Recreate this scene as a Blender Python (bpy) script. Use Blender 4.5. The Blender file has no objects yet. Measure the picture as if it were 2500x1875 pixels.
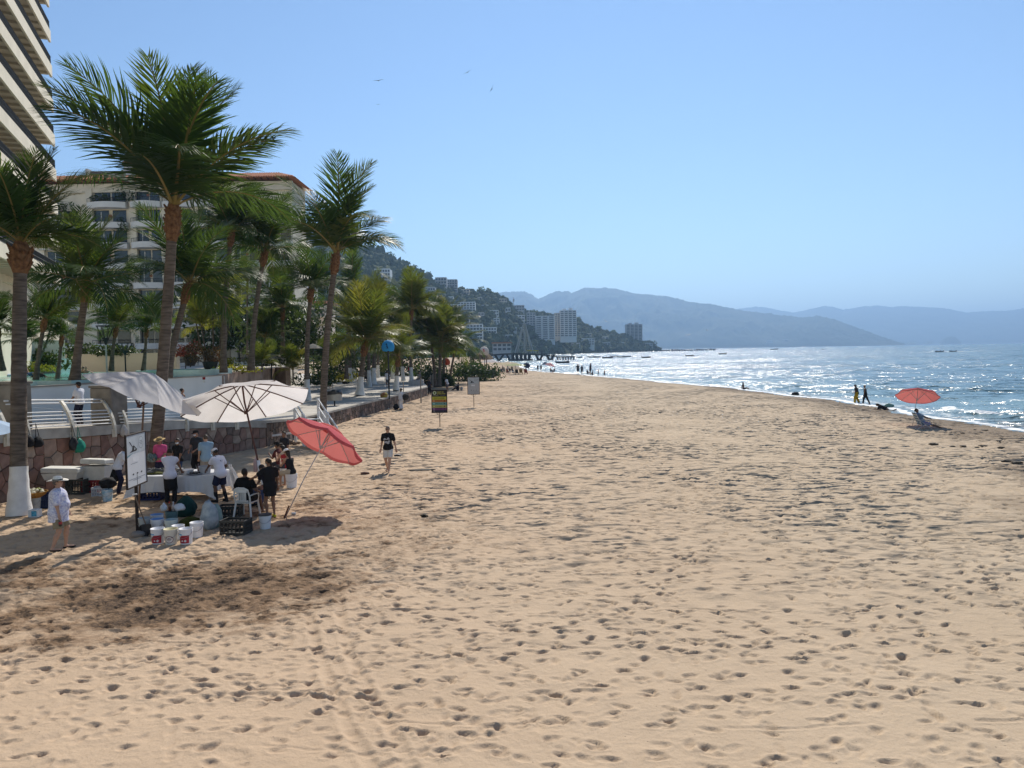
import bpy, math, random
import numpy as np
from mathutils import Matrix, Vector, noise as mnoise
R = math.radians
sc = bpy.context.scene
COL = sc.collection
rng = random.Random(7)
nrng = np.random.default_rng(11)

# ---------------------------------------------------------------- camera, sky, sun, exposure
CAMH, FPX = 4.5, 1878.0
PITCH, ROLL = 2.455, -0.95
cam_d = bpy.data.cameras.new('camera'); cam = bpy.data.objects.new('camera', cam_d); COL.objects.link(cam)
CM = Matrix.Rotation(R(90 - PITCH), 4, 'X') @ Matrix.Rotation(R(ROLL), 4, 'Z')
cam.matrix_world = Matrix.Translation((0, 0, CAMH)) @ CM
cam_d.sensor_width = 36.0; cam_d.lens = 36.0 * FPX / 2500.0
cam_d.clip_start = 0.1; cam_d.clip_end = 90000
sc.camera = cam
SUN_EL, SUN_AZ = 43.0, 9.0            # azimuth measured from +Y towards +X
w = bpy.data.worlds.new('World'); sc.world = w; w.use_nodes = True
nt = w.node_tree; nt.nodes.clear()
sky = nt.nodes.new('ShaderNodeTexSky'); sky.sky_type = 'NISHITA'; sky.sun_disc = False
sky.sun_elevation = R(SUN_EL); sky.sun_rotation = R(SUN_AZ)
sky.altitude = 0; sky.air_density = 1.0; sky.dust_density = 0.0; sky.ozone_density = 3.6
bg = nt.nodes.new('ShaderNodeBackground'); bg.inputs['Strength'].default_value = 0.097
wo = nt.nodes.new('ShaderNodeOutputWorld')
nt.links.new(sky.outputs[0], bg.inputs['Color']); nt.links.new(bg.outputs[0], wo.inputs['Surface'])
sd = bpy.data.lights.new('sun', 'SUN'); sd.energy = 4.7; sd.angle = R(0.53); sd.color = (1.0, 0.93, 0.83)
so = bpy.data.objects.new('sun', sd); COL.objects.link(so)
SUNV = Vector((math.sin(R(SUN_AZ)) * math.cos(R(SUN_EL)), math.cos(R(SUN_AZ)) * math.cos(R(SUN_EL)), math.sin(R(SUN_EL))))
so.rotation_euler = (-SUNV).to_track_quat('-Z', 'Y').to_euler()
so.location = SUNV * 200
vs = sc.view_settings
vs.view_transform = 'Standard'; vs.look = 'None'; vs.exposure = 0.35; vs.gamma = 1.0; vs.use_curve_mapping = False
sc.cycles.max_bounces = 6; sc.cycles.diffuse_bounces = 3; sc.cycles.glossy_bounces = 2
sc.cycles.transmission_bounces = 4; sc.cycles.transparent_max_bounces = 8; sc.cycles.volume_bounces = 0
sc.cycles.use_denoising = True
sc.cycles.sample_clamp_indirect = 6.0
sc.cycles.caustics_reflective = False; sc.cycles.caustics_refractive = False

# ---------------------------------------------------------------- where things stand (metres; +Y away from the camera)
def ray(px, py):
    return (CM.to_3x3() @ Vector(((px - 1250.0) / FPX, -(py - 937.5) / FPX, -1.0)))
def G(px, py, z=0.0):
    d = ray(px, py); t = (z - CAMH) / d.z
    return Vector((d.x * t, d.y * t, z))
def at(px, py, Y):
    d = ray(px, py); t = Y / d.y
    return Vector((d.x * t, Y, CAMH + d.z * t))

# ---------------------------------------------------------------- materials
MATS = {}
def mat(name, col, rough=0.8, spec=0.25, var=0.12, scale=6.0, bump=0.0, bscale=30.0, metal=0.0,
        col2=None, transl=0.0, tcol=None, detail=4.0, stretch=None, sheen=0.0):
    if name in MATS: return MATS[name]
    m = bpy.data.materials.new(name); m.use_nodes = True; MATS[name] = m
    n = m.node_tree.nodes; l = m.node_tree.links; n.clear()
    out = n.new('ShaderNodeOutputMaterial'); p = n.new('ShaderNodeBsdfPrincipled')
    p.inputs['Roughness'].default_value = rough; p.inputs['Metallic'].default_value = metal
    p.inputs['Specular IOR Level'].default_value = spec
    tc = n.new('ShaderNodeTexCoord'); src = tc.outputs['Object']
    if stretch:
        mp = n.new('ShaderNodeMapping'); mp.inputs['Scale'].default_value = stretch
        l.new(src, mp.inputs['Vector']); src = mp.outputs[0]
    nz = n.new('ShaderNodeTexNoise'); nz.inputs['Scale'].default_value = scale; nz.inputs['Detail'].default_value = detail
    l.new(src, nz.inputs['Vector'])
    rp = n.new('ShaderNodeValToRGB'); l.new(nz.outputs['Fac'], rp.inputs['Fac'])
    c = Vector(col[:3]); c2 = Vector(col2[:3]) if col2 else c * (1 + var)
    c1 = c if col2 else c * (1 - var)
    rp.color_ramp.elements[0].position = 0.32; rp.color_ramp.elements[1].position = 0.68
    rp.color_ramp.elements[0].color = (*c1, 1); rp.color_ramp.elements[1].color = (*[min(1, x) for x in c2], 1)
    l.new(rp.outputs['Color'], p.inputs['Base Color'])
    if bump:
        nb = n.new('ShaderNodeTexNoise'); nb.inputs['Scale'].default_value = bscale; nb.inputs['Detail'].default_value = 5
        l.new(src, nb.inputs['Vector'])
        b = n.new('ShaderNodeBump'); b.inputs['Strength'].default_value = bump; b.inputs['Distance'].default_value = 0.02
        l.new(nb.outputs['Fac'], b.inputs['Height']); l.new(b.outputs[0], p.inputs['Normal'])
    if transl:
        t = n.new('ShaderNodeBsdfTranslucent'); mx = n.new('ShaderNodeMixShader'); mx.inputs[0].default_value = transl
        if tcol: t.inputs['Color'].default_value = (*tcol, 1)
        else: l.new(rp.outputs['Color'], t.inputs['Color'])
        l.new(p.outputs[0], mx.inputs[1]); l.new(t.outputs[0], mx.inputs[2]); l.new(mx.outputs[0], out.inputs['Surface'])
    else:
        l.new(p.outputs[0], out.inputs['Surface'])
    return m

# ---------------------------------------------------------------- mesh building
class MB:
    """collects shapes; build() links them as one mesh object"""
    def __init__(s): s.v = []; s.f = []; s.mi = []; s.cur = 0
    def add(s, vs, fs):
        b = len(s.v); s.v.extend([tuple(x) for x in vs])
        for f in fs: s.f.append(tuple(b + i for i in f)); s.mi.append(s.cur)
        return s
    def box(s, c, size, rz=0.0, M=None):
        x, y, z = (d / 2 for d in size)
        vs = [Vector((i * x, j * y, k * z)) for k in (-1, 1) for j in (-1, 1) for i in (-1, 1)]
        if M is None: M = Matrix.Translation(Vector(c)) @ Matrix.Rotation(rz, 4, 'Z')
        vs = [M @ v for v in vs]
        return s.add(vs, [(0, 2, 3, 1), (4, 5, 7, 6), (0, 1, 5, 4), (1, 3, 7, 5), (3, 2, 6, 7), (2, 0, 4, 6)])
    def bbox(s, c, size, rz=0.0, b=0.01):
        """bevelled box"""
        x, y, z = (d / 2 for d in size); b = min(b, x * .6, y * .6, z * .6); vs = []; 
        for (zz, ins) in ((-z, b), (-z + b, 0), (z - b, 0), (z, b)):
            X, Y = x - ins, y - ins
            for (sx, sy, ax) in ((-1, -1, 0), (-1, -1, 1), (1, -1, 1), (1, -1, 0), (1, 1, 0), (1, 1, 1), (-1, 1, 1), (-1, 1, 0)):
                cx, cy = sx * X, sy * Y
                if ax == 0: cy -= sy * b
                else: cx -= sx * b
                vs.append((cx, cy, zz))
        M = Matrix.Translation(Vector(c)) @ Matrix.Rotation(rz, 4, 'Z')
        fs = [tuple(reversed(range(8))), tuple(range(24, 32))]
        for k in range(3):
            for i in range(8):
                j = (i + 1) % 8; fs.append((k * 8 + i, k * 8 + j, k * 8 + 8 + j, k * 8 + 8 + i))
        return s.add([M @ Vector(v) for v in vs], fs)
    def tube(s, pts, rad, n=8, cap=True, flat=None):
        pts = [Vector(p) for p in pts]; m = len(pts)
        if not hasattr(rad, '__len__'): rad = [rad] * m
        vs = []; prev = None
        for i, p in enumerate(pts):
            d = (pts[min(i + 1, m - 1)] - pts[max(i - 1, 0)]);
            d = d.normalized() if d.length > 1e-9 else Vector((0, 0, 1))
            if prev is None:
                a = Vector((1, 0, 0)) if abs(d.x) < .9 else Vector((0, 1, 0)); u = (a - d * a.dot(d)).normalized()
            else:
                u = (prev - d * prev.dot(d)); u = u.normalized() if u.length > 1e-6 else prev
            prev = u; v = d.cross(u)
            fy = flat if flat else 1.0
            for k in range(n):
                a = 2 * math.pi * k / n
                vs.append(p + u * (math.cos(a) * rad[i]) + v * (math.sin(a) * rad[i] * fy))
        fs = []
        for i in range(m - 1):
            for k in range(n):
                j = (k + 1) % n; fs.append((i * n + k, i * n + j, i * n + n + j, i * n + n + k))
        if cap:
            fs.append(tuple(reversed(range(n)))); fs.append(tuple(range((m - 1) * n, m * n)))
        return s.add(vs, fs)
    def lathe(s, prof, n=20, M=None, cap=False):
        M = M or Matrix(); vs = []; m = len(prof)
        for (r, z) in prof:
            for k in range(n):
                a = 2 * math.pi * k / n; vs.append(M @ Vector((r * math.cos(a), r * math.sin(a), z)))
        fs = [(i * n + k, i * n + (k + 1) % n, i * n + n + (k + 1) % n, i * n + n + k) for i in range(m - 1) for k in range(n)]
        if cap: fs.append(tuple(reversed(range(n)))); fs.append(tuple(range((m - 1) * n, m * n)))
        return s.add(vs, fs)
    def prism(s, poly, z0, z1):
        n = len(poly); vs = [(x, y, z0) for x, y in poly] + [(x, y, z1) for x, y in poly]
        return s.add(vs, [tuple(reversed(range(n))), tuple(range(n, 2 * n))] + [(i, (i + 1) % n, n + (i + 1) % n, n + i) for i in range(n)])
    def xf(s, M):
        s.v = [tuple(M @ Vector(v)) for v in s.v]; return s
    def mesh(s, name, mats, smooth=False):
        me = bpy.data.meshes.new(name); me.from_pydata(s.v, [], s.f)
        if not isinstance(mats, (list, tuple)): mats = [mats]
        for m in mats: me.materials.append(m)
        if len(mats) > 1: me.polygons.foreach_set('material_index', s.mi)
        if smooth: me.polygons.foreach_set('use_smooth', [True] * len(me.polygons))
        me.update(); return me
    def build(s, name, mats, parent=None, smooth=False, loc=None, rz=0.0):
        return put(name, s.mesh(name, mats, smooth), parent, loc, rz)
def put(name, me, parent=None, loc=None, rz=0.0):
    o = bpy.data.objects.new(name, me); COL.objects.link(o); o.parent = parent
    if loc is not None: o.location = loc
    if rz: o.rotation_euler = (0, 0, rz)
    return o
def np_mesh(name, V, F, mats, smooth=True, mi=None):
    me = bpy.data.meshes.new(name); V = np.asarray(V, dtype=np.float32); F = np.asarray(F, dtype=np.int32)
    k = F.shape[1]
    me.vertices.add(len(V)); me.vertices.foreach_set('co', V.ravel())
    me.loops.add(F.size); me.loops.foreach_set('vertex_index', F.ravel())
    me.polygons.add(len(F)); me.polygons.foreach_set('loop_start', np.arange(0, F.size, k, dtype=np.int32))
    if not isinstance(mats, (list, tuple)): mats = [mats]
    for m in mats: me.materials.append(m)
    if mi is not None: me.polygons.foreach_set('material_index', np.asarray(mi, dtype=np.int32))
    me.polygons.foreach_set('use_smooth', np.full(len(F), smooth))
    me.update(calc_edges=True); me.validate(); return me
def grid_faces(nr, nc):
    i = np.arange(nr - 1)[:, None] * nc + np.arange(nc - 1)[None, :]
    return np.stack([i, i + 1, i + nc + 1, i + nc], -1).reshape(-1, 4)
def tag(o, label=None, cat=None, group=None, kind=None):
    if label: o['label'] = label
    if cat: o['category'] = cat
    if group: o['group'] = group
    if kind: o['kind'] = kind
    return o
def thing(name, label, cat, loc=(0, 0, 0), rz=0.0, group=None):
    o = bpy.data.objects.new(name, None); COL.objects.link(o); o.empty_display_size = 0.2
    o.location = loc; o.rotation_euler = (0, 0, rz)
    return tag(o, label, cat, group)
def copy_tree(o, parent=None):
    c = o.copy(); COL.objects.link(c); c.parent = parent
    for ch in list(o.children): copy_tree(ch, c)
    return c
def fbm(x, y, sc_=1.0, oct_=4, seed=0.0):
    """smooth value noise on arrays"""
    r = np.zeros_like(x, dtype=np.float64); a = 1.0; t = 0.0
    for o in range(oct_):
        X = x * sc_ + seed * 17.3 + o * 31.7; Y = y * sc_ + seed * 7.9 - o * 11.3
        xi = np.floor(X); yi = np.floor(Y); fx = X - xi; fy = Y - yi
        fx = fx * fx * (3 - 2 * fx); fy = fy * fy * (3 - 2 * fy)
        def h(i, j):
            v = np.sin(i * 127.1 + j * 311.7 + seed * 3.1) * 43758.5453
            return v - np.floor(v)
        n00 = h(xi, yi); n10 = h(xi + 1, yi); n01 = h(xi, yi + 1); n11 = h(xi + 1, yi + 1)
        r += a * ((n00 * (1 - fx) + n10 * fx) * (1 - fy) + (n01 * (1 - fx) + n11 * fx) * fy - .5)
        t += a; a *= .5; sc_ *= 2.03
    return r / t
# ================================================================ the land and the water
WATER = -0.5
SHORE = [(-40, 33), (0, 31), (30, 29.2), (43, 28.7), (53, 28.8), (69, 29.0), (80, 28.3), (91.6, 27.0), (110, 23.4), (135, 17.8),
         (158, 12.8), (192, 4.2), (264, 1.5), (440, -11.0), (620, -24.0), (800, -10.0), (1000, 40.0)]
SY = np.array([p[0] for p in SHORE], float); SX = np.array([p[1] for p in SHORE], float)
def shore_x(y): return np.interp(y, SY, SX)
def shore_d(x, y):
    sl = (shore_x(y + 1.0) - shore_x(y - 1.0)) / 2.0
    return (shore_x(y) + 0.5 * np.sin(y * .21) + .35 * np.sin(y * .53 + 1) - x) / np.sqrt(1 + sl * sl)
def sand_base(x, y):
    d = shore_d(x, y); t = np.clip(d / 6.5, 0, 1); s = t * t * (3 - 2 * t)
    z = np.where(d < 0, WATER + 0.07 * d, WATER + (0.5 + .05 * np.exp(-((d - 8) / 4) ** 2)) * s)
    return z + 0.05 * fbm(x, y, .16, 3, 2.0) * s
def sand_z(x, y): return float(sand_base(np.array([float(x)]), np.array([float(y)]))[0])

def make_sand():
    ys = [6.0]
    while ys[-1] < 1000:
        Y = ys[-1]; ys.append(Y + max(.022, (.42 if Y < 60 else .8) * Y * Y / 3460.0))
    ys = np.array(ys); nr = len(ys); nc = 780
    u = np.linspace(-1, 1, nc)
    half = .80 * ys + 5.0
    XX = u[None, :] * half[:, None] + 0.0
    XX = np.minimum(XX, (shore_x(ys) + 7.0)[:, None] - (1 - u[None, :]) * 0.001)
    YY = np.repeat(ys[:, None], nc, 1)
    Z = sand_base(XX, YY)
    Z += .034 * fbm(XX, YY, 1.3, 3, 5.0) + .020 * fbm(XX, YY, 4.5, 3, 9.0)
    D = np.zeros_like(Z)
    def stamp(x, y, rad, fn):
        r0 = np.searchsorted(ys, y - rad); r1 = np.searchsorted(ys, y + rad) + 1
        r0 = max(r0, 0); r1 = min(r1, nr)
        if r1 - r0 < 1: return
        h = half[(r0 + r1) // 2 if (r0 + r1) // 2 < nr else nr - 1]; hm = half[r0]
        c0 = int(((x - rad) / min(h, hm) + 1) / 2 * (nc - 1)) - 1; c1 = int(((x + rad) / min(h, hm) + 1) / 2 * (nc - 1)) + 3
        c0 = max(0, min(c0, c1 - 4)); c1 = min(nc, c1)
        if c1 <= c0: return
        xs = XX[r0:r1, c0:c1] - x; yy = YY[r0:r1, c0:c1] - y
        fn(D[r0:r1, c0:c1], xs, yy)
    def foot(x, y, ang, L, W, dep):
        ca, sa = math.cos(ang), math.sin(ang)
        tw = rng.uniform(-.25, .25)
        def fn(A, dx, dy):
            a = (dx * ca + dy * sa) / L; b = (-dx * sa + dy * ca) / W
            q = a * a + b * b
            bowl = np.exp(-q ** 3 * 1.1) * (1 + .35 * np.sin(a * 2.6 + tw * 5))
            hb = b + .45; ha = a + 1.0
            rim = np.exp(-((np.sqrt(q) - 1.35) / .35) ** 2) * (.30 + .38 * (a > 0))
            A -= dep * bowl; A += dep * .55 * rim
        stamp(x, y, max(L, W) * 2.2, fn)
    def near_ok(x, y):
        return shore_d(np.array([x]), np.array([y]))[0] > 1.0
    # walking tracks
    for t in range(850):
        y = 5 + 60 * rng.random() ** 1.25; hw = .75 * y + 4
        x = rng.uniform(-hw, min(hw, 27))
        r = rng.random()
        ang = (math.pi / 2 + rng.gauss(-.25, .30)) if r < .45 else (rng.gauss(-.15, .28) if r < .85 else rng.uniform(0, math.pi))
        if rng.random() < .5: ang += math.pi
        side = 1; n = rng.randint(5, 30); shoe = rng.random() < .45
        dp = rng.uniform(.018, .044)
        for k in range(n):
            x += math.cos(ang) * .62; y += math.sin(ang) * .62; ang += rng.gauss(0, .05); side = -side
            if y < 4 or y > 75 or not near_ok(x, y): continue
            fx = x - math.sin(ang) * .11 * side + rng.gauss(0, .03); fy = y + math.cos(ang) * .11 * side + rng.gauss(0, .03)
            far = 1 + max(0, (y - 18)) * .012
            foot(fx, fy, ang + rng.gauss(0, .15), rng.uniform(.095, .135) * far, rng.uniform(.045, .070) * far, dp * rng.uniform(.7, 1.3) * far)
    def fb(x, y): return float(fbm(np.array([x]), np.array([y]), .2, 2, 77.0)[0])
    # scattered scuffs, more of them where people cross
    for t in range(27000):
        y = 6 + 66 * rng.random() ** .62; hw = .75 * y + 4; x = rng.uniform(-hw, min(hw, 27))
        dn = fb(x, y)
        if rng.random() > (.80 + 1.6 * dn) * min(1, max(.34, (y - 7) / 8)): continue
        if not near_ok(x, y): continue
        far = 1 + max(0, (y - 18)) * .014
        if rng.random() < .30:
            foot(x, y, rng.gauss(-.1, .8), rng.uniform(.15, .25), rng.uniform(.09, .14), rng.uniform(.012, .028)); continue
        foot(x, y, rng.gauss(-.1, .7), rng.uniform(.06, .15) * far, rng.uniform(.038, .072) * far, rng.uniform(.012, .04) * far)
    # trampled, clotted sand round the stall
    for t in range(4200):
        x = rng.gauss(-8.0, 4.2); y = rng.gauss(17.5, 3.6)
        if y < 8: continue
        foot(x, y, rng.uniform(0, 3.14), rng.uniform(.05, .14), rng.uniform(.04, .08), rng.uniform(.008, .026))
    # long shallow drag lines
    def groove(pts, wd, dep, rimf=.5):
        pts = [Vector((p[0], p[1])) for p in pts]
        for a, b in zip(pts[:-1], pts[1:]):
            L = (b - a).length; n = max(1, int(L / 3.2)); d = (b - a).normalized()
            for k in range(n):
                c = a + (b - a) * ((k + .5) / n); hl = L / n / 2
                def fn(A, dx, dy):
                    s = dx * d.x + dy * d.y; q = (-dx * d.y + dy * d.x) / wd
                    wgt = np.clip(1.0 - (np.abs(s) - hl) / .10, 0, 1)
                    A -= dep * np.exp(-q ** 4) * wgt; A += dep * rimf * np.exp(-((np.abs(q) - 1.6) / .4) ** 2) * wgt
                stamp(c.x, c.y, hl + wd * 2.2 + .1, fn)
    for t in range(64):
        y = rng.uniform(6, 32); x = rng.uniform(-.55 * y, min(.75 * y, 24)); a = rng.gauss(-.12, .16); L = rng.uniform(.5, 2.6)
        groove([(x, y), (x + L * .5 * math.cos(a), y + L * .5 * math.sin(a)), (x + L * math.cos(a + .1), y + L * math.sin(a + .1))], rng.uniform(.025, .045), rng.uniform(.010, .022))
    # cart tracks
    for P in ([(752, 1500), (775, 1590), (812, 1690), (858, 1790), (920, 1890)], [(822, 1420), (832, 1500), (852, 1600), (900, 1690), (960, 1790), (1010, 1890)]):
        groove([G(*p) for p in P], .075, .026, .55)
    groove([G(940, 1040), G(915, 1065), G(905, 1100)], .12, .03); groove([G(905, 1035), G(880, 1060), G(878, 1095)], .12, .03)
    for P in ([(0, 1810), (160, 1720), (330, 1600)], [(0, 1860), (130, 1800), (260, 1730)], [(1500, 1000), (1560, 985), (1490, 955), (1380, 948)], [(1700, 1260), (1600, 1100), (1740, 1000), (1640, 950)]):
        groove([G(*p) for p in P], .09, .016, .4)
    Z += np.clip(D * np.interp(YY, [8, 20], [.72, 1.0]), -.075, .05)
    # dampness of the sand (a stain with its own shape)
    n1 = fbm(XX, YY, .55, 4, 21.0); n2 = fbm(XX, YY, 2.6, 4, 33.0); n3 = fbm(XX, YY, 9.0, 3, 41.0)
    damp = np.zeros_like(Z)
    for (px, py, rx, ry, s) in ((60, 1440, 3.6, 2.9, 1.0), (330, 1450, 3.4, 2.6, 1.1), (600, 1430, 2.6, 2.2, .9), (860, 1340, 2.6, 2.4, .42), (420, 1240, 7.0, 3.4, .42),
                                (820, 1270, 3.8, 3.4, .45), (130, 1560, 2.3, .9, .75), (800, 1190, 5, 4, .30)):
        c = G(px, py); damp = np.maximum(damp, s * np.exp(-(((XX - c.x) / rx) ** 2 + ((YY - c.y) / ry) ** 2) ** 1.6))
    damp = damp * (.80 + 1.7 * n1 + 1.5 * n2)
    dsh = shore_d(XX, YY)
    wet = np.clip(1.2 - dsh / 7.5 + .5 * n1, 0, 1) * (dsh < 13)
    clot = np.clip((n2 + .5 * n3 - .12) * 6, 0, 1) * np.clip(damp * 1.6, 0, 1)
    wr = np.clip((XX - (11.2 + (YY - 18.3) * .433) + 3 * n1) / 3.0, 0, 1) * np.clip((YY - 13) / 5, 0, 1) * np.clip((54 - YY) / 8, 0, 1) * np.clip(.62 + 1.6 * n1 + 1.6 * n2, 0, 1) * .75
    V = np.stack([XX, YY, Z], -1).reshape(-1, 3)
    me = np_mesh('sand', V, grid_faces(nr, nc), sand_material(), True)
    for nm, A in (('damp', np.clip(damp + .8 * clot, 0, 1.3)), ('wet', np.clip(wet + wr, 0, 1)), ('dent', np.clip(-D * 22, 0, 1))):
        at_ = me.attributes.new(nm, 'FLOAT', 'POINT'); at_.data.foreach_set('value', A.astype(np.float32).ravel())
    o = put('sand', me); tag(o, kind='structure'); return o

def sand_material():
    m = bpy.data.materials.new('beach_sand'); m.use_nodes = True
    n = m.node_tree.nodes; l = m.node_tree.links; n.clear()
    def N(t, **k):
        x = n.new(t)
        for a, b in k.items(): setattr(x, a, b)
        return x
    out = N('ShaderNodeOutputMaterial'); p = N('ShaderNodeBsdfPrincipled'); l.new(p.outputs[0], out.inputs['Surface'])
    geo = N('ShaderNodeNewGeometry'); pos = geo.outputs['Position']
    def noise(s, d=4, rough=.55):
        x = N('ShaderNodeTexNoise'); x.inputs['Scale'].default_value = s; x.inputs['Detail'].default_value = d; x.inputs['Roughness'].default_value = rough
        l.new(pos, x.inputs['Vector']); return x.outputs['Fac']
    def mix(f, a, b):
        x = N('ShaderNodeMix', data_type='RGBA'); 
        if isinstance(f, float): x.inputs['Factor'].default_value = f
        else: l.new(f, x.inputs['Factor'])
        for s, v in ((6, a), (7, b)):
            if isinstance(v, tuple): x.inputs[s].default_value = (*v, 1)
            else: l.new(v, x.inputs[s])
        return x.outputs[2]
    def mrange(v, a, b, c=0., d=1.):
        x = N('ShaderNodeMapRange'); x.inputs[1].default_value = a; x.inputs[2].default_value = b; x.inputs[3].default_value = c; x.inputs[4].default_value = d
        l.new(v, x.inputs[0]); return x.outputs[0]
    def math_(op, a, b):
        x = N('ShaderNodeMath', operation=op)
        for i, v in ((0, a), (1, b)):
            if isinstance(v, float): x.inputs[i].default_value = v
            else: l.new(v, x.inputs[i])
        return x.outputs[0]
    sep = N('ShaderNodeSeparateXYZ'); l.new(pos, sep.inputs[0])
    broad = noise(.12, 3)
    tan = mix(mrange(broad, .35, .65), (.515, .378, .256), (.55, .415, .288))
    grey = mix(mrange(noise(.3, 4), .35, .65), (.49, .388, .270), (.535, .428, .302))
    side = mrange(math_('ADD', sep.outputs[0], math_('MULTIPLY', broad, 6.0)), 0.0, 12.0)
    base = mix(side, tan, grey)
    grain = noise(420, 2, .7); fine = noise(38, 4, .65)
    base = mix(mrange(grain, .30, .70, 0., .30), base, (.30, .21, .135))
    base = mix(mrange(fine, .48, .72, 0., .35), base, (.36, .25, .155))
    da = N('ShaderNodeAttribute', attribute_name='damp'); we = N('ShaderNodeAttribute', attribute_name='wet')
    dm = mrange(math_('ADD', da.outputs['Fac'], math_('MULTIPLY', math_('SUBTRACT', noise(7.0, 5, .65), .5), .9)), .14, .85)
    base = mix(math_('MULTIPLY', dm, .85), base, (.185, .112, .062))
    dk = mrange(math_('ADD', da.outputs['Fac'], math_('MULTIPLY', math_('SUBTRACT', noise(16.0, 4, .6), .5), 1.6)), 1.00, 1.35)
    base = mix(math_('MULTIPLY', dk, .8), base, (.060, .042, .032))
    wm = mrange(math_('ADD', we.outputs['Fac'], math_('MULTIPLY', math_('SUBTRACT', noise(1.4, 5, .6), .5), .9)), .15, .85)
    base = mix(math_('MULTIPLY', wm, .75), base, (.165, .125, .088))
    # dark crumbs: shell grit, weed
    cr = N('ShaderNodeTexVoronoi'); cr.inputs['Scale'].default_value = 5.0; cr.inputs['Randomness'].default_value = 1; l.new(pos, cr.inputs['Vector'])
    base = mix(mrange(cr.outputs['Distance'], .030, .055, .7, 0.), base, (.07, .055, .045))
    l.new(base, p.inputs['Base Color'])
    p.inputs['Roughness'].default_value = .92; p.inputs['Specular IOR Level'].default_value = .12
    # relief: dents where the sand is too far off to be modelled, ripples and grain everywhere
    def voro(s, st):
        mp = N('ShaderNodeMapping'); mp.inputs['Scale'].default_value = st; l.new(pos, mp.inputs['Vector'])
        wv = N('ShaderNodeTexNoise'); wv.inputs['Scale'].default_value = 1.3; l.new(mp.outputs[0], wv.inputs['Vector'])
        ad = N('ShaderNodeVectorMath', operation='ADD'); l.new(mp.outputs[0], ad.inputs[0]); l.new(wv.outputs['Color'], ad.inputs[1])
        v = N('ShaderNodeTexVoronoi'); v.feature = 'SMOOTH_F1'; v.inputs['Scale'].default_value = s; v.inputs['Smoothness'].default_value = .35
        l.new(ad.outputs[0], v.inputs['Vector']); return mrange(v.outputs['Distance'], .08, .50)
    far = mrange(sep.outputs[1], 22., 55., .12, 1.)
    patch = mrange(noise(.22, 3), .35, .60, .35, 1.)
    hsum = math_('MULTIPLY', math_('MULTIPLY', math_('ADD', voro(1.1, (.8, 1, 1)), math_('MULTIPLY', voro(2.3, (.8, 1, 1)), .5)), far), patch)
    hsum = math_('ADD', math_('MULTIPLY', hsum, 1.0), math_('MULTIPLY', noise(11.0, 5, .6), .22))
    hsum = math_('ADD', hsum, math_('MULTIPLY', noise(60.0, 4, .65), .07))
    hsum = math_('ADD', hsum, math_('MULTIPLY', math_('MULTIPLY', dm, noise(9.0, 6, .7)), .55))
    b = N('ShaderNodeBump'); b.inputs['Strength'].default_value = 1.0; b.inputs['Distance'].default_value = .085
    l.new(hsum, b.inputs['Height'])
    # beyond the modelled prints: faces of the trodden sand turned away from the sun
    def lean(s, st, lo, k):
        mp = N('ShaderNodeMapping'); mp.inputs['Scale'].default_value = st; mp.inputs['Rotation'].default_value = (0, 0, -.18); l.new(pos, mp.inputs['Vector'])
        x = N('ShaderNodeTexNoise'); x.inputs['Scale'].default_value = s; x.inputs['Detail'].default_value = 2; l.new(mp.outputs[0], x.inputs['Vector'])
        return mrange(x.outputs['Fac'], lo, lo + .16, 0., k)
    fade = math_('MULTIPLY', math_('MULTIPLY', mrange(sep.outputs[1], 10., 24., .0, 1.), mrange(sep.outputs[1], 70., 200., 1., .35)), mrange(noise(.16, 3), .36, .62, .15, 1.))
    ln = math_('MULTIPLY', math_('ADD', lean(2.4, (.55, 1.15, 1), .505, 1.25), lean(5.0, (.5, 1.15, 1), .515, .9)), fade)
    cmb = N('ShaderNodeCombineXYZ'); l.new(math_('MULTIPLY', ln, -1.0), cmb.inputs[1])
    va = N('ShaderNodeVectorMath', operation='ADD'); l.new(b.outputs[0], va.inputs[0]); l.new(cmb.outputs[0], va.inputs[1])
    vn = N('ShaderNodeVectorMath', operation='NORMALIZE'); l.new(va.outputs[0], vn.inputs[0]); l.new(vn.outputs[0], p.inputs['Normal'])
    return m

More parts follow.
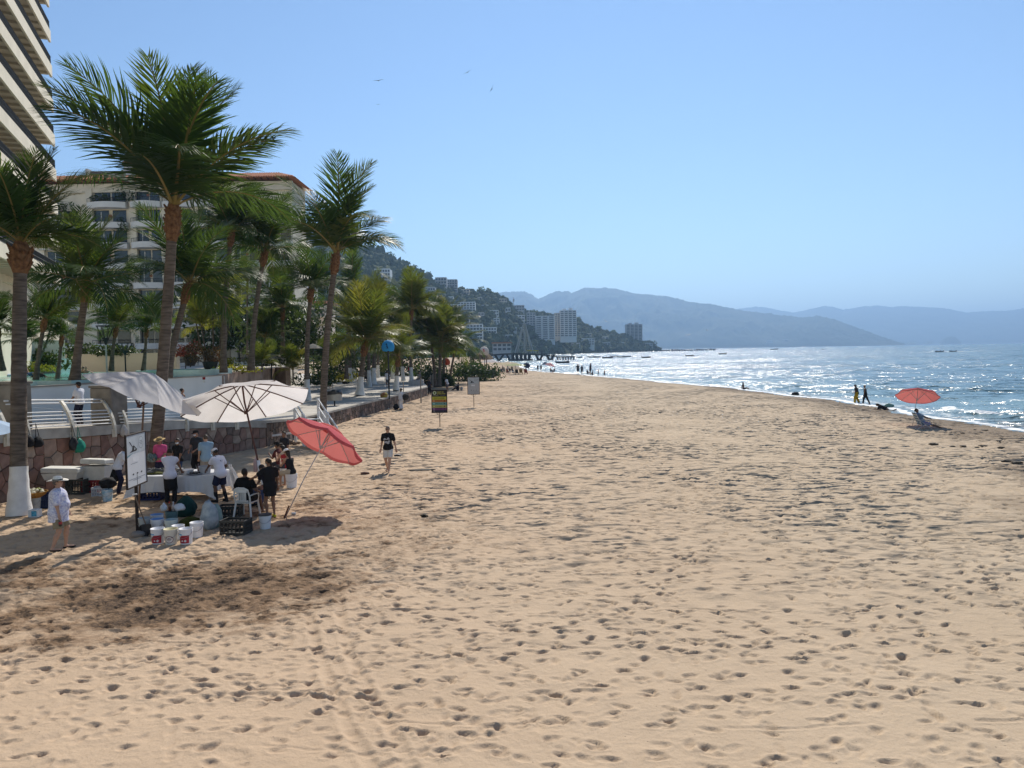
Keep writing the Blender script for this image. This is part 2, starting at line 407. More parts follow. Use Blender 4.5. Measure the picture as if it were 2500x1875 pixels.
# ---------------------------------------------------------------- sea
def sea_material():
    m = bpy.data.materials.new('sea_water'); m.use_nodes = True
    n = m.node_tree.nodes; l = m.node_tree.links; n.clear()
    out = n.new('ShaderNodeOutputMaterial'); p = n.new('ShaderNodeBsdfPrincipled')
    geo = n.new('ShaderNodeNewGeometry'); pos = geo.outputs['Position']
    p.inputs['Roughness'].default_value = .13; p.inputs['IOR'].default_value = 1.33; p.inputs['Specular IOR Level'].default_value = .55
    def noise(s, st=(1, 1, 1), d=3, ro=.5):
        mp = n.new('ShaderNodeMapping'); mp.inputs['Scale'].default_value = st; mp.inputs['Rotation'].default_value = (0, 0, .35); l.new(pos, mp.inputs['Vector'])
        x = n.new('ShaderNodeTexNoise'); x.inputs['Scale'].default_value = s; x.inputs['Detail'].default_value = d; x.inputs['Roughness'].default_value = ro
        l.new(mp.outputs[0], x.inputs['Vector']); return x.outputs['Fac']
    def math_(op, a, b):
        x = n.new('ShaderNodeMath'); x.operation = op
        for i, v in ((0, a), (1, b)):
            if isinstance(v, float): x.inputs[i].default_value = v
            else: l.new(v, x.inputs[i])
        return x.outputs[0]
    def mrange(v, a, b, c=0., d=1.):
        x = n.new('ShaderNodeMapRange'); x.inputs[1].default_value = a; x.inputs[2].default_value = b; x.inputs[3].default_value = c; x.inputs[4].default_value = d
        l.new(v, x.inputs[0]); return x.outputs[0]
    def mix(f, a, b):
        x = n.new('ShaderNodeMix'); x.data_type = 'RGBA'; l.new(f, x.inputs['Factor'])
        for s, v in ((6, a), (7, b)):
            if isinstance(v, tuple): x.inputs[s].default_value = (*v, 1)
            else: l.new(v, x.inputs[s])
        return x.outputs[2]
    sh = n.new('ShaderNodeAttribute'); sh.attribute_name = 'offshore'
    fo = n.new('ShaderNodeAttribute'); fo.attribute_name = 'foam'
    deep = mix(mrange(sh.outputs['Fac'], 0., 40.), (.105, .190, .190), (.038, .100, .122))
    deep = mix(mrange(sh.outputs['Fac'], 0., 5.), (.22, .22, .185), deep)
    deep = mix(mrange(noise(.05), .4, .65), deep, (.045, .120, .145))
    fm = mrange(math_('ADD', fo.outputs['Fac'], math_('MULTIPLY', math_('SUBTRACT', noise(1.7, (1, 1, 1), 6, .65), .5), 1.5)), .42, .72)
    l.new(mix(fm, deep, (.78, .80, .80)), p.inputs['Base Color'])
    rr = mrange(fm, 0., 1., .20, .8); l.new(rr, p.inputs['Roughness'])
    # wave slopes straight from noise vectors (a height bump is lost at this grazing angle)
    def slope(s, st, d, k):
        mp = n.new('ShaderNodeMapping'); mp.inputs['Scale'].default_value = st; mp.inputs['Rotation'].default_value = (0, 0, .35); l.new(pos, mp.inputs['Vector'])
        x = n.new('ShaderNodeTexNoise'); x.inputs['Scale'].default_value = s; x.inputs['Detail'].default_value = d; l.new(mp.outputs[0], x.inputs['Vector'])
        q = n.new('ShaderNodeVectorMath'); q.operation = 'SUBTRACT'; l.new(x.outputs['Color'], q.inputs[0]); q.inputs[1].default_value = (.5, .5, .5)
        r = n.new('ShaderNodeVectorMath'); r.operation = 'MULTIPLY'; l.new(q.outputs[0], r.inputs[0]); r.inputs[1].default_value = (k * .8, k, 0); return r.outputs[0]
    def vadd(a, b):
        r = n.new('ShaderNodeVectorMath'); r.operation = 'ADD'; l.new(a, r.inputs[0])
        if isinstance(b, tuple): r.inputs[1].default_value = b
        else: l.new(b, r.inputs[1])
        return r.outputs[0]
    sv = vadd(slope(.035, (.7, 1.3, 1), 2, .8), slope(.22, (.7, 1.3, 1), 2, 1.5)); sv = vadd(sv, slope(.9, (.75, 1.2, 1), 3, 2.2)); sv = vadd(sv, slope(3.6, (.8, 1.15, 1), 2, 1.7)); sv = vadd(sv, slope(14., (.8, 1.15, 1), 1, .7))
    nn = n.new('ShaderNodeVectorMath'); nn.operation = 'NORMALIZE'; l.new(vadd(sv, geo.outputs['Normal']), nn.inputs[0])
    l.new(nn.outputs[0], p.inputs['Normal'])
    l.new(p.outputs[0], out.inputs['Surface']); return m

def make_sea():
    ys = [30.0]
    while ys[-1] < 15500:
        Y = ys[-1]; ys.append(Y + max(.22, .6 * Y * Y / 3800.0 if Y < 400 else Y * .06))
    ys = np.array(ys); nr = len(ys); nc = 470
    u = np.linspace(0, 1, nc)
    x0 = shore_x(np.minimum(ys, 1000)) - 3.0; x0 = np.where(ys > 400, -.28 * ys + 90, x0); x1 = .80 * ys + 25
    x0 = np.where((ys > 250) & (ys <= 400), np.minimum(x0, -25), x0)
    XX = x0[:, None] + u[None, :] ** 1.25 * (x1 - x0)[:, None]; YY = np.repeat(ys[:, None], nc, 1)
    off = -shore_d(XX, np.minimum(YY, 990.)); amp = np.clip((off - .5) / 14, 0, 1) * np.clip(1.2 - YY / 900, 0, 1)
    Z = WATER + amp * (.20 * fbm(XX * .6, YY, .16, 3, 3.0) + .10 * fbm(XX, YY, .6, 3, 8.0)) * 1.6
    foam = np.clip(1.0 - np.abs(off - .6) / 1.0, 0, 1) * .85
    foam = np.maximum(foam, np.clip(1 - np.abs(off - 2.2) / 2.6, 0, 1) * .50)
    for (o0, y0, y1, hgt, wd, fs) in ((4.4, 34, 66, .34, .75, .95), (7.5, 38, 62, .26, 1.0, .65), (15, 46, 76, .38, 1.3, .75), (21, 70, 95, .22, 1.4, .5), (12, 80, 120, .2, 1.2, .5), (30, 55, 80, .28, 1.6, .45)):
        line = off - o0 - .9 * np.sin(YY * .16) - 1.4 * fbm(XX * 0, YY, .13, 2, o0)
        along = np.clip((YY - y0) / 7, 0, 1) * np.clip((y1 - YY) / 7, 0, 1) * np.clip(.55 + 2.4 * fbm(XX * 0, YY, .22, 2, o0 + 4), 0, 1)
        Z += hgt * along * np.exp(-(line / wd) ** 2)
        foam = np.maximum(foam, fs * along * np.exp(-((line + .35 * wd) / (wd * .7)) ** 2))
    foam *= np.clip(1.3 - YY / 420, 0, 1)
    wk = np.exp(-((YY - 482 - .05 * (XX - 260)) / 13.0) ** 2) * ((XX > 262) & (XX < 345)) * np.clip((345 - XX) / 60, .15, 1) * .95
    foam = np.maximum(foam, wk)
    me = np_mesh('sea', np.stack([XX, YY, Z], -1).reshape(-1, 3), grid_faces(nr, nc), sea_material(), True)
    for nm, A in (('offshore', off), ('foam', foam)):
        a_ = me.attributes.new(nm, 'FLOAT', 'POINT'); a_.data.foreach_set('value', A.astype(np.float32).ravel())
    return tag(put('sea', me), kind='structure')

# ---------------------------------------------------------------- hills and far mountains
def hor(px): return 857.0 - (px - 1250) * math.tan(R(-ROLL))
def ridge_mesh(name, shore, ridge, rows, cols, rough, mats, back=.6, seed=1.0, ridged=True, jag=0.0):
    """shore: (px, depth); ridge: (px, skyline py, depth)"""
    p0, p1 = ridge[0][0], ridge[-1][0]; px = np.linspace(p0, p1, cols)
    ys = np.interp(px, [s[0] for s in shore], [s[1] for s in shore])
    yr = np.interp(px, [r[0] for r in ridge], [r[2] for r in ridge]); py = np.interp(px, [r[0] for r in ridge], [r[1] for r in ridge])
    hr = 857.0 - (px - 1250) * math.tan(R(-ROLL)); zr = CAMH + (hr - py) / FPX * yr
    t = np.concatenate([np.linspace(-.02, 1, rows), 1 + back * np.linspace(.05, 1, rows // 3)])
    T = t[:, None]; Y = ys[None, :] + (yr - ys)[None, :] * T
    X = (px[None, :] - 1250) / FPX * (ys[None, :] * .5 + Y * .5) * 1.0
    X = (px[None, :] - 1250) / FPX * Y
    prof = np.where(T <= 1, np.clip(T, 0, 1) ** .82, np.clip(1 - (T - 1) / back, 0, 1) ** 1.2)
    s = 1.0 / (yr.mean() * .05)
    nz = fbm(X, Y, s, 5, seed); rd = (1 - np.abs(nz) * 3.2) if ridged else nz
    Z = zr[None, :] * (prof + rough * (rd - (.55 if ridged else 0)) * np.clip(T, 0, 1) * np.clip(1.02 - np.clip(T, 0, 1), 0, 1) * 3.0)
    Z = np.where(T < 0, -3.0, Z)
    Z = np.maximum(Z, -3.0)
    if jag: Z += jag * np.abs(fbm(X, Y, s * 14, 3, seed + 2)) * np.clip(T * 3, 0, 1)
    return np_mesh(name, np.stack([X, Y, Z], -1).reshape(-1, 3), grid_faces(len(t), cols), mats, True), (X, Y, Z)

M_far = mat('far_forest', (.040, .060, .035), .95, .05, .4, .004, col2=(.075, .085, .05))
M_hill = mat('hill_scrub', (.035, .055, .022), .95, .05, .4, .03, col2=(.085, .095, .045))
def z8(x, y): return (1250 + x / 1.77, 680 + y / 1.77)
def make_mountains():
    pr = [(-420, 190), (-300, 130), (-160, 85), (-40, 62), (60, 58), (120, 92), (160, 72), (200, 57), (225, 63), (245, 58), (262, 66), (320, 42), (360, 46), (440, 45), (500, 60), (560, 68), (640, 78), (700, 85), (760, 100), (810, 112), (860, 112),
          (930, 128), (1000, 142), (1120, 155), (1250, 170), (1330, 165), (1400, 180), (1450, 200), (1500, 218), (1560, 240), (1620, 262), (1680, 282), (1700, 287)]
    r = [(*z8(*p), 8000 - i * 45) for i, p in enumerate(pr)]
    me, _ = ridge_mesh('mountain_range', [(1000, 6300), (1700, 6000), (2250, 6300)], r, 60, 420, .26, M_far, seed=3.0, jag=42)
    tag(put('mountain_range', me), kind='structure')
    pr = [(600, 150), (800, 140), (900, 135), (980, 133), (1050, 124), (1100, 127), (1160, 140), (1215, 150), (1290, 135), (1355, 119), (1390, 124), (1430, 137), (1510, 124), (1590, 119), (1640, 126), (1700, 121), (1780, 126), (1870, 130), (1920, 140), (1960, 150), (2060, 142), (2140, 140), (2212, 131), (2400, 130), (2700, 150)]
    r = [(*z8(*p), 12000) for p in pr]
    me, _ = ridge_mesh('mountain_range', [(1500, 9500), (2800, 10200)], r, 50, 420, .14, M_far, seed=5.0, jag=46)
    tag(put('mountain_range', me), kind='structure')
    for (a, b, c, yt) in ((1848, 1945, 1895, 249), (1782, 1822, 1800, 268), (1706, 1750, 1728, 272)):
        pr = [(a, 281), (a + (c - a) * .25, 281 - (281 - yt) * .55), (c - (c - a) * .35, yt + 4), (c, yt), (c + (b - c) * .4, yt + 4), (c + (b - c) * .75, 281 - (281 - yt) * .5), (b, 281)]
        r = [(*z8(*p), 8400) for p in pr]
        me, _ = ridge_mesh('rock_island', [(1500, 8250), (2800, 8250)], r, 14, 50, .05, M_far, seed=7.0, jag=8)
        tag(put('rock_island', me), kind='structure')
HILL_SHORE = [(300, 400), (600, 430), (900, 520), (1100, 640), (1200, 760), (1307, 950), (1421, 1095), (1606, 1420), (1640, 1440)]
HILL_RIDGE = [(300, 760, 820), (450, 660, 850), (600, 590, 900), (760, 580, 930), (842, 598, 950), (880, 602, 960), (927, 615, 980), (975, 642, 990), (1017, 665, 1000), (1073, 697, 1040), (1130, 715, 1080), (1170, 722, 1100), (1198, 722, 1120), (1232, 736, 1150), (1254, 758, 1200),
              (1300, 768, 1250), (1350, 772, 1290), (1390, 778, 1310), (1407, 782, 1320), (1431, 796, 1340), (1461, 808, 1360), (1490, 814, 1380), (1512, 824, 1400), (1527, 820, 1410), (1568, 839, 1430), (1590, 840, 1440), (1602, 853, 1450), (1610, 860, 1455)]
def make_hill():
    global HX, HY, HZ
    me, (HX, HY, HZ) = ridge_mesh('hill', HILL_SHORE, HILL_RIDGE, 110, 300, .05, M_hill, seed=11.0, jag=5.0)
    tag(put('hill', me), kind='structure')
    # low rocks off the point
    mb = MB(); 
    for (a, b, py, Y, h) in ((1600, 1690, 857, 1430, 2.2), (1640, 1668, 855, 1425, 3.0), (1694, 1745, 856, 1500, 2.6)):
        A = at(a, py, Y); B = at(b, py, Y); n = 16
        for k in range(n):
            c = A.lerp(B, (k + .5) / n); hh = h * rng.uniform(.4, 1.2); w_ = (B.x - A.x) / n * 1.4
            mb.lathe([(w_, -2.5), (w_ * .9, WATER + hh * .4), (w_ * .5, WATER + hh), (0.01, WATER + hh * 1.1)], 7, Matrix.Translation((c.x, c.y + rng.uniform(-6, 6), 0)) @ Matrix.Rotation(rng.random() * 6, 4, 'Z'))
    tag(mb.build('reef_rocks', mat('reef', (.05, .05, .045), .9, .2, .3, .2)), 'low dark rocks breaking the water beyond the point', 'rocks', kind='stuff')
def make_haze():
    m = bpy.data.materials.new('sea_haze'); m.use_nodes = True; n = m.node_tree.nodes; l = m.node_tree.links; n.clear()
    out = n.new('ShaderNodeOutputMaterial'); v = n.new('ShaderNodeVolumePrincipled')
    v.inputs['Color'].default_value = (.34, .55, .86, 1); v.inputs["Density"].default_value = 1.5e-4; v.inputs['Anisotropy'].default_value = .45
    l.new(v.outputs[0], out.inputs['Volume'])
    mb = MB(); mb.box((0, 8400, 345), (36000, 17000, 700))
    o = mb.build('haze', m); tag(o, kind='stuff'); return o

make_sand(); make_sea(); make_mountains(); make_hill(); make_haze()
# ================================================================ promenade, walls, pool terrace, buildings
M_conc = mat('promenade_concrete', (.40, .37, .33), .9, .2, .12, .7, bump=.25, bscale=9, col2=(.50, .47, .42))
M_band = mat('wall_cap_concrete', (.27, .25, .22), .9, .2, .3, 1.4, bump=.4, bscale=8, col2=(.47, .44, .39), detail=8)
M_mort = mat('wall_mortar', (.33, .27, .22), .95, .1, .2, 3, bump=.5, bscale=20)
M_white = mat('white_paint', (.74, .74, .73), .6, .3, .06, 3, bump=.05)
M_cream = mat('cream_stucco', (.66, .60, .48), .9, .15, .07, .8, bump=.1, bscale=14, col2=(.75, .68, .55))
M_creamd = mat('beige_stucco', (.58, .53, .43), .9, .15, .08, .8, col2=(.58, .52, .41))
M_wstucco = mat('white_stucco', (.66, .65, .62), .9, .15, .07, .6, col2=(.76, .75, .72))
M_glass = mat('dark_window_glass', (.020, .025, .030), .12, .6, .4, .7)
M_rail = mat('black_iron', (.022, .024, .027), .6, .4, .2, 5)
M_stones = [mat('wall_stone_%d' % i, c, .92, .12, .22, 4, bump=.5, bscale=12) for i, c in enumerate(
    [(.25, .145, .112), (.20, .12, .095), (.28, .178, .14), (.22, .162, .132), (.30, .21, .165), (.16, .12, .10), (.34, .26, .205)])]
M_dstones = [mat('dark_wall_stone_%d' % i, c, .92, .12, .22, 4, bump=.5, bscale=12) for i, c in enumerate(
    [(.15, .11, .085), (.11, .085, .068), (.19, .14, .11), (.13, .105, .085)])]

WALL = [G(-190, 1290), G(-60, 1246), G(12, 1227), G(110, 1203), G(200, 1183), G(330, 1152), G(458, 1124), G(575, 1103), G(650, 1091), G(735, 1064), G(810, 1040), G(870, 1021), G(936, 1002), G(1000, 980), G(1044, 966), Vector((-10.6, 92, 0)), Vector((-13.5, 118, 0)), Vector((-16, 150, 0))]
WTOP = [2.35, 2.3, 2.22, 2.15, 2.05, 1.9, 1.72, 1.5, 1.28, 1.0, .95, .95, .95, .95, .95, .9, .85, .8]
def prom_z(y):
    ys = [p.y for p in WALL]; return float(np.interp(y, ys, WTOP)) - .02
def wall_x(y):
    return float(np.interp(y, [p.y for p in WALL], [p.x for p in WALL]))
# pavement: a sheet that falls with the ramp
mb = MB(); nn = len(WALL)
offs = [0.34, 2.0, 4.5, 8.0, 12.0, 30.0, 60.0]
vs = []
for i, p in enumerate(WALL):
    a = WALL[max(i - 1, 0)]; b = WALL[min(i + 1, nn - 1)]; d = (b - a).normalized(); nrm = Vector((-d.y, d.x, 0))
    for o in offs: vs.append((p.x + nrm.x * o * (1 if o < 10 else .8), p.y + nrm.y * o * (1 if o < 5 else .7), WTOP[i] - .03))
k = len(offs)
mb.add(vs, [(i * k + j, i * k + k + j, i * k + k + j + 1, i * k + j + 1) for i in range(nn - 1) for j in range(k - 1)])
prom = tag(mb.build('promenade', M_conc), kind='structure')
# pavement joints (shallow dark strips set in the sheet)
M_joint = mat('pavement_joint', (.16, .145, .13), .95, .1, .2, 5)
def wall_pt(s):
    """point, normal, top height at arc length s"""
    for i in range(nn - 1):
        L = (WALL[i + 1] - WALL[i]).length
        if s <= L or i == nn - 2:
            t = s / L; p = WALL[i].lerp(WALL[i + 1], t); d = (WALL[i + 1] - WALL[i]).normalized()
            return p, Vector((-d.y, d.x, 0)), d, WTOP[i] + (WTOP[i + 1] - WTOP[i]) * t
        s -= L
WLEN = sum((WALL[i + 1] - WALL[i]).length for i in range(nn - 1))
# sea wall: backing, stones and a concrete cap
sw = thing('sea_wall', 'reddish stone retaining wall with pale concrete cap along the promenade', 'wall', (0, 0, 0))
mb = MB(); mc = MB(); mback = []
for i in range(nn - 1):
    a, b = WALL[i], WALL[i + 1]; d = (b - a).normalized(); n_ = Vector((-d.y, d.x, 0)); za, zb = WTOP[i], WTOP[i + 1]
    near = i < 8
    ch = .34 if near else .12
    q = [a + n_ * .06, b + n_ * .06, b + n_ * .40, a + n_ * .40]
    mb.add([(p.x, p.y, -.8) for p in q] + [(q[j].x, q[j].y, (za, zb, zb, za)[j] - ch) for j in range(4)], [(3, 2, 1, 0), (4, 5, 6, 7), (0, 1, 5, 4), (1, 2, 6, 5), (2, 3, 7, 6), (3, 0, 4, 7)])
    fr = -.06 if near else -.03
    q = [a + n_ * fr, b + n_ * fr, b + n_ * .42, a + n_ * .42]
    mc.add([(q[j].x, q[j].y, (za, zb, zb, za)[j] - ch + .002) for j in range(4)] + [(q[j].x, q[j].y, (za, zb, zb, za)[j]) for j in range(4)], [(3, 2, 1, 0), (4, 5, 6, 7), (0, 1, 5, 4), (1, 2, 6, 5), (2, 3, 7, 6), (3, 0, 4, 7)])
mb.build('backing', M_mort, sw); mc.build('concrete_cap', M_band, sw)
# irregular stones: relaxed cells over the wall face, each one its own part
def stone_cells(w_, h_, n, seed):
    r = np.random.default_rng(seed); pts = r.random((n, 2)) * (w_, h_)
    for it in range(6):
        g = r.random((4000, 2)) * (w_, h_); ow = ((g[:, None] - pts[None]) ** 2).sum(-1).argmin(1)
        for k_ in range(n):
            s_ = g[ow == k_]
            if len(s_): pts[k_] = s_.mean(0)
    cells = []
    for k_ in range(n):
        poly = [(0, 0), (w_, 0), (w_, h_), (0, h_)]
        for m_ in range(n):
            if m_ == k_: continue
            mid = (pts[k_] + pts[m_]) / 2; dv = pts[m_] - pts[k_]
            if (dv ** 2).sum() > 3.0: continue
            out = []
            for u in range(len(poly)):
                A, B = poly[u], poly[(u + 1) % len(poly)]
                da = (A[0] - mid[0]) * dv[0] + (A[1] - mid[1]) * dv[1]; db = (B[0] - mid[0]) * dv[0] + (B[1] - mid[1]) * dv[1]
                if da <= 0: out.append(A)
                if da * db < 0:
                    t = da / (da - db); out.append((A[0] + (B[0] - A[0]) * t, A[1] + (B[1] - A[1]) * t))
            poly = out
            if len(poly) < 3: break
        if len(poly) >= 3: cells.append((pts[k_], poly))
    return cells
def stone_mesh(c, poly, gap, dep):
    n = len(poly); ins = lambda f: [((p[0] - c[0]) * f, (p[1] - c[1]) * f) for p in poly]
    sz = max(math.hypot(p[0] - c[0], p[1] - c[1]) for p in poly); f1 = max(.5, 1 - gap / sz); f2 = max(.4, 1 - (gap + .02) / sz)
    v = [(x, 0, z) for x, z in ins(f1)] + [(x, -dep, z) for x, z in ins(f2)]
    return v, [tuple(range(n, 2 * n))] + [(i, (i + 1) % n, n + (i + 1) % n, n + i) for i in range(n)]
def add_stones(parent, s0, s1, ch, per, mats, seed, zlow=0.0, stuff=False, size=.40):
    s = s0; bi = 0; big = MB()
    while s < s1 - .3:
        L = min(per, s1 - s); p, n_, d, zt = wall_pt(s); p2, _, d2, zt2 = wall_pt(s + L)
        h = max(.25, (zt + zt2) / 2 - ch - zlow); n = max(4, int(L * h / (size * size)))
        dd = (p2 - p).normalized(); nl = Vector((-dd.y, dd.x, 0)); Ltrue = (p2 - p).length
        for (c, poly) in stone_cells(Ltrue, h, n, seed + bi):
            v, f = stone_mesh(c, poly, .012, rng.uniform(.062, .085))
            z_sc = lambda X: ((zt + (zt2 - zt) * X / Ltrue) - ch - zlow) / h
            org = p + dd * c[0]; 
            if stuff:
                big.cur = rng.randrange(len(mats)); big.add([tuple(org + dd * x - nl * (y_ * -1) * 1.0 + nl * .065 + Vector((0, 0, zlow + (c[1] + z) * z_sc(c[0])))) for x, y_, z in v], f)
            else:
                m = MB(); m.add([(x, y_, z * z_sc(c[0])) for x, y_, z in v], f)
                o = m.build('stone', rng.choice(mats), parent)
                o.location = org + nl * .065 + Vector((0, 0, zlow + c[1] * z_sc(c[0]))); o.rotation_euler = (0, 0, math.atan2(dd.y, dd.x))
        s += L; bi += 1
    if stuff and big.v: tag(big.build('stonework', mats, parent), kind='stuff')
s_a = sum((WALL[i + 1] - WALL[i]).length for i in range(2)) - .9; s_b = sum((WALL[i + 1] - WALL[i]).length for i in range(8))
s_c = sum((WALL[i + 1] - WALL[i]).length for i in range(14))
add_stones(sw, s_a, s_b, .34, 2.6, M_stones, 50, -.05, size=.44)
add_stones(sw, s_b + .1, s_c, .12, 4.0, M_dstones + M_stones[3:6], 90, -.06, stuff=True, size=.33)

# ---------------------------------------------------------------- railing along the ramp
M_rpost = mat('cream_painted_steel', (.60, .56, .47), .5, .4, .12, 4)
def post_spot(px):
    """arc length on the wall whose top falls at column px"""
    best = min(((abs((p.x / p.y) - ray(px, 1020).x / ray(px, 1020).y), s) for s in np.linspace(0, s_b + 2, 700) for p in [wall_pt(s)[0]]), key=lambda t: t[0]); return best[1]
rail_px = [-70, 8, 62, 172, 274, 304, 452, 516, 575]
rl = thing('promenade_railing', 'white tubular railing with curved cream posts on the stone wall', 'railing')
def tilt(p, n_, zt, o, z): return p + n_ * (o) + Vector((0, 0, zt + z))
def rpost(s):
    p, n_, d, zt = wall_pt(s); m = MB()
    prof = [(-.115, -.42), (-.14, -.2), (-.13, 0.0), (-.06, .28), (.06, .55), (.20, .78), (.34, .95)]
    for q in range(len(prof) - 1):
        (o0, z0), (o1, z1) = prof[q], prof[q + 1]; wd = .055
        def c(o, z, sd, th): return p + n_ * (o + th) + d * (wd * sd) + Vector((0, 0, zt + z))
        vv = [c(o0, z0, -1, 0), c(o0, z0, 1, 0), c(o0, z0, 1, .10), c(o0, z0, -1, .10), c(o1, z1, -1, 0), c(o1, z1, 1, 0), c(o1, z1, 1, .10), c(o1, z1, -1, .10)]
        m.add(vv, [(3, 2, 1, 0), (4, 5, 6, 7), (0, 1, 5, 4), (1, 2, 6, 5), (2, 3, 7, 6), (3, 0, 4, 7)])
    o = m.build('post', M_rpost, rl)
    b = MB(); M = Matrix.Translation(p + n_ * -.075 + Vector((0, 0, zt - .30))) @ Matrix.Rotation(math.atan2(d.y, d.x), 4, 'Z'); b.box((0, 0, 0), (.24, .03, .30), M=M); b.build('base_plate', M_rpost, o)
ss = [post_spot(x) for x in rail_px]
for s in ss: rpost(s)
spans = [(ss[0], ss[1]), (ss[1] + .5, ss[4]), (ss[5] - .3, ss[7] + .9)]
for a, b in spans:
    for (o, z, r) in ((.36, .97, .030), (.30, .86, .024), (.10, .56, .020), (.02, .44, .020), (-.03, .32, .020), (-.07, .20, .020), (-.09, .08, .020)):
        n = 6; pts = []
        for q in range(n + 1):
            p, n_, d, zt = wall_pt(a + (b - a) * q / n); pts.append(p + n_ * (o + .05) + Vector((0, 0, zt + z)))
        MB().tube(pts, r, 8).build('rail', M_white, rl, smooth=True)
# square concrete piers that break the railing
for (px0, px1, wtop) in ((2, 57, 938), (236, 298, 946)):
    s = post_spot((px0 + px1) / 2); p, n_, d, zt = wall_pt(s); Yc = p.y + .75; c = Vector((at((px0 + px1) / 2, 1000, Yc).x, Yc, 0)); wd = (px1 - px0) / FPX * Yc * .95; zt2 = at((px0 + px1) / 2, wtop, Yc).z
    m = MB(); m.bbox((0, 0, (zt2 - zt + .03) / 2), (wd, .9, zt2 - zt + .03), 0, .03); m.bbox((0, 0, zt2 - zt + .075), (wd + .08, .98, .09), 0, .02)
    o = m.build('concrete_pier', mat('pier_concrete', (.16, .145, .125), .95, .1, .3, 2.5, bump=.4, bscale=10, col2=(.26, .235, .2)), None, loc=(c.x, c.y, zt - .03), rz=math.atan2(d.y, d.x))
    tag(o, 'weathered grey concrete pier in the railing ' + ('behind the whitewashed palm' if px0 < 100 else 'beside the white market umbrella'), 'pier', 'concrete piers of the railing')
# inner railing on the far side of the promenade
rl2 = thing('handrail', 'plain white handrail on the pool side of the ramp', 'railing')
A = at(-40, 985, 31.2); B = at(245, 1008, 33.5)
for z in (0, -.22, -.42, -.62):
    MB().tube([A + Vector((0, 0, z)), B + Vector((0, 0, z))], .022, 6).build('rail', M_white, rl2)
for t in (.05, .35, .66, .97):
    p = A.lerp(B, t); z0 = prom_z(p.y); MB().tube([(p.x, p.y, z0 - .1), (p.x, p.y, p.z)], .03, 6).build('post', M_rpost, rl2)

# ---------------------------------------------------------------- wooden beach stairs
M_wood_w = mat('white_painted_wood', (.70, .70, .70), .7, .2, .1, 8)
st = thing('beach_stairs', 'white painted wooden stairs with handrails from promenade down to sand', 'stairs', (0, 0, 0))
T0 = at(686, 1010, 40.2); T0.z = 1.20                      # top landing, near rail side
Bm = G(750, 1097); Bm.z = 0.0
tp = Vector((G(672, 1045, 1.2).x + .2, 39.3, 1.22)); bt = Vector((-8.9, 36.3, 0.02))
dv = (bt - tp); dh = Vector((dv.x, dv.y, 0)).normalized(); sd = Vector((-dh.y, dh.x, 0))
for s_ in (-.6, .6):
    a = tp + sd * s_; b = bt + sd * s_
    m = MB(); M = Matrix.Translation((a + b) / 2) @ (b - a).to_track_quat('X', 'Z').to_matrix().to_4x4(); m.box((0, 0, 0), ((b - a).length + .2, .06, .22), M=M); m.build('stringer', M_wood_w, st)
    for hz in (.55, .95):
        m = MB(); M = Matrix.Translation((a + b) / 2 + Vector((0, 0, hz))) @ (b - a).to_track_quat('X', 'Z').to_matrix().to_4x4(); m.box((0, 0, 0), ((b - a).length + .1, .05, .09), M=M); m.build('handrail', M_wood_w, st)
    for t in (0.0, .5):
        p = a.lerp(b, t); m = MB(); m.bbox((p.x, p.y, (p.z + 1.0) / 2 - .05), (.13, .13, p.z + 1.1), 0, .01); m.build('post', M_wood_w, st)
for i in range(7):
    t = (i + .5) / 7; p = tp.lerp(bt, t); m = MB(); m.box((0, 0, 0), (1.14, .28, .045)); o = m.build('tread', M_wood_w, st); o.location = p + Vector((0, 0, .06)); o.rotation_euler = (0, 0, math.atan2(sd.y, sd.x))
pA = G(579, 1092) ; m = MB(); m.bbox((pA.x, pA.y - .25, .95), (.16, .16, 2.1), 0, .01); m.build('post', M_wood_w, st)
for z0 in (.38, 1.25):
    a = Vector((pA.x, pA.y - .25, z0)); b = tp + sd * -.6; b = Vector((b.x, b.y, z0 + .15)); m = MB(); M = Matrix.Translation((a + b) / 2) @ (b - a).to_track_quat('X', 'Z').to_matrix().to_4x4(); m.box((0, 0, 0), ((b - a).length - .16, .05, .09), M=M); m.build('cross_bar', M_wood_w, st)

# ---------------------------------------------------------------- pool terrace
PT = [G(-200, 958, 3.3), G(58, 944, 3.3), G(174, 938, 3.3), G(300, 929.5, 3.3), G(414, 922, 3.3), G(542, 915, 3.3)]
tw = thing('pool_terrace_wall', 'long plain white wall holding up the hotel pool terrace', 'wall')
mb = MB(); mcp = MB()
for a, b in zip(PT[:-1], PT[1:]):
    d = (b - a).normalized(); n_ = Vector((-d.y, d.x, 0)); q = [a, b, b + n_ * .4, a + n_ * .4]
    mb.add([(p.x, p.y, -.2) for p in q] + [(p.x, p.y, 3.24) for p in q], [(3, 2, 1, 0), (4, 5, 6, 7), (0, 1, 5, 4), (1, 2, 6, 5), (2, 3, 7, 6), (3, 0, 4, 7)])
    q = [a - n_ * .06, b - n_ * .06, b + n_ * .5, a + n_ * .5]
    mcp.add([(p.x, p.y, 3.242) for p in q] + [(p.x, p.y, 3.30) for p in q], [(3, 2, 1, 0), (4, 5, 6, 7), (0, 1, 5, 4), (1, 2, 6, 5), (2, 3, 7, 6), (3, 0, 4, 7)])
mb.build('wall_face', M_wstucco, tw); mcp.build('coping', mat('coping_stone', (.33, .30, .26), .9, .15, .15, 2), tw)
m = MB(); nm = at(499, 927, 46.2); m.box((nm.x, nm.y - .05, nm.z), (.20, .02, .34)); m.build('safety_notice', mat('notice_white', (.8, .8, .8)), tw, )
m = MB(); m.box((nm.x, nm.y - .065, nm.z + .08), (.17, .01, .15)); m.build('notice_panel', mat('notice_red', (.55, .03, .03), var=.5, scale=14, col2=(.1, .02, .02)), tw)
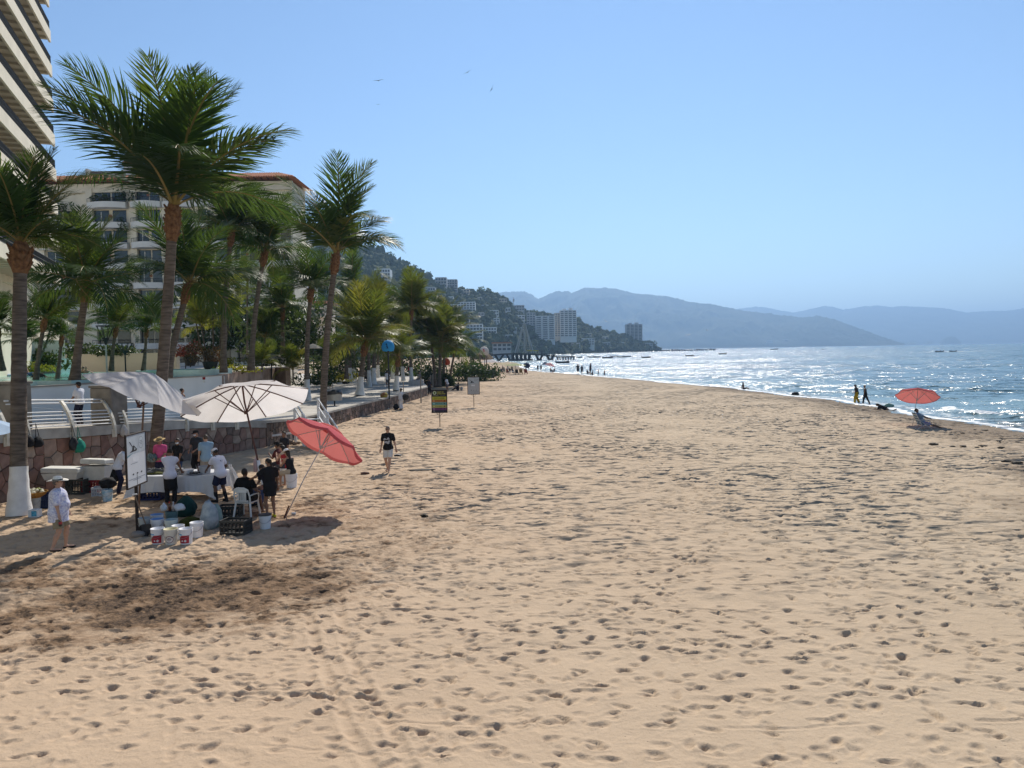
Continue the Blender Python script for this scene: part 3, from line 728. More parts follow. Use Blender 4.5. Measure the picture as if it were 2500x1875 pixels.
# terrace floor, pool shell and water
mb = MB(); poly = [(p.x, p.y + .45) for p in PT] + [(-23.2, 50.5), (-22.8, 53), (-22, 58), (-20, 64), (-21, 68), (-30, 107.8), (-66, 107.8), (-120, 100), (-120, 34)]
mb.prism(poly, -.3, 3.2); tag(mb.build('terrace', mat('terrace_paving', (.52, .48, .42), .85, .2, .1, 1.5)), kind='structure')
M_pool = mat('pool_tile', (.42, .58, .55), .4, .4, .08, 3)
mw = bpy.data.materials.new('pool_water'); mw.use_nodes = True; nb = mw.node_tree.nodes; pb = nb['Principled BSDF']
pb.inputs['Base Color'].default_value = (.13, .42, .38, 1); pb.inputs['Roughness'].default_value = .12
_nz = nb.new('ShaderNodeTexNoise'); _nz.inputs['Scale'].default_value = 1.6; _bp = nb.new('ShaderNodeBump'); _bp.inputs['Strength'].default_value = .5; _bp.inputs['Distance'].default_value = .06
_g = nb.new('ShaderNodeNewGeometry'); mw.node_tree.links.new(_g.outputs['Position'], _nz.inputs['Vector']); mw.node_tree.links.new(_nz.outputs['Fac'], _bp.inputs['Height']); mw.node_tree.links.new(_bp.outputs[0], pb.inputs['Normal'])
pool = thing('swimming_pool', 'turquoise hotel pool with pale tiled rim behind the white wall', 'pool')
pf = [G(x, y, 3.42) for x, y in ((-150, 942), (0, 935), (90, 931), (174, 929), (260, 925), (330, 921), (400, 915))]; pk = [G(x, y, 3.42) for x, y in ((430, 909.5), (380, 907.5), (260, 908), (170, 908.5), (60, 911), (-150, 915))]
mb = MB(); ring = [(p.x, p.y) for p in pf + pk]; mb.prism(ring, 3.0, 3.42); mb.build('pool_shell', M_pool, pool)
cx = sum(p[0] for p in ring) / len(ring); cy = sum(p[1] for p in ring) / len(ring)
mb = MB(); mb.add([(cx + (x - cx) * .985, cy + (y - cy) * .96, 3.428) for x, y in ring], [tuple(range(len(ring)))]); mb.build('water', mw, pool)
m = MB(); c = at(140, 899, 58); m.box((c.x, c.y, 3.95), (1.36, 1.4, 1.1)); m.build('waterfall_block', M_pool, pool)
# round spa basin at the right
m = MB(); c = at(452, 907, 52); m.lathe([(3.0, 3.0), (3.0, 3.62), (2.75, 3.62), (2.75, 3.45)], 36, Matrix.Translation((c.x, c.y, 0)))
o = m.build('spa_basin', M_pool, None, smooth=False); tag(o, 'round pale tiled basin at the end of the pool', 'basin')
m = MB(); m.lathe([(0.01, 3.50), (2.74, 3.50)], 36, Matrix.Translation((c.x, c.y, 0))); m.build('water', mw, o)
# planter walls behind the pool
def slab_wall(name, label, pts, z0, z1, th, m_, cap=None):
    t = thing(name, label, 'wall'); mb = MB(); mc = MB()
    for a, b in zip(pts[:-1], pts[1:]):
        a = Vector((a.x, a.y, 0)); b = Vector((b.x, b.y, 0)); d = (b - a).normalized(); n_ = Vector((-d.y, d.x, 0)); q = [a, b, b + n_ * th, a + n_ * th]
        mb.add([(p.x, p.y, z0) for p in q] + [(p.x, p.y, z1) for p in q], [(3, 2, 1, 0), (4, 5, 6, 7), (0, 1, 5, 4), (1, 2, 6, 5), (2, 3, 7, 6), (3, 0, 4, 7)])
        q = [a - n_ * .05, b - n_ * .05, b + n_ * (th + .05), a + n_ * (th + .05)]
        mc.add([(p.x, p.y, z1 + .002) for p in q] + [(p.x, p.y, z1 + .08) for p in q], [(3, 2, 1, 0), (4, 5, 6, 7), (0, 1, 5, 4), (1, 2, 6, 5), (2, 3, 7, 6), (3, 0, 4, 7)])
    mb.build('wall_face', m_, t); mc.build('coping', cap or m_, t); return t
slab_wall('planter_wall', 'beige planter wall along the back of the pool', [at(155, 880, 66), at(300, 880, 64), at(430, 880, 62)], 3.1, 4.75, .4, M_creamd)
slab_wall('garden_wall', 'tall cream garden wall under the tower terrace', [at(-60, 880, 52), at(40, 880, 55), at(160, 880, 58)], 3.0, at(100, 832, 55).z, .4, M_cream)
gw = thing('curved_stone_wall', 'low curved brown stone wall ending the pool garden', 'wall')
GP = [G(542, 915, 3.3) + Vector((.05, 0, 0)), G(568, 911, 3.3), G(600, 908.5, 3.3), G(640, 905, 3.3), G(672, 902, 3.3), G(697, 902, 3.3)]
mb = MB()
for i in range(5):
    a, b = GP[i], GP[i + 1]; d = (b - a).normalized(); n_ = Vector((-d.y, d.x, 0)); q = [a, b, b + n_ * .5, a + n_ * .5]
    mb.add([(p.x, p.y, 0.5) for p in q] + [(p.x, p.y, 3.3 + .04 * i) for p in q], [(3, 2, 1, 0), (4, 5, 6, 7), (0, 1, 5, 4), (1, 2, 6, 5), (2, 3, 7, 6), (3, 0, 4, 7)])
mb.build('wall_face', mat('brown_rubble', (.20, .14, .11), .95, .1, .35, 1.6, bump=.9, bscale=5, col2=(.36, .27, .22), detail=7), gw)

# ---------------------------------------------------------------- hotel tower on the left
def make_tower():
    t = thing('hotel_tower', 'tall cream hotel tower with long stacked balconies and black railings', 'building')
    dirv = Vector((math.sin(R(-20.8)), math.cos(R(-20.8)), 0)); nrm = Vector((dirv.y, -dirv.x, 0))   # nrm: outwards, towards the sea
    C = at(142, 527, 65.0); FH = (at(142, 443, 65.0).z - C.z); zb0 = C.z
    C = Vector((C.x, C.y, 0)); L = 60.0; DEP = 2.6
    ang = math.atan2(dirv.y, dirv.x)
    def boxat(along0, along1, out0, out1, z0, z1, name, m, par, bev=False):
        mb = MB(); c = C - dirv * ((along0 + along1) / 2) + nrm * (-(out0 + out1) / 2)
        M = Matrix.Translation((c.x, c.y, (z0 + z1) / 2)) @ Matrix.Rotation(ang, 4, 'Z'); mb.box((0, 0, 0), (abs(along1 - along0), abs(out1 - out0), z1 - z0), M=M)
        return mb.build(name, m, par)
    zs = [zb0 + FH * k for k in range(-2, 9)]
    boxat(-.8, L, DEP + .05, 16, 3.0, zs[-1] + FH, 'wall', M_cream, t)
    boxat(-.8, L, .4, 16.2, 3.0, zs[0] - FH * .98, 'podium', M_cream, t)
    for i, z in enumerate(zs):
        s = boxat(0, L, 0.0, .16, z, z + .95, 'balcony_parapet', M_cream, t)
        boxat(0, .16, .16, DEP, z + .2, z + .95, 'end_panel', M_cream, s)
        sl = boxat(0.17, L, .165, DEP, z + .24, z + .42, 'balcony_slab', M_creamd, t)
        mb = MB(); k = 0.6
        while k < L - 1:                                      # ribs under the slab
            c = C - dirv * k + nrm * (-(DEP + .16) / 2); M = Matrix.Translation((c.x, c.y, z + .14)) @ Matrix.Rotation(ang, 4, 'Z'); mb.box((0, 0, 0), (.34, DEP - .3, .19), M=M); k += 1.45
        mb.build('soffit_ribs', M_creamd, sl)
        # iron railing: rails and balusters
        mb = MB()
        for zz in (1.68, 1.28, 1.02):
            a = C + nrm * -.08 + Vector((0, 0, z + zz)); b = a - dirv * L; mb.tube([a, b], .028, 5)
        k = .05
        while k < 46:
            a = C - dirv * k + nrm * -.08; M = Matrix.Translation((a.x, a.y, z + 1.31)) @ Matrix.Rotation(ang, 4, 'Z'); mb.box((0, 0, 0), (.03, .03, .74), M=M); k += .17
        for q in range(14):
            a = C - dirv * .08 + nrm * -(.1 + q * .17); M = Matrix.Translation((a.x, a.y, z + 1.31)) @ Matrix.Rotation(ang, 4, 'Z'); mb.box((0, 0, 0), (.03, .03, .74), M=M)
        a = C - dirv * .08 + Vector((0, 0, z + 1.68)); mb.tube([a + nrm * -.1, a + nrm * -DEP], .028, 5)
        tag(mb.build('railing', M_rail, t), None)
        for k in range(12):                                    # glazed doors in the wall behind
            boxat(1.4 + k * 4.6, 3.9 + k * 4.6, DEP - .02, DEP + .03, z + .43, z + 2.75, 'glass_door', M_glass, t)
    return t
make_tower()

# ---------------------------------------------------------------- hotel block behind the palms
def make_hotel():
    t = thing('hotel_block', 'cream hotel block with curved white balconies and red tiled roof', 'building')
    YH = 108.0
    M_tile = mat('red_roof_tile', (.33, .13, .075), .9, .1, .3, 2.0, col2=(.48, .22, .13), bump=.3, bscale=8)
    M_pip = mat('balcony_white', (.68, .67, .64), .85, .15, .05, 1.0)
    def X(px): return at(px, 600, YH).x
    eave = at(400, 442, YH).z
    def box(x0, x1, y0, y1, z0, z1, name, m, par):
        mb = MB(); mb.box(((x0 + x1) / 2, (y0 + y1) / 2, (z0 + z1) / 2), (abs(x1 - x0), abs(y1 - y0), abs(z1 - z0))); return mb.build(name, m, par)
    xl, xr = X(60), X(716)
    box(xl, xr, YH, YH + 7, 3.0, eave - .3, 'wall', M_cream, t)
    # tiled roof: eave strip with barrel tiles, each roll modelled
    ridge_z = eave + 1.55
    rf = MB(); rf.add([(xl, YH - 1.6, eave), (xr + .9, YH - 1.6, eave), (xr - 2.4, YH + 3.2, ridge_z), (xl, YH + 3.2, ridge_z), (xr + .9, YH + 8.2, eave), (xl, YH + 8.2, eave), (xr - 2.4, YH + 3.6, ridge_z), (xl, YH + 3.6, ridge_z)],
                      [(0, 1, 2, 3), (1, 4, 6, 2), (4, 5, 7, 6), (3, 2, 6, 7), (5, 0, 3, 7), (0, 5, 4, 1)])
    roof = rf.build('roof', M_tile, t)
    tl = MB(); x = xl + .15
    while x < xr + .6:
        tl.tube([(x, YH - 1.68, eave + .05), (x, YH + 3.1, ridge_z + .05)] if x < xr - 2.5 else [(x, YH - 1.68, eave + .05), (x, YH - 1.6 + 4.8 * max(.05, (xr + .9 - x) / 3.3), eave + 1.55 * max(.05, (xr + .9 - x) / 3.3))], .11, 5); x += .34
    tag(tl.build('tile_rows', M_tile, roof), kind='stuff')
    raf = MB(); x = xl + .3
    while x < xr + .6: raf.box((x, YH - 1.1, eave - .10), (.12, 1.0, .12)); x += .9
    raf.build('rafter_tails', mat('dark_timber', (.09, .05, .035)), roof)
    box(X(187), X(193), YH + 3, YH + 4, eave, eave + 2.6, 'chimney_pipe', M_wstucco, roof)
    box(X(283), X(312), YH + 3, YH + 5.5, ridge_z - .6, eave + 3.1, 'chimney', M_wstucco, roof)
    for cx in (287, 305): box(X(cx - 6), X(cx + 6), YH + 2.9, YH + 5.6, eave + 3.11, eave + 3.5, 'chimney_cap', M_tile, roof)
    box(X(196), X(340), YH + 3.3, YH + 4.2, ridge_z - .2, ridge_z + .75, 'upper_roof', mat('grey_tile', (.16, .12, .10)), roof)
    box(xl, xr + .2, YH - .35, YH - .002, eave - 1.5, eave - .31, 'cornice', M_cream, t)
    zb = 3.2; FH = (eave - .6 - zb) / 9.0
    # vertical bays: px ranges with bowed balconies
    bays = [(104, 200), (225, 318), (330, 402), (405, 480), (482, 560), (566, 640), (646, 716)]
    for fl in range(9):
        z = zb + fl * FH
        for bi, (a, b) in enumerate(bays):
            if fl == 8 and bi in (0, 5, 6): continue
            if fl == 0 and bi == 6: continue
            x0, x1 = X(a), X(b); wd = x1 - x0; bow = 1.5 + .25 * (bi % 3); n = 9
            out = [(x0, YH + .05)] + [(x0 + wd * q / (n - 1), YH - bow * (.55 + .45 * math.sin(math.pi * q / (n - 1)))) for q in range(n)] + [(x1, YH + .05)]
            mb = MB(); mb.prism(out, z - .38, z + .42); sl = mb.build('balcony', M_pip, t)
            # windows on the wall face, enlarged dark panes standing in for shaded recesses
            o1 = x0 + wd * (.08 + .05 * ((fl + bi) % 2)); o2 = o1 + wd * .40; o3 = x0 + wd * .58; o4 = x0 + wd * .93
            if fl == 8 and bi in (2, 3):
                box(o1, o2 + wd * .05, YH - .10, YH - .03, z + .42, z + FH * 1.15 - .5, 'tall_window', M_glass, t); box(o3, o4, YH - .10, YH - .03, z + .42, z + FH * 1.15 - .5, 'tall_window', M_glass, t)
            else:
                w1 = box(o1, o2, YH - .07, YH - .03, z + .425, z + FH - .55, 'window', M_glass, t); w2 = box(o3, o4, YH - .07, YH - .03, z + .425, z + FH - .55, 'window', M_glass, t)
                box((o1 + o2) / 2 - .05, (o1 + o2) / 2 + .05, YH - .11, YH - .071, z + .43, z + FH - .76, 'mullion', M_pip, w1)
            pc = x0 - .4; box(pc, pc + .9, YH - .55, YH - .01, z + .0, z + FH - .39, 'pilaster', M_cream, t)
            if (fl + bi) % 2 == 0:
                box(x0 + wd * .47, x0 + wd * .55, YH - .16, YH - .02, z + FH - 1.5, z + FH - 1.15, 'wall_lamp', mat('terracotta', (.28, .12, .07)), t)
            # thin railing
            mb = MB(); pts = [(p[0], p[1] + .08, z + .95) for p in out[1:-1]]; mb.tube(pts, .035, 4)
            for p in out[1:-1]: mb.box((p[0], p[1] + .08, z + .68), (.04, .04, .52))
            for q in range(1, n - 1): mb.box((x0 + wd * (q + .5) / (n - 1), YH - bow * (.55 + .45 * math.sin(math.pi * (q + .5) / (n - 1))) + .1, z + .68), (.03, .03, .52))
            mb.build('balcony_railing', M_rail, sl)
    return t
make_hotel()
# ================================================================ palms and planting
def leaf_material(name, c1, c2, c3, transl=.38, rough=.42, tint=(.35, .42, .05)):
    m = bpy.data.materials.new(name); m.use_nodes = True; n = m.node_tree.nodes; l = m.node_tree.links; n.clear()
    out = n.new('ShaderNodeOutputMaterial'); p = n.new('ShaderNodeBsdfPrincipled'); t = n.new('ShaderNodeBsdfTranslucent'); mx = n.new('ShaderNodeMixShader')
    oi = n.new('ShaderNodeObjectInfo'); g = n.new('ShaderNodeNewGeometry'); nz = n.new('ShaderNodeTexNoise'); nz.inputs['Scale'].default_value = 1.1; nz.inputs['Detail'].default_value = 3
    l.new(g.outputs['Position'], nz.inputs['Vector'])
    a = n.new('ShaderNodeMath'); a.operation = 'MULTIPLY_ADD'; a.inputs[1].default_value = .55; l.new(oi.outputs['Random'], a.inputs[0])
    b = n.new('ShaderNodeMath'); b.operation = 'MULTIPLY'; b.inputs[1].default_value = .45; l.new(nz.outputs['Fac'], b.inputs[0]); l.new(b.outputs[0], a.inputs[2])
    r = n.new('ShaderNodeValToRGB'); l.new(a.outputs[0], r.inputs['Fac'])
    r.color_ramp.elements[0].position = .18; r.color_ramp.elements[0].color = (*c1, 1); r.color_ramp.elements[1].position = .80; r.color_ramp.elements[1].color = (*c3, 1)
    e = r.color_ramp.elements.new(.52); e.color = (*c2, 1)
    l.new(r.outputs['Color'], p.inputs['Base Color']); p.inputs['Roughness'].default_value = rough; p.inputs['Specular IOR Level'].default_value = .16
    mc = n.new('ShaderNodeMix'); mc.data_type = 'RGBA'; mc.blend_type = 'ADD'; mc.inputs['Factor'].default_value = .55; l.new(r.outputs['Color'], mc.inputs[6]); mc.inputs[7].default_value = (*tint, 1)
    l.new(mc.outputs[2], t.inputs['Color']); mx.inputs[0].default_value = transl
    l.new(p.outputs[0], mx.inputs[1]); l.new(t.outputs[0], mx.inputs[2]); l.new(mx.outputs[0], out.inputs['Surface']); return m
L_palm = leaf_material('palm_leaf', (.018, .044, .015), (.032, .072, .018), (.090, .110, .020), .33, .48, (.13, .19, .012))
L_young = leaf_material('young_palm_leaf', (.045, .075, .016), (.075, .105, .020), (.19, .17, .030), .36, .42, (.22, .24, .015))
L_gold = leaf_material('areca_leaf', (.10, .13, .022), (.15, .18, .03), (.24, .23, .04), .42, .45, (.30, .32, .02))
L_shrub = leaf_material('shrub_leaf', (.022, .042, .014), (.04, .07, .02), (.07, .10, .028), .25, .35, (.10, .14, .01))
L_yell = leaf_material('yellow_shrub_leaf', (.14, .17, .02), (.26, .26, .025), (.42, .36, .03), .3, .5, (.3, .28, .02))
L_red = leaf_material('flowering_shrub_leaf', (.05, .06, .02), (.12, .06, .03), (.30, .07, .05), .25, .5, (.2, .1, .02))
M_trunk = mat('palm_bark', (.085, .068, .056), .95, .1, .35, 2.5, bump=.7, bscale=7, col2=(.19, .155, .125), stretch=(1, 1, 5.5))
M_boot = mat('palm_boot', (.10, .05, .028), .95, .1, .4, 9, bump=.8, bscale=16, col2=(.26, .14, .07))
M_wash = mat('whitewash', (.66, .65, .63), .85, .15, .12, 3, bump=.35, bscale=18)
M_stem = mat('petiole', (.16, .13, .035), .6, .3, .3, 4, col2=(.24, .17, .05))

def frond_mesh(name, bend, leafmat, seed, nl=58, lw=.30, hang=.5, twist=.0, wide=.0175):
    r = random.Random(seed); V = []; F = []; MI = []
    n = 14; pts = []; p = Vector((0, 0, 0)); tang = []
    for i in range(n + 1):
        t = i / n; a = -R(bend) * t ** 1.5; d = Vector((math.cos(a), 0, math.sin(a))); tang.append(d); pts.append(p.copy()); p = p + d / n
    def rach(t):
        f = t * n; i = min(int(f), n - 1); return pts[i].lerp(pts[i + 1], f - i), tang[i].lerp(tang[i + 1], f - i).normalized()
    # rachis: flattened tapered stem
    prev = None
    for i in range(n + 1):
        t = i / n; w_ = .010 * (1 - t) ** .7 + .0018 + (.02 * max(0, .08 - t) / .08); u = Vector((0, 1, 0)); k = tang[i].cross(u)
        b = len(V); V += [pts[i] + u * w_, pts[i] + k * w_ * .6, pts[i] - u * w_, pts[i] - k * w_ * .6]
        if prev is not None:
            for q in range(4): F.append((prev + q, prev + (q + 1) % 4, b + (q + 1) % 4, b + q)); MI.append(1)
        prev = b
    for sidx, s in enumerate((-1, 1)):
        for i in range(nl):
            t = .13 + .87 * (i + r.uniform(-.3, .3)) / nl; t = min(max(t, .12), 1.0)
            P, d = rach(min(t, .999)); ll = lw * (math.sin(math.pi * min(1, (t * .86 + .12))) ** .75) * r.uniform(.82, 1.1) + .02
            fw = R(30 + 42 * (1 - t)) if t > .25 else R(68); fw += r.gauss(0, .10)
            up = d.cross(Vector((0, 1, 0))) * -1; up = Vector((-d.z, 0, d.x))
            vee = r.gauss(.30, .14)
            dirv = (d * math.cos(fw) + Vector((0, s, 0)) * math.sin(fw) + up * vee * (1 - hang * .6)).normalized()
            q = P.copy(); w0 = wide * r.uniform(.75, 1.1) * (.45 + .55 * math.sin(math.pi * min(1, t + .1))); seg = 3
            if r.random() < .10: continue
            wd = dirv.cross(up).normalized(); b = len(V); dd = dirv.copy()
            for k in range(seg + 1):
                f = k / seg; ww = w0 * (.55, 1.0, .75, .06)[k]
                V += [q + wd * ww * .5, q - wd * ww * .5]
                dd = (dd + Vector((0, 0, -1)) * hang * (.22 + .55 * f) + Vector((r.gauss(0, .04), r.gauss(0, .04), 0))).normalized(); q = q + dd * ll / seg
            for k in range(seg): F.append((b + 2 * k, b + 2 * k + 1, b + 2 * k + 3, b + 2 * k + 2)); MI.append(0)
    me = bpy.data.meshes.new(name); me.from_pydata([tuple(v) for v in V], [], F); me.materials.append(leafmat); me.materials.append(M_stem)
    me.polygons.foreach_set('material_index', MI); me.update(); return me
FR = {}
def fronds(kind):
    if kind not in FR:
        lm = {'palm': L_palm, 'young': L_young, 'gold': L_gold}[kind]
        FR[kind] = {'up': [frond_mesh('frond', b, lm, 10 + i, 72, .31, .30) for i, b in enumerate((18, 34, 52))],
                    'mid': [frond_mesh('frond', b, lm, 30 + i, 72, .33, .55) for i, b in enumerate((50, 68, 88))],
                    'low': [frond_mesh('frond', b, lm, 50 + i, 68, .33, .85) for i, b in enumerate((84, 110))]}
    return FR[kind]
def palm(label, base, top, L, nf, r, white=0.0, seed=0, kind='palm', name='coconut_palm', group='coconut palms', emax=84, emin=2, bulge=True, wind=-35, trunk_m=None, flare=1.55, skip=()):
    rr = random.Random(seed); base = Vector(base); top = Vector(top); h = (top - base).length
    t = thing(name, label, 'palm tree', base, 0, group); v = top - base
    mid = v * .5 + Vector((-(v.x) * .22, 0, 0)) + Vector((rr.uniform(-.03, .03) * h, rr.uniform(-.03, .03) * h, 0))
    n = max(16, int(h * 5)); pts = []; rad = []
    for i in range(n + 1):
        q = i / n; p = 2 * q * (1 - q) * mid + q * q * v; pts.append(p)
        rad.append(r * ((1 + (flare - 1) * max(0, 1 - q * h / 1.4) ** 1.6) * (1 - .30 * q)) * (1 + (.035 if i % 2 else -.02)))
    MB().tube(pts, rad, 12).build('trunk', trunk_m or M_trunk, t, smooth=True)
    if white > 0:
        k = [i for i in range(n + 1) if pts[i].z <= white]; k = k + [k[-1] + 1]
        MB().tube([pts[i] for i in k], [rad[i] * 1.02 + .006 for i in k], 14, cap=False).build('whitewash', M_wash, t, smooth=True)
    ax = (pts[-1] - pts[-2]).normalized()
    if bulge:                                                   # fibrous boots under the crown, with cut stubs
        mb = MB(); bl = min(1.3, L * .26); rt = rad[-1]
        mb.tube([v - ax * bl, v - ax * bl * .6, v - ax * bl * .2, v + ax * bl * .15], [rt * 1.1, rt * 1.75, rt * 1.6, rt * .9], 12)
        for i in range(26):
            a = i * 2.4; z = -bl * (.85 - .75 * (i / 26)); o = Vector((math.cos(a), math.sin(a), 0)); p0 = v + ax * z + o * rt * 1.2
            mb.tube([p0, p0 + o * rt * .8 + Vector((0, 0, rt * rr.uniform(.6, 1.6)))], [rt * .42, rt * .16], 5)
        mb.build('crown_boots', M_boot, t)
    fs = fronds(kind)
    for i in range(nf):
        q = (i + .5) / nf; el = emax - (emax - emin) * q ** 1.05 + rr.gauss(0, 6); az = i * 137.5 + rr.gauss(0, 12)
        ms = fs['up'] if el > 52 else (fs['mid'] if el > 16 else fs['low']); me = rr.choice(ms)
        f = bpy.data.objects.new('frond', me); COL.objects.link(f); f.parent = t
        s = L * rr.uniform(.82, 1.08) * (1.06 - .10 * min(1, q * 2))
        wa = R(az)
        M = Matrix.Translation(v + ax * rr.uniform(-.1, .12)) @ Matrix.Rotation(wa, 4, 'Z') @ Matrix.Rotation(-R(el), 4, 'Y') @ Matrix.Rotation(rr.gauss(0, .35), 4, 'X') @ Matrix.Scale(s, 4)
        f.matrix_local = M
    return t
def gz(px, py, Y): return at(px, py, Y)
PALMS = [
 ('big leaning coconut palm with wide whitewashed foot beside the man in the hat', (47, 1262, 22.0), (51, 600), 3.1, 17, .235, 1.25, 1, 'palm'),
 ('tallest coconut palm rising through the market umbrellas against the stone wall', (371, 1118, 28.3), (424, 500), 5.3, 19, .23, 0, 2, 'palm'),
 ('tall slender coconut palm on the sand beside the white stairs', (788, 1051, 45), (822, 618), 5.4, 17, .22, 1.15, 3, 'palm'),
 ('coconut palm with whitewashed foot standing between stairs and litter bin', (751, 977, 59.5), (760, 705), 4.0, 20, .21, 1.5, 4, 'palm'),
 ('dark leaning coconut palm on the pool deck next to the round basin', (408, 921, 42), (463, 692), 4.8, 20, .2, 0, 5, 'palm'),
 ('coconut palm on the pool deck behind the man on the ramp', (182, 934, 38), (213, 692), 3.7, 19, .2, 0, 6, 'palm'),
 ('tall dark coconut palm behind the red leafed planter', (546, 910, 50), (566, 565), 4.0, 22, .19, 0, 7, 'palm'),
 ('curved coconut palm beside the thatched garden parasol', (613, 904, 54), (648, 612), 4.4, 20, .2, 0, 8, 'palm'),
 ('thin young palm in front of the hotel balconies', (604, 867, 70), (604, 690), 2.6, 12, .09, 0, 9, 'palm'),
 ('shaggy palm deep in the garden by the beige parasol', (691, 865, 66), (690, 752), 4.0, 16, .17, 0, 10, 'palm'),
 ('bushy yellow green palm with tall whitewashed foot on the promenade', (878, 966, 65), (893, 835), 5.5, 24, .24, 1.4, 11, 'young'),
 ('whitewashed palm trunk with a black bag at its foot', (854, 934, 95), (852, 780), 4.6, 18, .3, 1.75, 12, 'palm'),
 ('whitewashed palm against the garden hedge of the promenade', (864, 927, 105), (868, 790), 4.6, 16, .24, 1.6, 13, 'palm'),
 ('narrow straight whitewashed palm in the middle of the promenade', (902, 945, 82), (905, 770), 4.6, 18, .19, 1.7, 14, 'young'),
 ('flared whitewashed palm just behind the narrow straight one', (911, 938, 88), (914, 790), 4.6, 16, .24, 1.8, 15, 'palm'),
 ('far whitewashed palm where the promenade narrows', (923, 922, 112), (925, 825), 4.2, 14, .22, 1.7, 16, 'young'),
 ('short young palm with stubby whitewashed foot behind the man in white', (967, 954, 72), (972, 872), 3.9, 16, .21, 1.3, 17, 'young'),
 ('tall palm with yellowing top standing over the promenade end', (1005, 934, 92), (1005, 755), 5.2, 22, .2, 1.8, 18, 'young'),
 ('broad palm on the sand behind the coloured lesson sign', (1072, 945, 97), (1076, 838), 5.8, 26, .24, 0, 19, 'young'),
 ('second trunk of the palm pair behind the coloured lesson sign', (1062, 945, 99), (1046, 802), 5.5, 22, .22, 0, 20, 'young'),
 ('dark palm crown high above the promenade hedge', (846, 925, 86), (858, 712), 4.8, 18, .2, 0, 21, 'palm'),
 ('palm leaning over the seagrape bushes at the edge of the beach', (1096, 938, 112), (1112, 850), 5.6, 22, .2, 0, 22, 'palm'),
 ('palm behind the blue balloon shaped parasol', (958, 925, 104), (952, 800), 5.0, 20, .2, 1.7, 23, 'palm'),
 ('palm filling the gap behind the tall yellowing promenade palm', (985, 930, 98), (978, 790), 5.2, 22, .2, 1.7, 31, 'palm'),
 ('palm arching over the beach bushes beside the orange canopy', (1084, 940, 104), (1090, 812), 5.6, 22, .2, 0, 32, 'young'),
 ('slim palm at the pool edge beside the yellow flowers', (87, 938, 40), (110, 780), 2.6, 14, .12, 0, 24, 'palm'),
 ('small palm at the pool edge in front of the waterfall block', (139, 937, 41), (151, 822), 2.2, 13, .10, 0, 25, 'palm'),
 ('small palm behind the pale torch lamp', (272, 905, 48), (285, 800), 2.6, 15, .12, 0, 26, 'palm'),
 ('small palm next to the dark torch lamp', (350, 905, 50), (358, 805), 2.4, 14, .11, 0, 27, 'palm'),
 ('low palm at the frame edge beside the tower garden wall', (8, 905, 46), (-4, 800), 2.6, 14, .12, 0, 28, 'palm'),
]
for (lab, (bx, by, Y), (cx, cy), L, nf, r, wh, sd_, kd) in PALMS:
    b = at(bx, by, Y); c = at(cx, cy, Y + (.6 if sd_ % 2 else -.4))
    if sd_ in (1, 2, 3): b.z = 0.0
    palm(lab, b, c, L, nf, r, wh, sd_, kd, flare=1.45 if sd_ == 1 else 1.9 if wh and sd_ in (11, 12, 15) else 1.5, emin=26 if sd_ in (1, 2, 3) else -4 if sd_ in (5, 6, 10, 19, 22) else 6)
def stemmed_clump(label, c, spec, kind='gold', cat='palm', name='areca_palm'):
    t = thing(name, label, cat, c, 0); rr = random.Random(sum(map(ord, label))); fs = fronds(kind)
    for (dx, dy, h, L, nf) in spec:
        v = Vector((dx, dy, h)); MB().tube([(dx * .5, dy * .5, -.1), (dx * .8, dy * .8, h * .5), v], [.07, .06, .05], 7).build('stem', M_trunk, t, smooth=True)
        for i in range(nf):
            el = 82 - 70 * (i / nf) + rr.gauss(0, 6); ms = fs['up'] if el > 60 else fs['mid'] if el > 25 else fs['low']
            f = bpy.data.objects.new('frond', rr.choice(ms)); COL.objects.link(f); f.parent = t
            f.matrix_local = Matrix.Translation(v) @ Matrix.Rotation(R(i * 137.5 + rr.gauss(0, 10)), 4, 'Z') @ Matrix.Rotation(-R(el), 4, 'Y') @ Matrix.Scale(L * rr.uniform(.8, 1.1), 4)
    return t
c = at(520, 880, 60); stemmed_clump('golden green clump of feathery areca palms before the hotel', c, [(-1.3, 0, 3.6, 2.6, 12), (.0, .3, 4.6, 2.8, 12), (1.5, -.2, 3.4, 2.6, 12), (.7, .6, 5.4, 2.4, 11), (-.6, -.5, 2.6, 2.4, 10)])
c = at(648, 862, 64); stemmed_clump('spiky dark garden palm behind the thatched parasol', c, [(0, 0, 1.3, 2.6, 20)], 'palm', name='garden_palm')
c = at(716, 930, 62); stemmed_clump('low drooping palm at the end of the curved stone wall', c, [(0, 0, .9, 2.3, 18)], 'young', name='garden_palm')
c = at(800, 905, 78); stemmed_clump('leafy garden palm behind the litter bin', c, [(0, 0, 1.2, 2.6, 16), (1.2, .6, 1.6, 2.2, 12)], 'palm', name='garden_palm')
c = at(640, 905, 58); stemmed_clump('low palm between the curved wall and the curved trunk', c, [(0, 0, .6, 1.8, 14)], 'young', name='garden_palm')
c = at(60, 880, 47); stemmed_clump('dark palm cluster in front of the cream garden wall', c, [(0, 0, 1.2, 2.4, 14), (1.4, .5, 2.0, 2.4, 12)], 'palm', name='garden_palm')

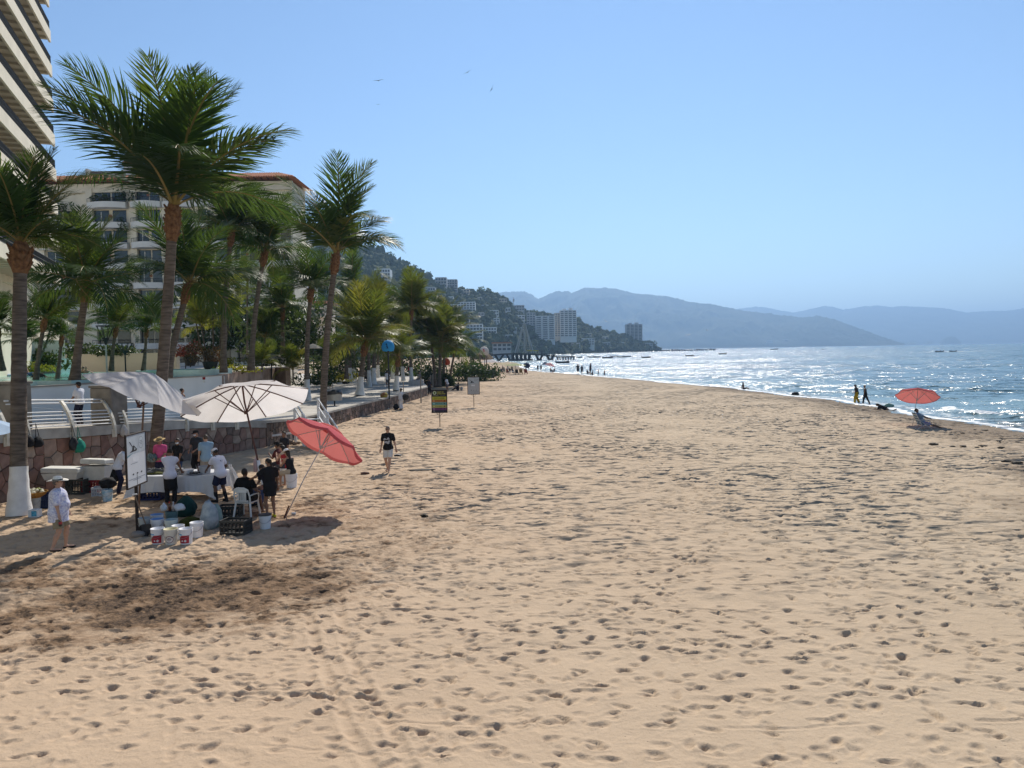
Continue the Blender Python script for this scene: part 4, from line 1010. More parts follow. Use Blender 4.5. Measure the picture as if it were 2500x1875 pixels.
def leaf_cloud(n, rx, ry, rz, size, seed, long=1.7, shell=.55, blobs=5):
    r = np.random.default_rng(seed); V = np.zeros((n * 4, 3)); cen = r.normal(size=(blobs, 3)) * .45; cen[:, 2] = np.abs(cen[:, 2]) * .7 + .2
    k = r.integers(0, blobs, n); d = r.normal(size=(n, 3)); d /= np.linalg.norm(d, axis=1)[:, None]
    rad = (shell + (1 - shell) * r.random(n)) * .62; P = cen[k] + d * rad[:, None]
    P[:, 2] = np.maximum(P[:, 2], .02); P *= np.array([rx, ry, rz])
    a = r.normal(size=(n, 3)) + d * .8; a /= np.linalg.norm(a, axis=1)[:, None]; b = np.cross(a, r.normal(size=(n, 3))); b /= np.linalg.norm(b, axis=1)[:, None]
    s = size * r.uniform(.6, 1.3, n)[:, None]
    V[0::4] = P - a * s * long * .5; V[1::4] = P + b * s * .35; V[2::4] = P + a * s * long * .5 - np.array([0, 0, .25]) * s; V[3::4] = P - b * s * .35
    return V, np.arange(n * 4).reshape(-1, 4)
def shrub(label, c, rx, ry, rz, n, size, m, cat='shrub', name='shrub', group=None, pot=None, long=1.7, blobs=5):
    t = thing(name, label, cat, c, 0, group); V, F = leaf_cloud(n, rx, ry, rz, size, int(abs(c[0] * 131 + c[1] * 17)) % 9999, long, blobs=blobs)
    z0 = 0
    if pot:
        z0 = pot; MB().lathe([(pot * .42, 0), (pot * .62, pot * .55), (pot * .72, pot), (pot * .62, pot), (pot * .5, pot * .8)], 14).build('pot', mat('dark_clay_pot', (.035, .032, .03), .7), t)
    V[:, 2] += z0; put('leaves', np_mesh('leaves', V, F, m, False), t)
    mb = MB(); rr = random.Random(n)
    for i in range(5):
        a = i * 1.26; mb.tube([(0, 0, -.1), (math.cos(a) * rx * .25, math.sin(a) * ry * .25, z0 + rz * .4), (math.cos(a) * rx * .5, math.sin(a) * ry * .5, z0 + rz * .85)], [.035, .025, .01], 5)
    mb.build('stems', mat('shrub_stem', (.07, .05, .035)), t); return t
SH = [
 ('yellow flowering bed along the pool edge', (55, 907, 53), 2.4, .6, .5, 700, .12, L_yell, 'flower bed'),
 ('dark green shrub in front of the waterfall block', (90, 902, 56), 1.7, .8, 1.5, 700, .22, L_shrub, 'shrub'),
 ('leafy plants on top of the beige planter wall', (195, 868, 66.6), 1.8, .6, .9, 600, .2, L_shrub, 'shrub'),
 ('hanging green plants at the middle of the beige planter wall', (300, 866, 64.6), 2.4, .6, .9, 700, .2, L_shrub, 'shrub'),
 ('red leafed shrub in a dark pot on the low planter', (465, 893, 58), .9, .9, 1.0, 500, .14, L_red, 'shrub'),
 ('larger red leafed shrub in a pot beside the dark palm', (514, 908, 55), 1.1, 1.0, 1.2, 600, .14, L_red, 'shrub'),
 ('small bright yellow shrub behind the dark palm', (556, 897, 58), .8, .6, .8, 350, .12, L_yell, 'shrub'),
 ('low yellow green plants on the curved stone wall', (590, 909, 54.5), 1.9, .5, .45, 450, .12, L_yell, 'shrub'),
 ('tall broad dark green tree beside the hotel corner', (672, 862, 78), 3.2, 2.6, 6.4, 2600, .34, L_shrub, 'tree'),
 ('dark green tree with glossy leaves behind the slender palm', (735, 868, 86), 3.2, 2.6, 5.2, 2200, .34, L_shrub, 'tree'),
 ('clipped garden hedge under the thatched parasol', (640, 893, 62), 3.0, .8, .9, 900, .14, L_shrub, 'hedge'),
 ('leafy bank of shrubs beside the promenade litter bin', (775, 938, 74), 2.2, 1.0, 1.3, 900, .2, L_shrub, 'shrub'),
 ('pale variegated shrubs at the foot of the promenade hedge', (826, 931, 88), 2.6, 1.0, 1.0, 900, .18, L_yell, 'shrub'),
 ('tall dark hedge behind the whitewashed palms', (826, 922, 100), 4.0, 1.5, 4.2, 2000, .3, L_shrub, 'hedge'),
 ('dark thicket under the palm crowns at the promenade end', (900, 915, 128), 5.0, 2.0, 5.5, 2200, .36, L_shrub, 'hedge'),
 ('dark thicket behind the tall promenade palm', (975, 918, 124), 6.0, 2.0, 6.0, 2400, .36, L_shrub, 'hedge'),
 ('seagrape bushes at the edge of the sand', (1125, 930, 118), 4.5, 1.6, 2.6, 1800, .3, L_shrub, 'shrub'),
 ('rounded seagrape bush next to the thatched beach shelter', (1150, 918, 128), 3.0, 1.6, 2.2, 1200, .3, L_shrub, 'shrub'),
 ('glossy bush behind the person sitting on the sand', (1088, 944, 102), 1.6, 1.0, 2.0, 800, .26, L_shrub, 'shrub'),
 ('dark bushes under the palm pair behind the lesson sign', (1045, 946, 106), 2.4, 1.2, 2.6, 1100, .28, L_shrub, 'shrub'),
 ('dense green trees around the foot of the hotel', (600, 850, 100), 7.0, 2.0, 6.5, 2600, .5, L_shrub, 'tree'),
]
for (lab, (px, py, Y), rx, ry, rz, n, sz, m, ct) in SH:
    shrub(lab, at(px, py, Y), rx, ry, rz, n, sz, m, ct, name={'tree': 'leafy_tree', 'hedge': 'hedge', 'flower bed': 'flower_bed'}.get(ct, 'shrub'), pot=.75 if 'pot' in lab else None, blobs=9 if n > 900 else 5)
# balcony plants on the hotel
for i, (px, py, w_) in enumerate(((252, 480, 1.2), (300, 470, 1.6), (296, 545, 1.0), (150, 500, 1.4), (290, 690, 1.5), (325, 735, 1.3), (275, 735, 1.0), (155, 700, 1.2), (335, 640, 1.2))):
    shrub(('drooping potted plant %s on the hotel front' % ('under the tiled eave', 'beside the tall dark windows', 'on the second highest balcony', 'beside the tower edge', 'over a middle balcony rail', 'in front of a dark lower window', 'between two wall lamps', 'half hidden by the tower balcony', 'next to the leaning trunk')[i]), at(px, py + 18, 106.9), w_, .4, 1.5, 160, .28, L_shrub, 'plant', 'potted_plant', 'balcony plants of the hotel')
# agave row at the foot of the white terrace wall
for i, px in enumerate((432, 455, 478, 500)):
    c = at(px, 968, 45.5 + i * .6); c.z = prom_z(c.y) + .0; t = thing('agave', 'spiky agave in the row at the foot of the white terrace wall', 'agave', c, 0, 'agaves along the white wall'); mb = MB()
    for k in range(22):
        a = k * 2.4; el = R(25 + 60 * (k / 22)); d = Vector((math.cos(a) * math.cos(el), math.sin(a) * math.cos(el), math.sin(el))); mb.tube([(0, 0, .02), d * .4, d * .95], [.03, .05, .004], 4, flat=.3)
    mb.build('leaves', L_shrub, t)

# ---------------------------------------------------------------- woods on the hill: too far off to count
def ico(lev=1):
    t = (1 + 5 ** .5) / 2; v = [(-1, t, 0), (1, t, 0), (-1, -t, 0), (1, -t, 0), (0, -1, t), (0, 1, t), (0, -1, -t), (0, 1, -t), (t, 0, -1), (t, 0, 1), (-t, 0, -1), (-t, 0, 1)]
    f = [(0, 11, 5), (0, 5, 1), (0, 1, 7), (0, 7, 10), (0, 10, 11), (1, 5, 9), (5, 11, 4), (11, 10, 2), (10, 7, 6), (7, 1, 8), (3, 9, 4), (3, 4, 2), (3, 2, 6), (3, 6, 8), (3, 8, 9), (4, 9, 5), (2, 4, 11), (6, 2, 10), (8, 6, 7), (9, 8, 1)]
    V = [np.array(x) / np.linalg.norm(x) for x in v]; F = []; cache = {}
    def mid(a, b):
        k = (min(a, b), max(a, b))
        if k not in cache: m = V[a] + V[b]; cache[k] = len(V); V.append(m / np.linalg.norm(m))
        return cache[k]
    for _ in range(lev):
        F = []
        for a, b, c in f: ab, bc, ca = mid(a, b), mid(b, c), mid(c, a); F += [(a, ab, ca), (b, bc, ab), (c, ca, bc), (ab, bc, ca)]
        f = F
    return np.array(V), np.array(F)
def make_woods():
    iv, jf = ico(); r = np.random.default_rng(5); nr, ncl = HX.shape; N = 3300; Vs = []; Fs = []
    for k in range(N):
        i = int(r.integers(4, 112)); j = int(r.integers(78, ncl - 2)); 
        if HZ[i, j] < 1.5: continue
        c = np.array([HX[i, j], HY[i, j], HZ[i, j]]) + np.append(r.normal(size=2) * 4, 0); s = r.uniform(2.2, 5.2) * (1.0 if HY[i, j] < 1250 else .9)
        v = iv * (1 + .35 * r.normal(size=(len(iv), 1)) * .7) * np.array([s, s, s * r.uniform(.8, 1.25)]) + c + np.array([0, 0, s * .35]); Fs.append(jf + len(Vs) * len(iv)); Vs.append(v)
    me = np_mesh('hillside_woods', np.concatenate(Vs), np.concatenate(Fs), mat('wood_canopy', (.05, .075, .045), .95, .05, .5, .06, col2=(.14, .15, .08)), False)  # canopy colour lightened to carry some of the distance haze
    tag(put('hillside_woods', me), 'dense green woods covering the hillside above the bay', 'woods', kind='stuff')
make_woods()
# ================================================================ people: one continuous body each, clothes and hair as parts
def surface_nets(f, lo, hi, h):
    lo = np.asarray(lo, float); hi = np.asarray(hi, float); n = np.maximum(4, np.ceil((hi - lo) / h).astype(int) + 1)
    ax = [lo[i] + h * np.arange(n[i]) for i in range(3)]; X, Y, Z = np.meshgrid(*ax, indexing='ij')
    v = f(np.stack([X, Y, Z], -1).reshape(-1, 3)).reshape(n); s = v < 0
    c = tuple(m - 1 for m in n); cnt = np.zeros(c); acc = np.zeros(c + (3,))
    sl = lambda o: tuple(slice(o[i], n[i] - 1 + o[i]) for i in range(3))
    for a in range(3):
        for o1 in (0, 1):
            for o2 in (0, 1):
                p0 = [0, 0, 0]; oth = [i for i in range(3) if i != a]; p0[oth[0]] = o1; p0[oth[1]] = o2; p1 = list(p0); p1[a] = 1
                va, vb = v[sl(p0)], v[sl(p1)]; m = (va < 0) != (vb < 0); t = np.where(m, va / np.where(va == vb, 1, va - vb), 0)
                cnt += m
                for q in range(3):
                    acc[..., q] += m * (t if q == a else p0[q])
    act = cnt > 0; idx = -np.ones(c, int); idx[act] = np.arange(act.sum())
    cell = np.stack(np.nonzero(act), -1); V = lo + h * (cell + acc[act] / cnt[act][:, None]); F = []
    for a in range(3):
        b, d = (a + 1) % 3, (a + 2) % 3
        s0 = [slice(0, n[i]) for i in range(3)]; s0[a] = slice(0, n[a] - 1); s1 = list(s0); s1[a] = slice(1, n[a])
        for q in (b, d): s0[q] = slice(1, n[q] - 1); s1[q] = slice(1, n[q] - 1)
        A, B = s[tuple(s0)], s[tuple(s1)]; e = np.stack(np.nonzero(A != B), -1)
        if not len(e): continue
        flip = A[tuple(e.T)]; e = e.copy(); e[:, b] += 1; e[:, d] += 1
        def I(db, dd): k = e.copy(); k[:, b] += db; k[:, d] += dd; return idx[tuple(k.T)]
        q = np.stack([I(-1, -1), I(0, -1), I(0, 0), I(-1, 0)], -1); q[~flip] = q[~flip][:, ::-1]; F.append(q)
    return V, np.concatenate(F)
def seg_d(P, a, b, ra, rb):
    a = np.asarray(a, float); b = np.asarray(b, float); ba = b - a; L = (ba ** 2).sum() + 1e-12; pa = P - a
    t = np.clip(pa @ ba / L, 0, 1); return np.linalg.norm(pa - t[:, None] * ba, axis=1) - (ra + (rb - ra) * t)
def ell_d(P, c, r, M=None):
    q = P - np.asarray(c, float)
    if M is not None: q = q @ M
    r = np.asarray(r, float); k = np.linalg.norm(q / r, axis=1); return (k - 1) * r.min() * np.where(k < 1, 1, .9)
def smin(a, b, k):
    h = np.clip(.5 + .5 * (b - a) / k, 0, 1); return b * (1 - h) + a * h - k * h * (1 - h)
def ik(a, c, l1, l2, pole):
    a = Vector(a); c = Vector(c); d = c - a; L = min(d.length, (l1 + l2) * .999); d = d.normalized(); c = a + d * L
    x = (l1 * l1 - l2 * l2 + L * L) / (2 * L); h = math.sqrt(max(0, l1 * l1 - x * x)); p = Vector(pole); p = p - d * p.dot(d)
    p = p.normalized() if p.length > 1e-5 else Vector((0, 1, 0)); return a + d * x + p * h, c
SKIN = [mat('skin_%d' % i, c, .55, .35, .08, 9) for i, c in enumerate([(.45, .27, .19), (.34, .19, .125), (.22, .115, .07), (.13, .068, .042)])]
M_eye = mat('eye_dark', (.02, .015, .012), .3, .5, 0)
M_lip = mat('lip', (.25, .09, .075), .5, .3, .05)
def cloth_mat(col, col2=None, scale=5, var=.08): return mat('cloth_%02d%02d%02d%s%d' % (int(col[0] * 99), int(col[1] * 99), int(col[2] * 99), 'p' if col2 else '', scale), col, .9, .12, var, scale, bump=.35, bscale=7, col2=col2)
BLACKC = (.018, .018, .020); WHITEC = (.72, .72, .74)
def person(label, loc, rz=0.0, h=1.72, pelvis=(0, 0, .93), lean=0, side=0, hl=None, hr=None, fl=None, fr=None, head=(0, 0), skin=1, top='tee', topc=WHITEC, topc2=None, tscale=5,
           bottom='shorts', botc=(.3, .27, .2), hair='short', hairc=(.02, .015, .012), hat=None, hatc=(.6, .55, .42), band=None, shoes=None, girth=1.0, res=.027, mask=False, hem=-.10, group=None, poles=None, glasses=False, apron=None, up=None, strap=None):
    """local frame: faces +Y, right hand +X; hl/hr hand targets, fl/fr ankles, pelvis height, lean forward (deg)"""
    root = thing('person', label, 'person', loc, rz, group); k = h / 1.72
    pel = Vector(pelvis); Mx = Matrix.Rotation(R(side), 3, 'Y') @ Matrix.Rotation(-R(lean), 3, 'X'); upv = Mx @ Vector((0, 0, 1)); fw = Mx @ Vector((0, 1, 0)); rt = Mx @ Vector((1, 0, 0))
    if up is not None: upv = Vector(up).normalized(); rt = Vector((1, 0, 0)); fw = upv.cross(rt).normalized(); rt = fw.cross(upv)
    wst = pel + upv * .16; che = pel + upv * .36 + fw * .01; nek = pel + upv * .53; Hm = Mx.to_4x4() @ Matrix.Rotation(-R(head[1]), 4, 'Z') @ Matrix.Rotation(-R(head[0]), 4, 'X') if up is None else Matrix((rt, fw, upv)).transposed().to_4x4() @ Matrix.Rotation(-R(head[1]), 4, 'Z') @ Matrix.Rotation(-R(head[0]), 4, 'X')
    H3 = Hm.to_3x3(); hup = H3 @ Vector((0, 0, 1)); hf = H3 @ Vector((0, 1, 0)); hr_ = H3 @ Vector((1, 0, 0))
    hc = nek + upv * .045 + hup * .105 + hf * .015
    J = {}
    poles = poles or {}
    for s, nm, ht, ft in ((-1, 'l', hl, fl), (1, 'r', hr, fr)):
        sh = pel + upv * .455 + rt * .175 * s * (1 + (girth - 1) * .4); ht = Vector(ht) if ht is not None else Vector((s * .27 * girth ** .5, .08, pel.z - .13)); ft = Vector(ft) if ft is not None else Vector((s * .10, 0, .075))
        el, wr = ik(sh, ht, .285, .255, poles.get('e' + nm, Vector((s * .5, -.8, -.3)))); hp = pel + rt * .088 * s - upv * .03
        kn, an = ik(hp, ft, .425, .43, poles.get('k' + nm, Vector((s * .12, 1, .05)))); J[nm] = dict(sh=sh, el=el, wr=wr, hp=hp, kn=kn, an=an)
    g = girth; B = []
    def cap(a, b, ra, rb): B.append((a, b, ra, rb))
    cap(pel - rt * .05, pel + rt * .05, .115 * g, .115 * g); cap(pel, wst + fw * .035 * (g - 1) * 3, .112 * g, .105 * g ** 1.3); cap(wst, che, .105 * g ** 1.3, .115 * g); cap(che - rt * .075, che + rt * .075, .098 * g, .098 * g)
    cap(J['l']['sh'] + rt * .05 - upv * .03, J['r']['sh'] - rt * .05 - upv * .03, .068, .068); cap(nek - upv * .04, hc - hup * .06, .052, .048); TR_ = [(nek - upv * .015, J[q]['sh'].lerp(nek, .25) + upv * .0, .045, .040) for q in 'lr']
    if g > 1.15: cap(wst + fw * .07, che + fw * .03 - upv * .06, .125 * g ** .8, .10 * g ** .8)
    for s, nm in ((-1, 'l'), (1, 'r')):
        j = J[nm]; cap(j['sh'], j['el'], .048 * g ** .5, .038 * g ** .4); cap(j['el'], j['wr'], .038 * g ** .4, .025); cap(j['hp'], j['kn'], .085 * g ** .7, .052 * g ** .5); c1 = j['kn'].lerp(j['an'], .32) - Vector((0, .012, 0)); cap(j['kn'], c1, .05, .050 * g ** .4); cap(c1, j['an'], .050 * g ** .4, .030)
        fd = Vector((s * .10, .15, 0)); j['toe'] = j['an'] + Vector((s * .03, .155, -.045)) if abs(j['an'].z) < .3 else j['an'] + Vector((0, .06, .13))
        cap(j['an'] - Vector((0, .025, .035)), j['toe'], .034, .026)
        d = (j['wr'] - j['el']).normalized(); j['hd'] = d; cap(j['wr'], j['wr'] + d * .07, .026, .030)
    Hl = [(hc, (.073, .092, .100)), (hc - hup * .045 + hf * .022, (.060, .068, .075))]; M3 = np.array(H3)
    def body(P):
        d = None
        for (a, b, ra, rb) in B + TR_:
            e = seg_d(P, a, b, ra, rb); d = e if d is None else smin(d, e, .035)
        for c, r in Hl: d = smin(d, ell_d(P, c, r, M3), .018)
        d = smin(d, seg_d(P, hc + hf * .088 + hup * .005, hc + hf * .106 - hup * .026, .010, .016), .012)
        for s in (-1, 1): d = smin(d, ell_d(P, hc + hr_ * .078 * s - hf * .01, (.014, .026, .034), M3), .01)
        return d
    pts = [p for (a, b, _, _) in B for p in (a, b)] + [hc]; lo = np.min([list(p) for p in pts], 0) - .19 * max(1, g ** .5); hi = np.max([list(p) for p in pts], 0) + .17 * max(1, g ** .5)
    V, F = surface_nets(body, lo, hi, res)
    # hands: five bent fingers rooted in the palm, in the body mesh
    hv = MB()
    if res < .035:
        for s, nm in ((-1, 'l'), (1, 'r')):
            j = J[nm]; d = j['hd']; pal = j['wr'] + d * .07; sd_ = d.cross(Vector((0, 1, 0)));  sd_ = sd_.normalized() if sd_.length > .2 else Vector((1, 0, 0)); cu = d.cross(sd_) * (1 if d.cross(sd_).x * -s > 0 else -1)
            for q, ln in enumerate((.068, .078, .073, .058)):
                o = pal + sd_ * (.027 - .018 * q); a = o + d * ln * .55 + cu * .008; b = a + (d * .75 + cu * .6).normalized() * ln * .5; hv.tube([o - d * .02, o + d * .01, a, b], [.0095, .0095, .0085, .006], 6)
            o = j['wr'] + d * .02 + sd_ * .02; hv.tube([o, o + sd_ * .028 + d * .025 + cu * .012, o + sd_ * .030 + d * .06 + cu * .028], [.011, .010, .007], 6)
    n0 = len(V); tri = [tuple(f) for f in F]
    allV = [tuple(v) for v in V] + hv.v; allF = tri + [tuple(i + n0 for i in f) for f in hv.f]
    me = bpy.data.meshes.new('body'); me.from_pydata(allV, [], allF); me.materials.append(SKIN[skin]); me.polygons.foreach_set('use_smooth', [True] * len(me.polygons)); me.update()
    ob = put('body', me, root)
    def part(name, fn, m, pad=.12):
        try: v_, f_ = surface_nets(fn, lo - pad, hi + pad, res)
        except ValueError: return None
        return put(name, np_mesh(name, v_, f_, m), root)
    U, W = np.array(upv), np.array(pel); pn = np.array(nek); fwa = np.array(fw)
    TB = [B[i] for i in range(0, 5)] + ([B[6]] if g > 1.15 else [])
    def torso(P, infl):
        d = None
        for (a, b, ra, rb) in TB: e = seg_d(P, a, b, ra + infl, rb + infl); d = e if d is None else smin(d, e, .04)
        return d
    if top:
        loose = {'tee': .020, 'loose': .036, 'tank': .010, 'long': .022, 'polo': .022, 'vest': .022, 'dress': .02}[top]
        slv = {'tee': .62, 'loose': .78, 'tank': 0, 'long': 1.0, 'polo': .6, 'vest': 0.18, 'dress': .3}[top]
        def shirt(P):
            d = torso(P, loose); d = smin(d, seg_d(P, che, pel, .112 * g + loose, .120 * g + loose), .04)
            for (a, b, ra, rb) in TR_: d = smin(d, seg_d(P, a, b, ra + .012, rb + .014), .03)
            hp = P @ U - W @ U
            d = np.where(hp < .12, d - .03 * np.clip((.12 - hp) / .25, 0, 1), d)
            if hem < -.2 or top == 'dress': d = smin(d, seg_d(P, pel, pel + upv * hem, .14 * g, .17 * g), .05)
            if slv:
                for nm in 'lr':
                    j = J[nm]; d = smin(d, seg_d(P, j['sh'], j['sh'].lerp(j['el'], min(1, slv)), .062 * g ** .4 + loose * .4, .056 * g ** .4 + loose * .7), .02)
                    if slv >= 1: d = smin(d, seg_d(P, j['el'], j['el'].lerp(j['wr'], .92), .056, .04), .02)
            d = np.maximum(d, hem - hp); d = np.maximum(d, (P @ U - pn @ U) - (.028 if top != 'tank' else -.06) + .12 * ((P - pn) @ fwa > .02) * (top == 'tank'))
            return d
        part('shirt' if top != 'dress' else 'dress', shirt, cloth_mat(topc, topc2, tscale))
    if bottom:
        ln = {'shorts': .86, 'short': .45, 'pants': 1.9, 'wide': 1.85, 'skirt': .9, 'bikini': .02}[bottom]; infl = {'shorts': .030, 'short': .018, 'pants': .020, 'wide': .045, 'skirt': .03, 'bikini': .006}[bottom]
        def legs(P):
            d = seg_d(P, pel - rt * .05, pel + rt * .05, .115 * g + infl * .7, .115 * g + infl * .7); d = smin(d, seg_d(P, pel, pel + upv * .10, .11 * g + infl * .6, .108 * g + infl * .5), .03)
            for nm in 'lr':
                j = J[nm]; t1 = min(1, ln); d = smin(d, seg_d(P, j['hp'], j['hp'].lerp(j['kn'], t1), .088 * g ** .7 + infl * .6, .086 * g ** .6 + (.052 - .086) * max(0, t1 - .5) * 1.2 + infl), .03)
                if ln > 1: d = smin(d, seg_d(P, j['kn'], j['kn'].lerp(j['an'], (ln - 1)), .056 + infl, .044 + infl * 1.2), .025)
            if bottom == 'skirt': d = smin(d, seg_d(P, pel, pel - upv * .42, .13 * g, .19 * g), .06)
            hp = P @ U - W @ U
            d = np.maximum(d, hp - .11)
            if bottom == 'shorts' or bottom == 'short':
                for nm in 'lr':
                    j = J[nm]; a = np.array(j['hp']); b_ = np.array(j['kn']); dr = (b_ - a) / np.linalg.norm(b_ - a); tt = (P - a) @ dr
                    near = seg_d(P, j['hp'], j['kn'], .14, .14) < 0
                    d = np.where(near & (tt > ln * np.linalg.norm(b_ - a)), np.maximum(d, tt - ln * np.linalg.norm(b_ - a)), d)
            return d
        part('shorts' if bottom in ('shorts', 'short') else 'skirt' if bottom == 'skirt' else 'trousers' if bottom in ('pants', 'wide') else 'swimsuit', legs, cloth_mat(botc, None, 6))
    if apron:
        def ap(P):
            d = seg_d(P, pel + fw * .02 + upv * .08, pel + fw * .05 - upv * .36, .145 * g, .155 * g); d = np.maximum(d, -((P - W) @ fwa) - .13); return np.maximum(d, (P @ U - W @ U) - .12)
        part('apron', ap, cloth_mat(apron, None, 6))
    if shoes:
        def sh(P):
            d = None
            for nm in 'lr':
                j = J[nm]; e = seg_d(P, j['an'] - Vector((0, .03, .04)), j['toe'] + Vector((0, .015, 0)), .044, .038); d = e if d is None else np.minimum(d, e)
                if shoes[0] == 'boot': d = smin(d, seg_d(P, j['an'], j['an'].lerp(j['kn'], .55), .05, .062), .02)
                if shoes[0] == 'flat': d = np.maximum(d, P[:, 2] - (j['an'].z - .04)) if nm == 'r' else d
            return d
        part({'shoe': 'shoes', 'boot': 'boots', 'flat': 'sandals'}[shoes[0]], sh, cloth_mat(shoes[1]))
    if hair:
        def hr(P):
            d = ell_d(P, hc + hup * .012 - hf * .012, (.081, .098, .104), M3); q = P - np.array(hc); ff = q @ np.array(hf); uu = q @ np.array(hup)
            cut = np.minimum(ff - .045 + .0 * uu, .0 + ff * 0 - (uu - .058)); d = np.maximum(d, np.where(uu < .055, ff - .035 + np.clip(-.02 - uu, 0, .1) * .9, -1))
            if hair != 'long': d = np.maximum(d, -uu - .055)
            if hair in ('long',): d = smin(d, seg_d(P, hc - hf * .05, hc - hf * .085 - upv * .27, .072, .05), .03)
            if hair == 'tail': d = smin(d, seg_d(P, hc - hf * .09 + hup * .02, hc - hf * .13 - upv * .2, .035, .02), .02)
            if hair == 'bun': d = smin(d, ell_d(P, hc - hf * .10 + hup * .05, (.04, .04, .04)), .015)
            return d
        part('hair', hr, mat('hair_%02d' % int(hairc[0] * 99), hairc, .6, .3, .2, 20))
    HM = Matrix.Translation(hc) @ H3.to_4x4()
    def hobj(mb, name, m, par=root, sm=True): mb.xf(HM); return mb.build(name, m, par, smooth=sm)
    if hat == 'straw':
        mb = MB(); prof = [(.205, .040), (.208, .046), (.165, .048), (.105, .056), (.100, .060), (.094, .10), (.082, .145), (.05, .158), (.001, .148)]
        mb.lathe(prof, 26); mb.v = [(x, y * 1.12, z + (abs(x) / .2) ** 2 * .030 * (math.hypot(x, y) > .11)) for x, y, z in mb.v]; ho = hobj(mb, 'hat', mat('hat_%02d%02d' % (int(hatc[0] * 99), int(hatc[2] * 99)), hatc, .9, .1, .15, 40))
        mb = MB(); mb.lathe([(.104, .062), (.099, .088)], 24); mb.v = [(x, y * 1.12, z) for x, y, z in mb.v]; hobj(mb, 'hat_band', cloth_mat(band or BLACKC), ho)
    if hat == 'cap':
        mb = MB(); mb.lathe([(.089, .028), (.091, .05), (.078, .098), (.045, .122), (.001, .128)], 18); mb.v = [(x, y * 1.14, z) for x, y, z in mb.v]; ho = hobj(mb, 'cap', cloth_mat(hatc))
        mb = MB(); a = [(-.075, .07), (-.068, .13), (-.035, .175), (.035, .175), (.068, .13), (.075, .07)]; mb.add([(x, y, .032 - (y - .07) * .22) for x, y in a] + [(x, y, .040 - (y - .07) * .22) for x, y in a], [tuple(range(5, -1, -1)), tuple(range(6, 12))] + [(i, (i + 1) % 6, 6 + (i + 1) % 6, 6 + i) for i in range(6)]); hobj(mb, 'visor', cloth_mat(hatc), ho, False)
    if res < .035:
        for s in (-1, 1):
            mb = MB(); mb.lathe([(.001, -.009), (.009, 0), (.001, .009)], 8, Matrix.Translation((.030 * s, .083, .008))); hobj(mb, 'eye', M_eye)
        mb = MB(); mb.tube([(-.022, .080, -.052), (0, .090, -.050), (.022, .080, -.052)], .006, 6); hobj(mb, 'mouth', M_lip)
    if glasses:
        mb = MB(); mb.bbox((0, .094, .008), (.13, .02, .036), 0, .006); mb.tube([(-.068, .09, .012), (-.078, .0, .012)], .004, 5); mb.tube([(.068, .09, .012), (.078, .0, .012)], .004, 5); hobj(mb, 'sunglasses', mat('dark_lens', (.015, .015, .017), .2, .6), root, False)
    if mask:
        def mk(P): return np.maximum(np.maximum(ell_d(P, hc - hup * .045 + hf * .03, (.068, .080, .058), M3), -((P - np.array(hc)) @ np.array(hf)) + .02), (P - np.array(hc)) @ np.array(hup) + .012)
        part('face_mask', mk, cloth_mat((.62, .68, .72)))
    if strap:
        mb = MB(); a = J['l']['sh'] + upv * .06 - rt * -.06; pts_ = [J['l']['sh'].lerp(nek, .4) + upv * .06 + fw * -.02, che - fw * (.135 * g) - rt * .02, pel + rt * .15 * g - fw * .08 + upv * .05]; mb.tube(pts_, .016, 5); mb.build('strap', cloth_mat(strap), root)
    for o in root.children: o.scale = (k, k, k)
    root['J'] = None; del root['J']
    return root, J, k
